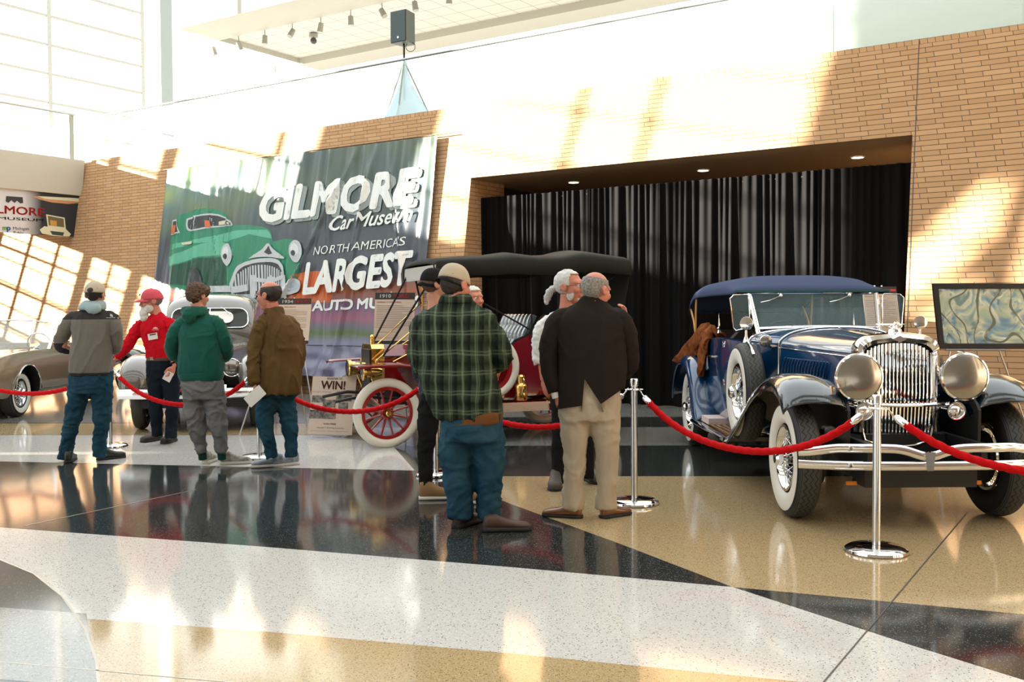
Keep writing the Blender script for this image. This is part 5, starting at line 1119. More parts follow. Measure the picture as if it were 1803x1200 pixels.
b = MB(); xs_ = np.linspace(-0.92, 0.92, 40); b.loft([[Vector((x, bpr(x)+d, z)) for d, z in ((0, 0.44), (-0.02, 0.48), (-0.02, 0.52), (0, 0.56), (0.015, 0.5))] for x in xs_]); b.build('bumper', CHROME, ds)
b = MB(); b.box((0, -0.3, 0.36), (1.3, 0.5, 0.1)); b.cyl((-0.7, 0, 0.365), (0.7, 0, 0.365), 0.04); b.cyl((-0.7, 2.95, 0.365), (0.7, 2.95, 0.365), 0.04); b.box((0, 1.5, 0.36), (1.2, 3, 0.1)); b.build('chassis', DARKM, ds, smooth=False)
# ================================================================ TAN CONVERTIBLE
TANP = mat('bronze_paint', (0.30, 0.215, 0.145), 0.18, 0.3, coat=1.0)
tb_ = thing('convertible', 'tan bronze sixties convertible with whitewall tyres at the left edge', 'car', (-8.05, 14.55, 0), 0.02)
for sx in (-1, 1):
    for y in (0, 2.87): wire_wheel('wheel', tb_, 0.345, 0.2, 0.19, (0.215, 0.285), tread=TREADP, loc=(sx*0.76, y, 0.345), outer=sx, nsp=40, hubr=0.06)
def tsec(y, hw, zb, zt_, rise=0.0):
    L = [(-hw+0.12, zb), (-hw+0.03, zb+0.10), (-hw+0.005, zb+0.25), (-hw-0.01, (zb+zt_)/2+0.08), (-hw+0.02, zt_-0.10), (-hw+0.08, zt_+rise), (-hw+0.16, zt_+rise*0.9), (-hw+0.30, zt_-0.035), (-hw*0.3, zt_-0.01)]
    return [Vector((x, y, z)) for x, z in L]+[Vector((-x, y, z)) for x, z in reversed(L)]
b = MB(); b.loft([tsec(*q_) for q_ in spline([(-0.95, 0.80, 0.42, 0.66, 0.0), (-0.85, 0.90, 0.34, 0.80, 0.01), (-0.4, 0.955, 0.30, 0.90, 0.02), (0.3, 0.965, 0.27, 0.94, 0.02), (1.2, 0.965, 0.26, 0.955, 0.01), (2.2, 0.955, 0.26, 0.95, 0.0), (3.0, 0.95, 0.28, 0.945, 0.02), (3.5, 0.92, 0.33, 0.93, 0.05), (3.95, 0.86, 0.38, 0.88, 0.07)], 30)])
tbody = b.build('body', [TANP, DARKM], tb_, sharp=40)
def cutter(mb): 
    o = mb.build('cut', DARKM, None, smooth=False); o.data.materials.append(DARKM); o.data.polygons.foreach_set('material_index', [1]*len(o.data.polygons)); o.matrix_world = Matrix.Translation(tb_.location) @ Matrix.Rotation(tb_.rotation_euler.z, 4, 'Z'); return o
bpy.context.view_layer.update()
b = MB()
for sx in (-1, 1):
    for y in (0, 2.87): b.cyl((sx*0.62, y, 0.36), (sx*1.1, y, 0.36), 0.405, 40)
boolcut(tbody, cutter(b))
b = MB(); b.box((0, 2.15, 0.95), (1.38, 1.55, 0.7)); boolcut(tbody, cutter(b))
for sx in (-1, 1):
    b = MB(); b.tube([(sx*0.972, 0.405*math.cos(a), 0.36+0.405*math.sin(a)) for a in np.linspace(-0.1, PI+0.1, 26)], 0.009, 6); b.build('wheel_arch_trim', CHROME, tb_)
    b = MB(); b.tube([(sx*0.965, y, 0.325) for y in (0.45, 1.4, 2.45)], 0.016, 6); b.build('sill_trim', CHROME, tb_)
    b = MB(); b.tube([(sx*0.72, 1.22, 0.93), (sx*0.70, 1.42, 1.12), (sx*0.62, 1.62, 1.36)], [(0.03, 0.015)]*3, 8); b.build('windshield_pillar', CHROME, tb_)
    b = MB(); b.loft([[Vector((sx*0.745+d, y, z)) for y, z in ((1.40, 0.95), (1.62, 0.95), (1.68, 1.30), (1.58, 1.30))] for d in (0, 0.006)]); b.build('vent_window', CGL, tb_, smooth=False)
    b = MB(); b.tube([(sx*0.748, y, z) for y, z in ((1.40, 0.95), (1.62, 0.95), (1.68, 1.30), (1.58, 1.30))], 0.010, 6, loop=True, cap=False); b.build('vent_frame', CHROME, tb_)
    b = MB(); b.sphere((sx*0.86, 1.55, 1.06), (0.06, 0.035, 0.045), 14, 8); b.cyl((sx*0.86, 1.55, 1.04), (sx*0.86, 1.58, 0.95), 0.012, 8); b.build('side_mirror', CHROME, tb_)
    for y in (1.25, 1.35, 1.45):
        pass
b = MB(); b.tube([(-0.62, 1.62, 1.36), (-0.3, 1.60, 1.40), (0, 1.60, 1.41), (0.3, 1.60, 1.40), (0.62, 1.62, 1.36)], [(0.02, 0.012)]*5, 8); b.build('windshield_header', CHROME, tb_)
b = MB(); b.loft([[Vector((-0.72, 1.22+d, 0.94)), Vector((0, 1.05+d, 0.95)), Vector((0.72, 1.22+d, 0.94)), Vector((0.62, 1.62+d, 1.36)), Vector((0, 1.59+d, 1.40)), Vector((-0.62, 1.62+d, 1.36))] for d in (0, 0.005)]); b.build('windshield', mat('tinted_glass', (0.5, 0.6, 0.55), 0.0, spec=0.8, alpha=0.22), tb_, smooth=False)
b = MB(); b.torus((0.36, 1.72, 1.02), 0.19, 0.010, 'y', 28, 8, R=Matrix.Rotation(0.4, 3, 'X')); b.cyl((0.36, 1.7, 1.0), (0.36, 1.4, 0.9), 0.02); b.build('steering_wheel', CHROME, tb_)
b = MB()
for x in (-0.36, 0.36): b.loft([[Vector((x+dx, y, z)) for y, z in ((2.2, 0.6), (2.28, 1.02), (2.38, 1.02), (2.34, 0.6))] for dx in (-0.26, 0.26)])
b.build('seat_back', mat('tan_vinyl', (0.3, 0.22, 0.15), 0.4), tb_)
b = MB(); b.tube([(0.3, 1.18, 0.965), (0.05, 1.12, 0.98), (-0.2, 1.15, 0.98)], 0.007, 6); b.tube([(0.6, 1.22, 0.965), (0.4, 1.16, 0.98), (0.2, 1.14, 0.98)], 0.007, 6); b.build('wiper', CHROME, tb_)
b = MB(); b.box((0, -0.97, 0.55), (1.5, 0.06, 0.2)); b.box((0, -1.0, 0.42), (1.75, 0.08, 0.1)); b.build('front_bumper', CHROME, tb_)
b = MB(); b.box((0, 1.4, 0.30), (1.3, 3.6, 0.12)); b.build('chassis', DARKM, tb_, smooth=False)
# ================================================================ ANOTHER CAR FAR BEHIND AT LEFT (black touring car seen between the two men)
bc = thing('dark_antique_car', 'black antique car with tan seats glimpsed beyond the man in red', 'car', (-6.85, 19.10, 0), -2.154); bc.scale = (0.9, 0.9, 0.9)
BG = mat('black_paint', (0.01, 0.01, 0.012), 0.15, coat=1.0)
for sx in (-1, 1):
    for y in (0, 2.6): wire_wheel('wheel', bc, 0.38, 0.1, 0.3, tread=TREADP, loc=(sx*0.68, y, 0.38), outer=sx, nsp=24)
    sheet(fender([(-0.4, 0.7), (-0.2, 0.85), (0.1, 0.9), (0.4, 0.8), (0.8, 0.5)], sx*0.45, sx*0.82, prof), 'front_fender', BG, bc, 0.01)
b = MB(); b.loft([sec(*q_) for q_ in ((0, 0.25, 0.5, 1.0, 1.12), (0.9, 0.34, 0.5, 1.05, 1.18), (1.0, 0.55, 0.5, 1.05, 1.15))]); b.build('hood', BG, bc)
b = MB(); b.box((0, 2.0, 0.8), (1.2, 2.0, 0.65)); b.build('body', BG, bc)
b = MB(); b.box((0, 2.0, 1.18), (1.1, 0.2, 0.35)); b.box((0, 2.8, 1.18), (1.1, 0.2, 0.35)); b.build('seat', mat('tan_seat', (0.5, 0.33, 0.14), 0.5), bc)
# ================================================================ PEOPLE
def remeshed(mb, voxel, smooth=4, name='tmp'):
    o = mb.build(name, BLACK, None, weld=False)
    md = o.modifiers.new('r', 'REMESH'); md.mode = 'VOXEL'; md.voxel_size = voxel; md.use_smooth_shade = True
    if smooth: m2 = o.modifiers.new('s', 'SMOOTH'); m2.factor = 0.5; m2.iterations = smooth
    dg = bpy.context.evaluated_depsgraph_get(); me = bpy.data.meshes.new_from_object(o.evaluated_get(dg))
    bpy.data.objects.remove(o); return me
def displace(me, fn):
    n = len(me.vertices); co = np.empty(n*3); me.vertices.foreach_get('co', co); co = co.reshape(-1, 3)
    no = np.empty(n*3); me.vertices.foreach_get('normal', no); no = no.reshape(-1, 3)
    d = np.array([fn(co[i], no[i]) for i in range(n)]); co += no*d[:, None]; me.vertices.foreach_set('co', co.reshape(-1)); me.update()
def folds(amp, sx=5, sz=4, seed=0.0, z0=None):
    def f(c, n):
        v = Vector((c[0]*sx+seed, c[1]*sx, c[2]*sz+seed)); a = noise.noise(v)+0.5*noise.noise(v*2.1)
        w_ = v+Vector((0.8*noise.noise(v*0.6), 0, 0.8*noise.noise(v*0.6+Vector((5, 5, 5)))))
        b_ = max(1-abs(noise.noise(w_*1.2+Vector((7, 3, 1)))*3.2), 0)**2; c_ = max(1-abs(noise.noise(w_*2.3+Vector((2, 9, 4)))*3.2), 0)**2
        return amp*(0.8*a+1.0*b_+0.45*c_-0.5)
    return f
def finish(me, name, mats, root, planes=(), paint=None):
    bm = bmesh.new(); bm.from_mesh(me)
    for co, no in planes: bmesh.ops.bisect_plane(bm, geom=bm.verts[:]+bm.edges[:]+bm.faces[:], plane_co=Vector(co), plane_no=Vector(no))
    for f in bm.faces:
        f.smooth = True; f.material_index = paint(f.calc_center_median()) if paint else 0
    o_ = Vector(root.location)
    for v in bm.verts: v.co -= o_
    bm.to_mesh(me); bm.free()
    idx = np.zeros(len(me.polygons), dtype=np.int32); me.polygons.foreach_get('material_index', idx); me.materials.clear()
    for m_ in (mats if isinstance(mats, (list, tuple)) else [mats]): me.materials.append(m_)
    me.polygons.foreach_set('material_index', idx)
    me.name = name; o = bpy.data.objects.new(name, me); COL.objects.link(o); o.parent = root; return o
def ellring(c, rx, ry, yaw=0.0, n=32, e=2.3):
    ca, sa = math.cos(yaw), math.sin(yaw); r = []
    for i in range(n):
        a = 2*PI*i/n; x = rx*abs(math.cos(a))**(2/e)*(1 if math.cos(a) > 0 else -1); y = ry*abs(math.sin(a))**(2/e)*(1 if math.sin(a) > 0 else -1)
        r.append(Vector((c[0]+x*ca-y*sa, c[1]+x*sa+y*ca, c[2])))
    return r
def head_frame(c, yaw, pitch=0.0, roll=0.0):
    return Matrix.Translation(c) @ Matrix.Rotation(yaw, 4, 'Z') @ Matrix.Rotation(roll, 4, 'Y') @ Matrix.Rotation(pitch, 4, 'X')
def xf(mb, M): mb.v = [tuple(M @ Vector(v)) for v in mb.v]; return mb
def head_mb(M, s=1.0, chin=1.0, fat=1.0):
    b = MB()
    b.sphere((0, 0.018, 0.032), (0.075*fat, 0.097, 0.088), 28, 18)
    b.sphere((0, -0.022, -0.02), (0.064*fat, 0.070, 0.085), 24, 16)
    b.sphere((0, -0.045, -0.085), (0.038*fat, 0.040*chin, 0.032), 18, 12)
    b.sphere((0, -0.052, 0.035), (0.058, 0.042, 0.03), 18, 10)
    b.tube([(0, -0.080, 0.025), (0, -0.098, 0.0), (0, -0.112, -0.024), (0, -0.098, -0.032)], [0.009, 0.011, 0.015, 0.011], 10)
    for sx in (-1, 1):
        b.sphere((sx*0.014, -0.098, -0.026), 0.010, 10, 6); b.sphere((sx*0.042, -0.066, -0.018), (0.022, 0.022, 0.024), 12, 8)
        b.sphere((sx*0.03, -0.083, 0.030), (0.020, 0.012, 0.007), 10, 6)
        R_ = Matrix.Rotation(sx*-0.35, 3, 'Z'); b.sphere((sx*0.079*fat, 0.014, -0.002), (0.009, 0.021, 0.033), 14, 10, R=R_); b.torus((sx*0.086*fat, 0.018, 0.0), 0.020, 0.006, 'x', 16, 6, R=None, flat=1.0)
    b.tube([(-0.022, -0.087, -0.055), (0, -0.096, -0.052), (0.022, -0.087, -0.055)], [0.004, 0.007, 0.004], 8); b.tube([(-0.018, -0.085, -0.066), (0, -0.093, -0.067), (0.018, -0.085, -0.066)], [0.004, 0.008, 0.004], 8)
    b.v = [tuple(Vector(v)*s) for v in b.v]
    return xf(b, M)
def hand_mb(b, wrist, d, palm_n, curl=0.5, s=1.0, thumb=1):
    """wrist point, hand direction, palm normal; curl 0 straight .. 1 fist"""
    wrist = Vector(wrist); d = Vector(d).normalized(); n = Vector(palm_n); n = (n-d*n.dot(d)).normalized(); sd = d.cross(n)
    b.tube([wrist-d*0.03, wrist, wrist+d*0.04*s, wrist+d*0.088*s], [(0.026, 0.021), (0.027, 0.019), (0.040*s, 0.016), (0.042*s, 0.013)], 14, up=n)
    for i, (o_, L) in enumerate(((-0.031, 0.070), (-0.011, 0.080), (0.010, 0.074), (0.030, 0.058))):
        p = wrist+d*0.084*s+sd*o_*s; a = 0.15+curl*0.5; dd = d; pts = [p-d*0.01, p]
        for k, f in enumerate((0.42, 0.32, 0.26)):
            ang = curl*(0.55, 1.0, 0.9)[k]+0.08*i; dd = (dd*math.cos(ang)+n*math.sin(ang)).normalized() if k == 0 else (dd*math.cos(ang)+(n-dd*n.dot(dd)).normalized()*math.sin(ang)).normalized() if (n-dd*n.dot(dd)).length > 1e-3 else dd
            p = p+dd*L*f*s; pts.append(p)
        b.tube(pts, [0.0095*s, 0.0095*s, 0.009*s, 0.0082*s, 0.007*s], 10)
    p = wrist+d*0.02*s-sd*0.030*s*thumb; q = p-sd*0.030*s*thumb+d*0.028*s+n*0.01; r = q+d*0.03*s-sd*0.006*thumb+n*0.014; t_ = r+d*0.022*s+n*0.008
    b.tube([p, q, r, t_], [0.015*s, 0.0125*s, 0.0105*s, 0.008*s], 10)
SKIN = mat('skin_fair', (0.50, 0.24, 0.165), 0.5, spec=0.3); SKINR = mat('skin_ruddy', (0.52, 0.20, 0.135), 0.5, spec=0.3)
EYEW = mat('eye_white', (0.7, 0.68, 0.65), 0.2); IRIS = mat('eye_dark', (0.03, 0.02, 0.015), 0.1)
DENIM = mat('blue_denim', (0.009, 0.038, 0.066), 0.85, bump=0.001, bump_s=300, noise_s=5, noise_c=(0.022, 0.068, 0.10))
def shoe(root, heel, yaw, L=0.29, Wd=0.10, H=0.10, up=None, sole=None, sh=0.025, name='shoe', ankle=0.03):
    """heel: floor point; yaw: toe direction angle (0 = +X)"""
    heel = Vector(heel); d = Vector((math.cos(yaw), math.sin(yaw), 0)); s_ = Vector((-d.y, d.x, 0)); o_ = Vector(root.location)
    def ring(t, w_, z0, z1, e=2.6, n=22):
        c = heel+d*t*L; r = []
        for i in range(n):
            a = 2*PI*i/n; x = w_*abs(math.cos(a))**(2/e)*(1 if math.cos(a) > 0 else -1); z = (z0+z1)/2+(z1-z0)/2*abs(math.sin(a))**(2/e)*(1 if math.sin(a) > 0 else -1)
            r.append(c+s_*x+Vector((0, 0, z))-o_)
        return r
    b = MB(); b.loft([ring(t, Wd*w_, sh*0.5, z) for t, w_, z in ((-0.08, 0.10, H*0.7), (-0.06, 0.28, H*1.15), (0.03, 0.36, H*1.3), (0.2, 0.38, H*1.32), (0.33, 0.40, H*1.05), (0.5, 0.45, H*0.84), (0.68, 0.50, H*0.72), (0.82, 0.46, H*0.66), (0.91, 0.34, H*0.55), (0.94, 0.14, H*0.42))])
    o = b.build(name, up, root, sharp=70)
    b = MB(); b.loft([ring(t, Wd*w_, 0.0, sh, 4) for t, w_ in ((-0.10, 0.14), (-0.08, 0.32), (0.03, 0.42), (0.2, 0.42), (0.36, 0.42), (0.5, 0.48), (0.68, 0.53), (0.82, 0.49), (0.92, 0.34), (0.96, 0.14))]); b.build('sole', sole, o, sharp=60)
    return o
class Person:
    def __init__(s, label, Y, px, py, group=None):
        f = PF(px, py); s.Y = Y; s.root = thing('person', label, 'person', (f.x, Y, 0), group=group); s.o = Vector(s.root.location)
    def J(s, px, py, dy=0.0): return P(px, py, s.Y+dy)
    def torso(s, b, rows, yaw=0.0):
        rows = [tuple(r)+(0,)*(5-len(r)) for r in rows]; rings = []; s.cx = (rows[-1][0]+rows[-1][1])/2
        for (x0, x1, py, ry, dy) in spline(rows, len(rows)*4):
            a, c = s.J(x0, py, dy), s.J(x1, py, dy); m = (a+c)/2; rings.append(ellring(m, (c-a).length/2, ry, yaw))
        b.loft(rings)
    def arm(s, b, pts):
        b = MB(); s.armbs.append(b); x, y, dy, r = pts[0]; s.limb(b, [(x+(s.cx-x)*0.5, y-5, dy*0.5, r*0.85)]+pts)
    def limb(s, b, pts, n=18):
        q = spline([tuple(s.J(x, y, dy))+(r,) for x, y, dy, r in pts], len(pts)*5)
        b.tube([v[:3] for v in q], [max(v[3], 0.004) for v in q], n)
    def garment(s, name, mats, build, voxel=0.013, amp=0.008, sx=5, sz=4, seed=0, smooth=4, planes=(), paint=None):
        b = MB(); s.armbs = []; build(b); me = remeshed(b, voxel, smooth)
        if amp: displace(me, folds(amp, sx, sz, seed))
        g_ = finish(me, name, mats, s.root, planes, paint)
        for i, ab in enumerate(s.armbs):
            me = remeshed(ab, voxel, smooth)
            if amp: displace(me, folds(amp, sx*1.3, sz*1.8, seed+i+3))
            finish(me, 'sleeve', mats, s.root, planes, paint).parent = g_
        return g_
    def body(s, skin, head, yaw, pitch=0.0, roll=0.0, sc=1.0, neckbase=None, arms=(), legs=(), hands=(), torso=None, fat=1.0, voxel=0.0075):
        s.H = s.J(*head); s.M = head_frame(s.H, yaw, pitch, roll); s.hs = sc
        b = head_mb(s.M, sc, 1.0, fat); nb = s.J(*neckbase)
        hb = s.M @ Vector((0, 0.025, -0.06)); b.tube([hb, (hb+nb)/2, nb, nb+Vector((0, 0, -0.08))], [0.052*sc*fat, 0.056*sc*fat, 0.065*sc, 0.07], 18)
        pel = s.J(*torso); b.tube([nb+Vector((0, 0, -0.05)), nb.lerp(pel, 0.35), nb.lerp(pel, 0.7), pel], [0.07, 0.10, 0.09, 0.09], 16)
        for ch in arms+legs:
            isarm = any(ch is a_ for a_ in arms); pts = [s.J(x, y, dy) for x, y, dy, r in ch]; start = nb+Vector((0, 0, -0.06)) if isarm else pel
            b.tube([start]+pts, [0.03]+[r*0.72 for *_, r in ch[:-1]]+[ch[-1][-1]*(0.95 if isarm else 0.7)], 12)
        for h in hands: hand_mb(b, s.J(*h[0]), h[1], h[2], *h[3:])
        me = remeshed(b, voxel, 1)
        return finish(me, 'body', skin, s.root)
    def local(s, mb): mb.v = [tuple(Vector(v)-s.o) for v in mb.v]; return mb
    def eyes(s):
        for sx in (-1, 1):
            b = MB(); b.sphere((sx*0.030, -0.076, 0.012), 0.0125, 14, 8); b.v = [tuple(Vector(v)*s.hs) for v in b.v]; xf(b, s.M); e = s.local(b).build('eye', EYEW, s.root)
            b = MB(); b.sphere((sx*0.030, -0.083, 0.012), 0.0065, 10, 6); b.v = [tuple(Vector(v)*s.hs) for v in b.v]; xf(b, s.M); s.local(b).build('iris', IRIS, e)
    def onhead(s, name, mb, m, sharp=50): mb.v = [tuple(Vector(v)*s.hs) for v in mb.v]; xf(mb, s.M); return s.local(mb).build(name, m, s.root, sharp=sharp)
    def hair(s, m, keep, r=(0.081, 0.104, 0.096), amp=0.006, freq=30, c=(0, 0.02, 0.034), name='hair', thick=0.012):
        b = MB(); n, k = 56, 36
        for i in range(k+1):
            th = PI*i/k
            for j in range(n):
                ph = 2*PI*j/n; d = Vector((math.sin(th)*math.cos(ph), math.sin(th)*math.sin(ph), math.cos(th)))
                q = 1+amp/0.08*noise.noise(d*freq*0.1+Vector((1, 2, 3)))+amp/0.16*noise.noise(d*freq*0.25)
                b.v.append((c[0]+d.x*r[0]*q, c[1]+d.y*r[1]*q, c[2]+d.z*r[2]*q))
        for i in range(k):
            for j in range(n):
                f = (i*n+j, i*n+(j+1) % n, (i+1)*n+(j+1) % n, (i+1)*n+j); cc = sum((Vector(b.v[x]) for x in f), Vector((0, 0, 0)))/4
                if keep(cc): b.f.append(f); b.m.append(0)
        o = s.onhead(name, b, m, 80); md = o.modifiers.new('s', 'SOLIDIFY'); md.thickness = thick*s.hs; md.offset = -1; return o
    def cap(s, m, brim_m, back=False, drop=0.0, strap=False, tilt=0.0):
        b = MB(); R_ = Matrix.Rotation(PI if back else 0, 3, 'Z'); rings = []
        for i in range(13):
            t = i/12; a = t*PI/2; z = 0.022+0.112*math.sin(a)*(1.0); k = math.cos(a)**0.8 if i < 12 else 0.02
            rings.append([R_ @ Vector((0.090*k*math.cos(x), 0.018*(1 if not back else -1)+0.112*k*math.sin(x), z+(0.010 if math.sin(x) < 0 else -0.012)*(1-t)*abs(math.sin(x)))) for x in [2*PI*j/40 for j in range(40)]])
        b.loft(rings, cap=False); b.sphere(R_ @ Vector((0, 0.018*(1 if not back else -1), 0.134)), (0.01, 0.01, 0.005), 8, 6); o = s.onhead('cap', b, m); md = o.modifiers.new('s', 'SOLIDIFY'); md.thickness = 0.004
        b = MB(); vs = []
        for d, z in ((0, 0), (1, 1)):
            pass
        A = []; B = []
        for j in range(17):
            x = -1+2*j/16; wx = 0.080*x; y0 = -0.092*math.sqrt(max(0, 1-(wx/0.09)**2))*1.0+0.015; y1 = y0-0.078*(1-abs(x)**2.6)-0.006
            A.append(R_ @ Vector((wx, y0, 0.034-0.012*x*x))); B.append(R_ @ Vector((wx*1.0, y1, 0.020-0.022*x*x-drop)))
        b.loft([A, [(p+q)/2+Vector((0, 0, 0.008)) for p, q in zip(A, B)], B], closed=False, cap=False); br = s.onhead('cap_brim', b, brim_m); md = br.modifiers.new('s', 'SOLIDIFY'); md.thickness = 0.004
        return o
    def ball(s, name, pts, m, voxel=0.006, amp=0.0, parent=None):
        """organic lump from ellipsoids in head space"""
        b = MB()
        for c, r in pts: b.sphere(c, r, 16, 10)
        b.v = [tuple(Vector(v)*s.hs) for v in b.v]; xf(b, s.M); me = remeshed(b, voxel, 5)
        if amp: displace(me, folds(amp, 40, 40, 2))
        return finish(me, name, m, s.root)
    def card(s, name, c, ax, ay, w_, h_, m, parent=None, t=0.0015):
        c = Vector(c)-s.o; ax = Vector(ax).normalized(); ay = Vector(ay).normalized(); az = ax.cross(ay)
        b = MB(); b.prism([(-w_/2, -h_/2), (w_/2, -h_/2), (w_/2, h_/2), (-w_/2, h_/2)], t, c, ax, ay, az); return b.build(name, m, parent or s.root, smooth=False)
    def belt(s, rows, m, name='belt'):
        b = MB(); s.torso(b, rows); s.local(b); return b.build(name, m, s.root)
CAPB = mat('cap_beige', (0.42, 0.36, 0.27), 0.8); HAIRD = mat('hair_dark', (0.025, 0.016, 0.011), 0.6, noise_s=90, noise_a=0.4)
PAPER = mat('paper', (0.75, 0.73, 0.68), 0.6); BLKC = mat('black_cloth', (0.012, 0.012, 0.013), 0.9)
D = math.radians
# ---- man in grey fleece
p = Person('man in a taupe fleece with dark yoke, beige cap and blue jeans, seen from behind', 10.05, 145, 812)
p.body(SKIN, (168, 520, 0), PI, 0.15, 0, 1.06, (168, 548, 0.0), [[(125, 565, 0, .05), (112, 608, .02, .045), (135, 618, .22, .035)], [(205, 562, 0, .05), (207, 605, .02, .045), (190, 618, .22, .035)]],
       [[(140, 690, 0, .08), (128, 740, 0, .06), (112, 805, 0, .045)], [(180, 690, 0, .08), (180, 740, 0, .06), (178, 800, 0, .045)]], [((140, 617, .24), (0.8, 0.5, 0.1), (0, 1, 0), .6), ((187, 617, .24), (-0.8, 0.5, 0.1), (0, 1, 0), .6, 1.0, -1)], (160, 665, 0))
p.hair(HAIRD, lambda c: c.z < 0.06 and c.y > 0.0 and c.z > -0.06 and abs(c.x) < 0.085 and not (c.z < -0.03 and c.y < 0.05)); p.eyes()
p.cap(CAPB, CAPB)
b = MB(); b.sphere((0, 0.112, 0.028), (0.034, 0.022, 0.032), 16, 10); p.onhead('cap_opening', b, HAIRD)
FL = mat('fleece_taupe', (0.155, 0.14, 0.118), 0.95, bump=0.003, bump_s=140, sheen=0.2); YK = mat('yoke_charcoal', (0.035, 0.033, 0.033), 0.85)
zy = p.J(160, 562).z; zk = p.J(110, 604).z; zh = p.J(160, 655).z
def bt_(b):
    p.torso(b, [(126, 196, 661, .135), (122, 198, 650, .15), (124, 198, 625, .15), (128, 200, 595, .14), (124, 204, 572, .13), (126, 204, 560, .12), (140, 194, 549, .085, .0), (156, 180, 543, .05)])
    p.arm(b, [(130, 562, 0, .075), (116, 578, .0, .075), (107, 600, .03, .068), (112, 614, .08, .055), (140, 616, .24, .045)]); p.arm(b, [(196, 562, 0, .075), (204, 580, 0, .072), (205, 602, .03, .062), (203, 614, .08, .052), (185, 616, .24, .045)])
def pn_(c):
    if c.z > zy: return 1
    if c.z < zh: return 1
    if c.z < zk and c.x < p.J(118, 600).x: return 1
    return 0
p.garment('fleece_jacket', [FL, YK], bt_, amp=.010, sz=2.2, seed=1, planes=[((0, 0, zy), (0, 0, 1)), ((0, 0, zk), (0, 0, 1)), ((0, 0, zh), (0, 0, 1))], paint=pn_)
p.garment('hood', mat('hood_pale_blue', (0.30, 0.40, 0.42), 0.85), lambda b: (p.torso(b, [(138, 186, 546, .10, 0), (141, 186, 537, .105, 0), (149, 184, 529, .085, .0)]), b.sphere(p.J(165, 543, -.10), (.085, .035, .06), 16, 10)), amp=.004, sx=9, sz=9)
lg = mat('logo_white', (0.8, 0.8, 0.8), 0.6); bc_ = p.J(195, 558, -.125); b = MB()
for r0, r1 in ((.009, .013), (.017, .021), (.025, .029)): b.prism([(r1*math.cos(a), r1*math.sin(a)) for a in np.linspace(0.0, PI/2, 8)]+[(r0*math.cos(a), r0*math.sin(a)) for a in np.linspace(PI/2, 0, 8)], .002, bc_-Vector((.005, .004, -.004)), (1, 0, 0), (0, 0, 1), (0, -1, 0))
p.local(b); b.build('jacket_logo', lg, p.root, smooth=False)
text_mesh('THE NORTH FACE', 0.011, lg, 'jacket_logo', p.root, ext=.0006, M=frameM(bc_-p.o+Vector((-.045, -.006, -.010)), (1, 0, 0), (0, 0, 1)))
p.garment('jeans', DENIM, lambda b: (p.torso(b, [(124, 197, 650, .13), (122, 198, 672, .14), (120, 198, 692, .135)]), p.limb(b, [(139, 690, 0, .105), (133, 715, 0, .098), (126, 745, 0, .082), (119, 780, 0, .070), (113, 808, .01, .068)]), p.limb(b, [(180, 690, 0, .105), (180, 715, 0, .095), (179, 745, 0, .080), (176, 780, 0, .068), (175, 805, .01, .068)])), amp=.012, sx=7, sz=9, seed=5)
BLS = mat('black_shoe', (0.012, 0.012, 0.012), 0.4); BSO = mat('black_sole', (0.01, 0.01, 0.01), 0.7)
shoe(p.root, PF(112, 817)+Vector((.01, .08, 0)), D(105), up=BLS, sole=BSO, Wd=.11); shoe(p.root, PF(170, 812)+Vector((0, .08, 0)), D(50), up=BLS, sole=BSO, Wd=.11)
# ---- bearded man in red
p = Person('bearded man in a red shirt and pink cap leaning over to touch a car', 11.4, 282, 782)
p.body(SKINR, (266, 531, -.02), D(-62), .12, D(0), 1.12, (277, 558, .0), [[(246, 575, .05, .045), (226, 605, -.02, .038), (205, 631, -.05, .030)], [(300, 578, -.08, .045), (305, 610, -.1, .040), (305, 640, -.12, .030)]],
       [[(275, 650, 0, .08), (277, 710, 0, .055), (276, 765, 0, .045)], [(300, 650, -.02, .08), (302, 710, -.02, .055), (302, 768, -.02, .045)]],
       [((204, 632, -.05), (-.8, -.1, -.5), (0, 0, -1), .3), ((306, 645, -.13), (-.25, -.25, -.9), (-.7, .3, -.1), .65, 1.05)], (287, 640, 0))
p.eyes(); WHT = mat('white_hair', (0.70, 0.67, 0.62), 0.7, noise_s=70, noise_a=0.75)
p.ball('beard', [((0, -.070, -.070), (.050, .038, .035)), ((0, -.085, -.105), (.058, .046, .050)), ((0, -.085, -.150), (.054, .044, .050)), ((.045, -.035, -.06), (.025, .045, .05)), ((-.045, -.035, -.06), (.025, .045, .05)), ((0, -.095, -.045), (.032, .012, .012))], WHT, amp=.004)
p.hair(mat('grey_hair', (0.22, 0.20, 0.18), 0.7, noise_s=80), lambda c: c.z < 0.045 and c.y > 0.012 and c.z > -0.055, r=(.080, .100, .09)); p.onhead('mouth', MB().sphere((0, -.098, -.062), (.018, .006, .010), 10, 6), mat('mouth_dark', (.06, .01, .01), .5))
PK = mat('cap_pink', (0.55, 0.085, 0.11), 0.8); p.cap(PK, PK); b = MB(); b.box((0, -.098, .085), (.055, .006, .018), Matrix.Rotation(-.5, 3, 'X')); p.onhead('cap_patch', b, BLKC)
RDC = mat('red_shirt', (0.50, 0.004, 0.014), 0.8, bump=.001, bump_s=200)
p.garment('shirt', RDC, lambda b: (p.torso(b, [(259, 313, 632, .135), (257, 314, 618, .14), (252, 313, 595, .14), (247, 312, 577, .13), (254, 306, 565, .11), (266, 292, 555, .07), (270, 288, 549, .055)]),
    p.arm(b, [(252, 572, .02, .08), (240, 585, .02, .075), (226, 605, -.02, .062), (213, 622, -.04, .054), (205, 630, -.05, .046)]), p.arm(b, [(303, 572, -.05, .075), (307, 590, -.08, .07), (308, 612, -.1, .06), (306, 634, -.12, .048)])), amp=.014, sx=6, sz=6, seed=3)
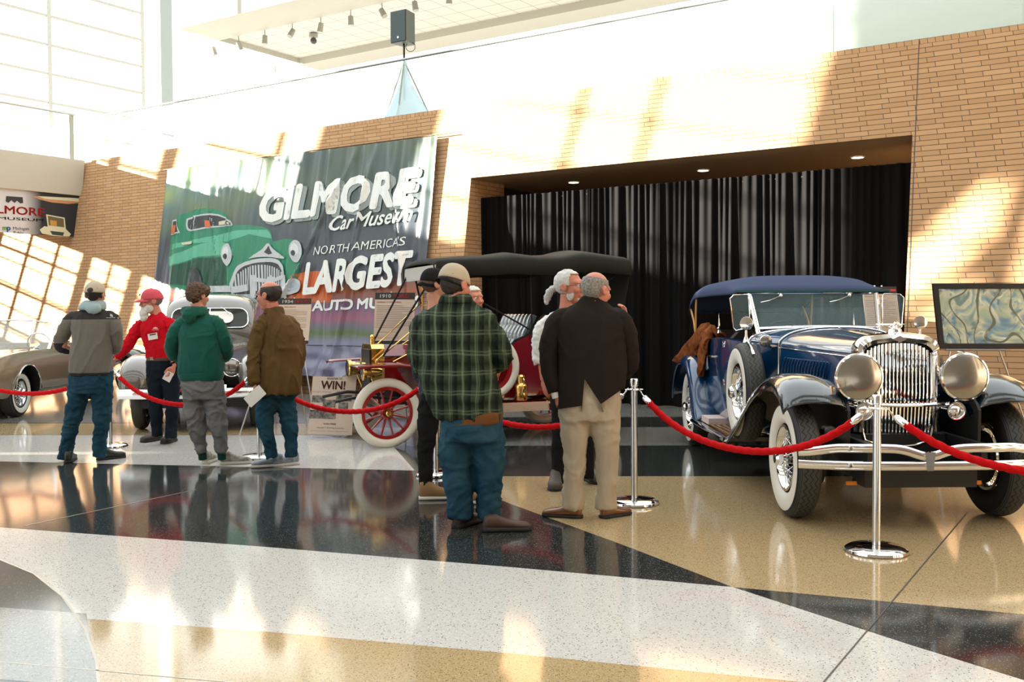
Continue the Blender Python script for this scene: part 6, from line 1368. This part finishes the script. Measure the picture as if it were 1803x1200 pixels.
p.card('name_badge', p.J(269, 592, -.16), (1, .15, .18), (-.15, 0, 1), .105, .07, PAPER); p.card('badge_strip', p.J(269, 588.5, -.163), (1, .15, .18), (-.15, 0, 1), .07, .012, BLKC)
bc_ = p.J(274, 580, -.150)
text_mesh('GILMORE', 0.018, mat('stitch_pale', (.8, .5, .5), .6), 'embroidered_logo', p.root, ext=.0006, M=frameM(bc_-p.o+Vector((-.04, -.006, -.01)), (1, .1, .05), (-.05, 0, 1)))
b = MB(); b.prism([(-.03, 0), (-.02, .012), (0, .02), (.02, .012), (.03, 0)], .002, bc_+Vector((0, -.006, .01)), (1, 0, 0), (0, 0, 1), (0, -1, 0)); p.local(b); b.build('embroidered_logo', mat('stitch_pale', None), p.root, smooth=False)
NJ = mat('dark_denim', (0.005, 0.008, 0.013), 0.9, noise_s=5, noise_c=(.011, .017, .027))
p.garment('jeans', NJ, lambda b: (p.torso(b, [(259, 313, 630, .125), (258, 315, 645, .13), (259, 316, 664, .125)]), p.limb(b, [(274, 662, 0, .10), (274, 690, 0, .090), (274, 715, -.01, .078), (276, 745, 0, .068), (276, 768, 0, .064)]), p.limb(b, [(300, 662, -.02, .10), (302, 690, -.02, .090), (303, 715, -.03, .078), (302, 745, -.02, .068), (301, 771, -.02, .066)])), amp=.010, sx=7, sz=8, seed=8)
p.belt([(259, 313, 634, .137), (259, 313, 629, .138)], mat('brown_belt', (.08, .04, .02), .5)); p.card('belt_buckle', p.J(268, 631, -.135), (1, .25, 0), (0, 0, 1), .05, .035, mat('buckle', (.5, .45, .35), .3, .9))
p.card('leaflet', p.J(296, 662, -.17), (.8, .2, -.5), (.5, -.2, .8), .09, .12, PAPER); b = MB(); p.limb(b, [(304, 637, -.12, .036), (305, 640, -.12, .036)]); p.local(b); b.build('wristwatch', BLKC, p.root)
HK = mat('hiking_brown', (.055, .035, .022), .7, noise_s=30)
shoe(p.root, PF(272, 776)+Vector((.03, .1, 0)), D(-115), up=HK, sole=BSO, L=.30, Wd=.12, H=.11, sh=.03); shoe(p.root, PF(298, 778)+Vector((.02, .1, 0)), D(-95), up=HK, sole=BSO, L=.30, Wd=.12, H=.11, sh=.03)
# ---- young man in green hoodie
p = Person('young man with curly brown hair in a green hoodie and grey sweatpants', 9.7, 373, 820)
p.body(SKIN, (349, 522, 0), D(150), .12, 0, 1.04, (352, 552, 0), [[(322, 575, 0, .045), (305, 612, .02, .04), (325, 635, .2, .03)], [(385, 572, 0, .045), (398, 612, .02, .04), (378, 632, .2, .03)]],
       [[(342, 690, 0, .08), (346, 745, 0, .055), (356, 800, 0, .04)], [(375, 690, 0, .08), (384, 745, 0, .055), (392, 800, 0, .04)]], [((325, 635, .2), (.9, .2, 0), (0, 1, 0), .5), ((378, 632, .2), (-.9, .2, 0), (0, 1, 0), .5, 1, -1)], (355, 665, 0))
p.eyes(); HB = mat('hair_brown', (0.055, 0.028, 0.015), 0.65, noise_s=60, noise_c=(.12, .06, .03))
p.ball('hair', [((0, .02, .055), (.090, .105, .080)), ((0, .055, .02), (.083, .075, .085)), ((-.06, -.02, .05), (.032, .06, .05)), ((.06, -.02, .05), (.032, .06, .05)), ((0, -.07, .085), (.06, .035, .03)), ((-.075, .03, .03), (.025, .03, .03)), ((.075, .02, .04), (.025, .035, .035))], HB, .006, .010)
GRH = mat('green_fleece', (0.010, 0.085, 0.062), 0.95, bump=.002, bump_s=160, sheen=.15)
p.garment('hoodie', GRH, lambda b: (p.torso(b, [(318, 390, 664, .125), (313, 394, 652, .145), (314, 392, 625, .15), (315, 388, 600, .14), (312, 388, 580, .125), (320, 384, 567, .105), (334, 372, 556, .08), (342, 364, 548, .055)]),
    p.arm(b, [(322, 572, 0, .08), (309, 588, 0, .078), (303, 608, .03, .072), (306, 624, .08, .062), (328, 634, .2, .05)]), p.arm(b, [(380, 570, 0, .08), (391, 588, 0, .078), (397, 608, .03, .074), (398, 624, .08, .064), (380, 634, .2, .05)])), amp=.010, sx=5, sz=3.5, seed=11)
p.garment('hood', GRH, lambda b: (p.torso(b, [(322, 366, 556, .12, -.02), (320, 366, 546, .12, -.01), (323, 362, 539, .10, 0)]), b.sphere(p.J(332, 556, -.12), (.07, .04, .075), 16, 10), b.sphere(p.J(329, 562, -.13), (.035, .03, .05), 12, 8)), amp=.008, sx=12, sz=14, seed=2)
p.belt([(318, 391, 669, .137), (315, 393, 663, .146), (314, 394, 656, .148)], GRH, 'hoodie_rib')
SWT = mat('grey_jersey', (0.155, 0.155, 0.155), 0.95)
p.garment('sweatpants', SWT, lambda b: (p.torso(b, [(320, 388, 655, .12), (320, 394, 680, .135), (323, 398, 702, .125)]), p.limb(b, [(341, 700, 0, .105), (343, 725, 0, .10), (346, 750, -.01, .088), (352, 780, 0, .066), (356, 798, 0, .052)]), p.limb(b, [(378, 700, 0, .105), (382, 725, 0, .10), (386, 750, -.01, .085), (389, 780, 0, .066), (390, 797, 0, .055)])), amp=.014, sx=6, sz=7, seed=21)
GT = mat('trainer_grey', (.20, .18, .15), .8, noise_s=18, noise_c=(.45, .43, .38)); GSO = mat('trainer_sole', (.55, .52, .46), .6)
for hp, yw in ((PF(356, 819), 88), (PF(388, 820), 20)):
    s_ = shoe(p.root, hp+Vector((0, .08, 0)), D(yw), up=GT, sole=GSO, L=.29, Wd=.11, H=.105, sh=.035); b = MB()
for a_, c_ in (((356, 798, 0), (357, 808, .01)), ((390, 797, 0), (391, 808, .01))):
    b = MB(); b.cyl(p.J(*a_), p.J(*c_), .04, 14); p.local(b); b.build('sock', mat('green_sock', (.01, .05, .04), .9), p.root)
# ---- man in brown jacket
p = Person('balding man with glasses in a long brown jacket and blue jeans holding papers', 9.5, 492, 826)
p.body(SKINR, (473, 521, 0), D(-112), .10, 0, 1.13, (482, 552, .02), [[(462, 570, -.05, .045), (449, 620, -.12, .04), (449, 675, -.15, .03)], [(515, 575, .12, .045), (520, 620, .15, .04), (510, 660, .1, .03)]],
       [[(475, 700, 0, .08), (470, 750, 0, .055), (478, 800, 0, .04)], [(500, 700, .05, .08), (508, 750, .05, .055), (512, 805, .05, .04)]], [((449, 678, -.16), (.05, -.1, -1), (.8, .3, 0), .7)], (490, 680, 0))
p.eyes(); p.hair(HAIRD, lambda c: c.z < 0.075 and (c.y > -0.035) and c.z > -0.05 and not (abs(c.x) > .06 and c.z < 0.0 and c.y < .03), thick=.008)
GLF = mat('glasses_frame', (.08, .08, .08), .3, .6)
def specs(p):
    b = MB()
    for sx in (-1, 1):
        b.torus((sx*.031, -.100, .010), .021, .0018, 'y', 20, 5); b.tube([(sx*.052, -.098, .014), (sx*.085, -.03, .012), (sx*.088, .02, .0)], .0018, 5)
    b.cyl((-.01, -.102, .013), (.01, -.102, .013), .0016, 5); p.onhead('glasses', b, GLF)
specs(p)
BJ = mat('brown_canvas', (0.12, 0.068, 0.024), 0.8, bump=.001, bump_s=150, noise_s=4, noise_a=.75)
p.garment('jacket', BJ, lambda b: (p.torso(b, [(444, 528, 694, .17), (447, 530, 680, .175), (450, 531, 650, .17), (451, 531, 610, .165), (453, 526, 580, .15), (460, 515, 562, .12), (468, 502, 551, .09), (470, 494, 542, .062)]),
    p.arm(b, [(466, 568, -.04, .085), (456, 590, -.09, .085), (449, 620, -.13, .078), (446, 650, -.15, .066), (449, 676, -.16, .052)]), p.arm(b, [(512, 572, .08, .08), (522, 600, .13, .075), (525, 630, .15, .065), (515, 660, .1, .05)])), amp=.016, sx=5, sz=3, seed=31)
p.garment('collar', BJ, lambda b: p.torso(b, [(462, 502, 553, .085, .01), (466, 500, 545, .075, .01), (470, 498, 539, .07, .01)]), amp=0)
p.garment('jeans', DENIM, lambda b: (p.torso(b, [(452, 520, 680, .13), (451, 521, 700, .14)]), p.limb(b, [(474, 698, -.02, .105), (467, 725, -.03, .095), (468, 755, -.03, .078), (476, 785, -.01, .062), (480, 806, 0, .060)]), p.limb(b, [(500, 698, .05, .105), (506, 725, .05, .092), (511, 755, .05, .075), (513, 785, .05, .062), (514, 804, .05, .060)])), amp=.012, sx=7, sz=9, seed=37)
BT = mat('trainer_blue_grey', (.13, .17, .22), .7, noise_s=24, noise_c=(.30, .32, .33))
shoe(p.root, PF(496, 822)+Vector((-.02, .05, 0)), D(195), up=BT, sole=GSO, L=.30, Wd=.11, H=.10, sh=.032); shoe(p.root, PF(518, 820)+Vector((0, .10, 0)), D(215), up=BT, sole=GSO, L=.28, Wd=.11, H=.10, sh=.032)
p.card('papers', p.J(449, 697, -.20), (.75, -.1, .65), (-.6, 0, .75), .20, .11, PAPER, t=.003)
# ---- man in the black cap
p = Person('young man in a backwards black cap and dark quilted jacket beside the plaid shirt', 7.95, 760, 880)
p.body(SKIN, (768, 502, 0), D(112), .05, 0, 1.03, (768, 535, 0), [[(742, 560, -.03, .045), (738, 620, 0, .04), (748, 680, .05, .03)], [(795, 555, .1, .045), (798, 610, .15, .04), (800, 650, .3, .03)]],
       [[(760, 690, 0, .08), (755, 770, 0, .055), (752, 850, 0, .04)], [(790, 690, .1, .08), (800, 770, .1, .055), (812, 855, .1, .04)]], [((748, 682, .05), (.1, 0, -1), (1, 0, 0), .5)], (770, 660, 0))
p.eyes(); p.hair(HB, lambda c: c.z < 0.06 and c.y > -0.01 and c.z > -0.055, thick=.006); p.cap(BLKC, BLKC, back=True, drop=.02)
QJ = mat('navy_quilt', (0.012, 0.018, 0.030), 0.55, bump=.008, bump_s=22, bump_stretch=(1, 1, 3))
p.garment('quilted_jacket', QJ, lambda b: (p.torso(b, [(738, 803, 695, .14), (736, 805, 665, .15), (737, 806, 610, .15), (738, 806, 575, .14), (745, 798, 558, .12), (755, 785, 545, .09), (757, 782, 534, .065)]), p.arm(b, [(748, 562, 0, .075), (736, 590, 0, .072), (734, 625, 0, .066), (738, 655, .02, .056), (747, 678, .05, .046)]), p.arm(b, [(795, 560, .08, .07), (803, 600, .12, .065), (800, 640, .25, .05)])), amp=.008, sx=5, sz=12, seed=41)
p.garment('trousers', BLKC, lambda b: (p.torso(b, [(738, 803, 680, .13), (737, 805, 705, .13)]), p.limb(b, [(758, 705, 0, .095), (753, 750, 0, .085), (750, 800, 0, .066), (750, 842, 0, .056), (750, 856, 0, .058)]), p.limb(b, [(788, 705, .1, .095), (797, 750, .1, .08), (806, 800, .1, .065), (812, 858, .1, .055)])), amp=.010, sx=6, sz=8, seed=43)
TS = mat('tan_suede', (.26, .16, .075), .85)
shoe(p.root, PF(738, 881)+Vector((.02, .04, 0)), D(8), up=TS, sole=GSO, L=.28, Wd=.105, H=.12, sh=.03); shoe(p.root, PF(802, 889)+Vector((0, .04, 0)), D(12), up=TS, sole=GSO, L=.28, Wd=.105, H=.12, sh=.03)
# ---- man with white hair mostly hidden
p = Person('white haired man in an orange tan shirt mostly hidden behind the plaid shirt', 9.35, 838, 829)
p.body(SKINR, (834, 527, 0), D(40), .0, 0, 1.0, (838, 560, 0), [[(812, 585, 0, .045), (806, 640, 0, .04), (812, 690, 0, .03)], [(865, 583, 0, .045), (874, 635, 0, .04), (868, 680, -.05, .03)]],
       [[(828, 700, 0, .08), (828, 770, 0, .055), (828, 845, 0, .04)], [(850, 700, 0, .08), (848, 770, 0, .055), (846, 845, 0, .04)]], [((868, 682, -.05), (0, 0, -1), (-1, 0, 0), .4), ((812, 692, 0), (0, 0, -1), (1, 0, 0), .4)], (838, 680, 0))
p.eyes(); p.hair(WHT, lambda c: c.z > -0.03 and (c.y > -0.03 or c.z > .085), thick=.008)
OT = mat('orange_tan_shirt', (0.42, 0.17, 0.05), 0.8)
p.garment('shirt', OT, lambda b: (p.torso(b, [(812, 868, 722, .12), (809, 872, 690, .14), (809, 872, 630, .14), (811, 868, 590, .13), (820, 860, 574, .10), (828, 850, 565, .07)]), p.arm(b, [(816, 586, 0, .07), (807, 615, 0, .065), (806, 645, 0, .058), (811, 678, 0, .048)]), p.arm(b, [(860, 584, 0, .07), (871, 612, 0, .066), (874, 642, 0, .058), (868, 672, -.05, .046)])), amp=.010, seed=51)
p.garment('trousers', NJ, lambda b: (p.torso(b, [(812, 868, 705, .12), (812, 868, 722, .12)]), p.limb(b, [(827, 722, 0, .085), (828, 770, 0, .07), (828, 845, 0, .055)]), p.limb(b, [(851, 722, 0, .085), (849, 770, 0, .07), (847, 845, 0, .055)])), amp=.008, seed=53)
shoe(p.root, p.o+Vector((-.04, .08, 0)), D(-100), up=BLS, sole=BSO); shoe(p.root, p.o+Vector((.06, .08, 0)), D(-80), up=BLS, sole=BSO)
# ---- large man in plaid
p = Person('large man in a green plaid shirt and backwards beige cap seen from behind', 6.9, 838, 930)
p.body(SKINR, (802, 503, 0), D(140), .22, 0, 1.12, (806, 545, 0), [[(750, 590, 0, .055), (742, 640, .05, .05), (770, 670, .2, .04)], [(858, 580, 0, .055), (880, 625, .05, .05), (855, 650, .22, .035)]],
       [[(802, 770, 0, .10), (806, 830, 0, .07), (808, 905, 0, .05)], [(856, 770, 0, .10), (860, 830, 0, .07), (860, 905, 0, .05)]], [((855, 650, .22), (-.5, .8, .1), (0, 0, -1), .5), ((772, 670, .2), (.4, .8, .1), (0, 0, -1), .5, 1, -1)], (825, 730, 0), fat=1.06)
p.eyes(); p.hair(HAIRD, lambda c: c.z < 0.055 and c.y > -0.005 and c.z > -0.07, thick=.008, r=(.084, .106, .10))
p.cap(CAPB, BLKC, back=True, drop=.012)
def plaid():
    m = mat('green_plaid', (.03, .045, .03), .9); g = NG(m); tc = g.n('ShaderNodeTexCoord'); sp = g.n('ShaderNodeSeparateXYZ')
    ns = g.n('ShaderNodeTexNoise'); ns.inputs['Scale'].default_value = 4; g.l(tc.outputs['Object'], ns.inputs['Vector']); ad = g.n('ShaderNodeVectorMath'); ad.operation = 'MULTIPLY_ADD'; ad.inputs[1].default_value = (.05, .05, .05); g.l(ns.outputs['Color'], ad.inputs[0]); g.l(tc.outputs['Object'], ad.inputs[2]); g.l(ad.outputs[0], sp.inputs[0])
    def stripes(co, per, offs):
        fr = g.math('FRACT', g.math('DIVIDE', g.math('ADD', co, 5.0), per)); o = None
        for c_, w_, a in offs:
            d = g.math('ABSOLUTE', g.math('SUBTRACT', fr, c_)); k = g.math('MULTIPLY', g.math('MAXIMUM', g.math('SUBTRACT', 1.0, g.math('DIVIDE', d, w_)), 0.0), a); o = k if o is None else g.math('ADD', o, k)
        return o
    V_ = stripes(sp.outputs['X'], .182, ((.2, .06, .62), (.70, .05, .42), (.78, .04, .30))); H_ = stripes(sp.outputs['Z'], .135, ((.2, .07, .42), (.36, .06, .36)))
    dark = g.mix(g.math('MULTIPLY', stripes(sp.outputs['X'], .091, ((.9, .45, 1.0),)), .9), (.030, .045, .028), (.004, .006, .004))
    dark = g.mix(g.math('MULTIPLY', stripes(sp.outputs['Z'], .135, ((.75, .3, 1.0),)), .7), dark, (.004, .006, .004))
    c = g.mix(g.math('MINIMUM', g.math('ADD', V_, H_), 1.0), dark, (.15, .19, .13)); g.l(c, g.b.inputs['Base Color'])
    return m
PLD = plaid()
p.garment('plaid_shirt', PLD, lambda b: (p.torso(b, [(772, 884, 738, .20), (762, 886, 720, .22), (744, 880, 680, .235), (734, 872, 640, .23), (729, 868, 600, .215), (731, 868, 572, .19), (742, 860, 552, .155), (766, 840, 537, .11), (776, 830, 527, .085)]),
    p.arm(b, [(750, 570, 0, .095), (742, 600, .02, .09), (741, 635, .06, .08), (765, 665, .2, .06)]), p.arm(b, [(846, 566, 0, .10), (862, 588, 0, .10), (878, 612, .02, .092), (882, 632, .06, .082), (866, 648, .16, .062)])), amp=.016, sx=4.5, sz=3.2, seed=61, voxel=.014)
p.garment('collar', PLD, lambda b: p.torso(b, [(770, 836, 534, .10), (774, 832, 524, .09), (777, 829, 517, .085)]), amp=0)
p.garment('undershirt', mat('tan_undershirt', (.13, .055, .02), .85), lambda b: p.torso(b, [(776, 883, 745, .195), (790, 885, 738, .20), (800, 886, 722, .20)]), amp=.004)
p.garment('jeans', DENIM, lambda b: (p.torso(b, [(778, 884, 728, .185), (776, 886, 750, .20), (776, 887, 775, .19)]), p.limb(b, [(802, 772, 0, .120), (802, 800, 0, .118), (804, 835, 0, .102), (808, 870, 0, .092), (811, 912, 0, .088)]), p.limb(b, [(858, 772, 0, .120), (861, 800, 0, .118), (862, 835, 0, .100), (861, 870, 0, .090), (862, 912, 0, .088)])), amp=.014, sx=6, sz=9, seed=67, voxel=.014)
BRS = mat('brown_boot', (.055, .026, .014), .6)
shoe(p.root, PF(800, 932)+Vector((.02, .06, 0)), D(62), up=BRS, sole=BSO, L=.31, Wd=.12, H=.09, sh=.035); shoe(p.root, PF(852, 938)+Vector((.02, .05, 0)), D(8), up=BRS, sole=BSO, L=.32, Wd=.12, H=.088, sh=.035)
# ---- man with ponytail
p = Person('man with a white ponytail and glasses in a black vest over a white shirt', 8.5, 1005, 857)
p.body(SKINR, (1004, 506, 0), D(62), .02, 0, 1.2, (1000, 545, .02), [[(968, 568, 0, .048), (950, 620, 0, .042), (957, 668, -.04, .030)], [(1030, 565, 0, .045), (1090, 590, .12, .04), (1102, 560, .08, .03)]],
       [[(990, 710, 0, .08), (985, 780, 0, .055), (982, 845, 0, .045)], [(1030, 710, .1, .08), (1035, 780, .1, .055), (1038, 835, .1, .045)]], [((957, 668, -.04), (.15, -.05, -1), (.8, .3, 0), .35, 1.08), ((1102, 560, .08), (-.15, 0, 1), (-1, -.3, 0), .6)], (1005, 680, 0))
p.eyes(); SH = mat('silver_hair', (0.58, 0.57, 0.54), 0.55, noise_s=60, noise_a=.75)
p.hair(SH, lambda c: c.z > -0.045 and (c.y > -0.025 or c.z > 0.095) and not (abs(c.x) > .06 and c.z < 0.01 and c.y < .045), thick=.008); specs(p)
p.ball('ponytail', [((0, .115, .0), (.022, .025, .02)), ((0, .14, -.012), (.028, .030, .026)), ((0, .165, -.04), (.030, .030, .034)), ((0, .18, -.075), (.026, .026, .032)), ((0, .185, -.10), (.018, .018, .025))], SH, .006, .006)
p.ball('beard', [((0, -.070, -.088), (.030, .022, .018)), ((.052, -.025, -.055), (.010, .03, .04)), ((-.052, -.025, -.055), (.010, .03, .04)), ((0, -.092, -.042), (.024, .008, .007))], SH, .005, .002)
p.garment('shirt', mat('white_knit', (0.72, 0.73, 0.70), .85), lambda b: (p.torso(b, [(972, 1040, 720, .12), (968, 1042, 680, .14), (966, 1042, 620, .14), (968, 1036, 580, .13), (978, 1026, 560, .10), (988, 1014, 545, .062)]), p.arm(b, [(978, 563, 0, .075), (958, 580, 0, .080), (951, 605, 0, .076), (951, 634, -.01, .062), (952, 639, -.01, .058)]), p.arm(b, [(1028, 563, 0, .075), (1060, 580, .06, .065), (1088, 590, .12, .055), (1096, 583, .1, .048)])), amp=.010, sx=7, sz=9, seed=71)
p.garment('vest', BLKC, lambda b: p.torso(b, [(970, 1044, 722, .135), (966, 1046, 680, .155), (964, 1046, 620, .155), (966, 1040, 585, .145), (972, 1034, 565, .12), (984, 1020, 550, .085), (988, 1014, 541, .065)]), amp=.006, seed=73)
p.garment('trousers', BLKC, lambda b: (p.torso(b, [(972, 1042, 705, .12), (971, 1043, 725, .12)]), p.limb(b, [(989, 722, 0, .09), (986, 770, 0, .075), (983, 820, 0, .062), (981, 850, 0, .060)]), p.limb(b, [(1026, 722, .1, .09), (1031, 770, .1, .075), (1035, 820, .1, .062), (1036, 842, .1, .06)])), amp=.008, seed=77)
DG = mat('grey_brown_shoe', (.075, .06, .05), .6); shoe(p.root, PF(980, 859)+Vector((0, .12, 0)), D(-95), up=DG, sole=BSO, L=.30, Wd=.125, H=.12); shoe(p.root, PF(1034, 848)+Vector((0, .12, 0)), D(-70), up=DG, sole=BSO, L=.30, Wd=.115, H=.12)
# ---- man in blazer
p = Person('balding man in a dark brown blazer and khaki trousers seen from behind', 7.2, 1036, 912)
p.body(SKINR, (1050, 513, 0), D(135), .20, 0, 1.13, (1042, 548, -.01), [[(985, 575, 0, .05), (972, 630, 0, .045), (980, 685, -.02, .032)], [(1092, 575, 0, .05), (1108, 625, .03, .045), (1085, 665, .2, .035)]],
       [[(1015, 740, 0, .09), (1014, 800, 0, .06), (1012, 890, 0, .045)], [(1063, 740, 0, .09), (1068, 800, 0, .06), (1066, 890, 0, .045)]], [((980, 690, -.02), (.1, .05, -1), (.9, .2, 0), .5, 1.05), ((1085, 665, .2), (-.5, .6, -.2), (0, 0, -1), .5, 1, -1)], (1040, 700, 0), fat=1.05)
p.eyes(); GH = mat('hair_grey_dark', (0.11, 0.10, 0.09), .65, noise_s=80, noise_c=(.28, .26, .24)); p.hair(GH, lambda c: c.z < 0.075 and c.y > -0.03 and c.z > -0.05 and not (abs(c.x) > .06 and c.z < 0.005 and c.y < .04), thick=.006, amp=.003, r=(.081, .103, .098))
BLZ = mat('blazer_brown_black', (0.017, 0.0125, 0.010), 0.9, bump=.0006, bump_s=350)
jk = p.garment('blazer', BLZ, lambda b: (p.torso(b, [(980, 1096, 722, .17), (980, 1098, 705, .175), (980, 1102, 670, .175), (981, 1104, 630, .17), (978, 1103, 590, .165), (976, 1102, 568, .155), (982, 1096, 552, .13), (1006, 1074, 538, .10), (1020, 1062, 526, .078), (1022, 1060, 520, .074)]),
    p.arm(b, [(988, 562, 0, .080), (974, 582, 0, .080), (967, 615, 0, .074), (968, 650, -.01, .064), (977, 692, -.02, .054)]), p.arm(b, [(1090, 562, 0, .08), (1102, 585, 0, .08), (1107, 618, .02, .075), (1106, 645, .06, .068), (1086, 664, .2, .055)])), amp=.007, sx=4, sz=3, seed=81)
b = MB(); yb = 7.2
for tri in ([(1029, 666), (1023, 740), (1066, 740), (1058, 711)], [(1058, 711), (1070, 745), (1130, 745), (1130, 668), (1094, 686)], [(970, 722), (970, 745), (1024, 745), (1024, 714)]):
    q = [p.J(x, y, -.3)-p.o for x, y in tri]; r2 = [p.J(x, y, .12 if len(tri) == 4 and tri[0][0] == 1029 else .3)-p.o for x, y in tri]
    b = MB(); b.loft([q, r2]); c_ = b.build('cut', BLZ, None, smooth=False); c_.location = p.o; bpy.context.view_layer.update()
    md = jk.modifiers.new('b', 'BOOLEAN'); md.object = c_; md.solver = 'EXACT'; md.operation = 'DIFFERENCE'; bpy.context.view_layer.update()
    me = bpy.data.meshes.new_from_object(jk.evaluated_get(bpy.context.evaluated_depsgraph_get())); jk.modifiers.clear(); jk.data = me; bpy.data.objects.remove(c_)
KH = mat('khaki_twill', (0.40, 0.335, 0.25), 0.85, bump=.0006, bump_s=300)
p.garment('trousers', KH, lambda b: (p.torso(b, [(984, 1092, 662, .135), (984, 1093, 690, .145), (984, 1093, 718, .15), (984, 1092, 740, .14)]), p.limb(b, [(1012, 738, 0, .112), (1012, 765, 0, .102), (1012, 800, 0, .086), (1010, 850, 0, .076), (1008, 895, 0, .080)]), p.limb(b, [(1065, 738, 0, .112), (1067, 765, 0, .102), (1069, 800, 0, .084), (1068, 850, 0, .074), (1067, 896, 0, .080)])), amp=.010, sx=6, sz=5, seed=91)
b = MB(); b.cyl(p.J(977, 688, -.02), p.J(981, 699, -.02), .036, 16); p.local(b); b.build('shirt_cuff', PAPER, p.root)
CB = mat('cognac_leather', (.16, .055, .018), .3, coat=.5); shoe(p.root, PF(1020, 914)+Vector((0, .05, 0)), D(160), up=CB, sole=BSO, L=.29, Wd=.11, H=.085); shoe(p.root, PF(1060, 915)+Vector((.02, .06, 0)), D(38), up=CB, sole=BSO, L=.27, Wd=.11, H=.085)
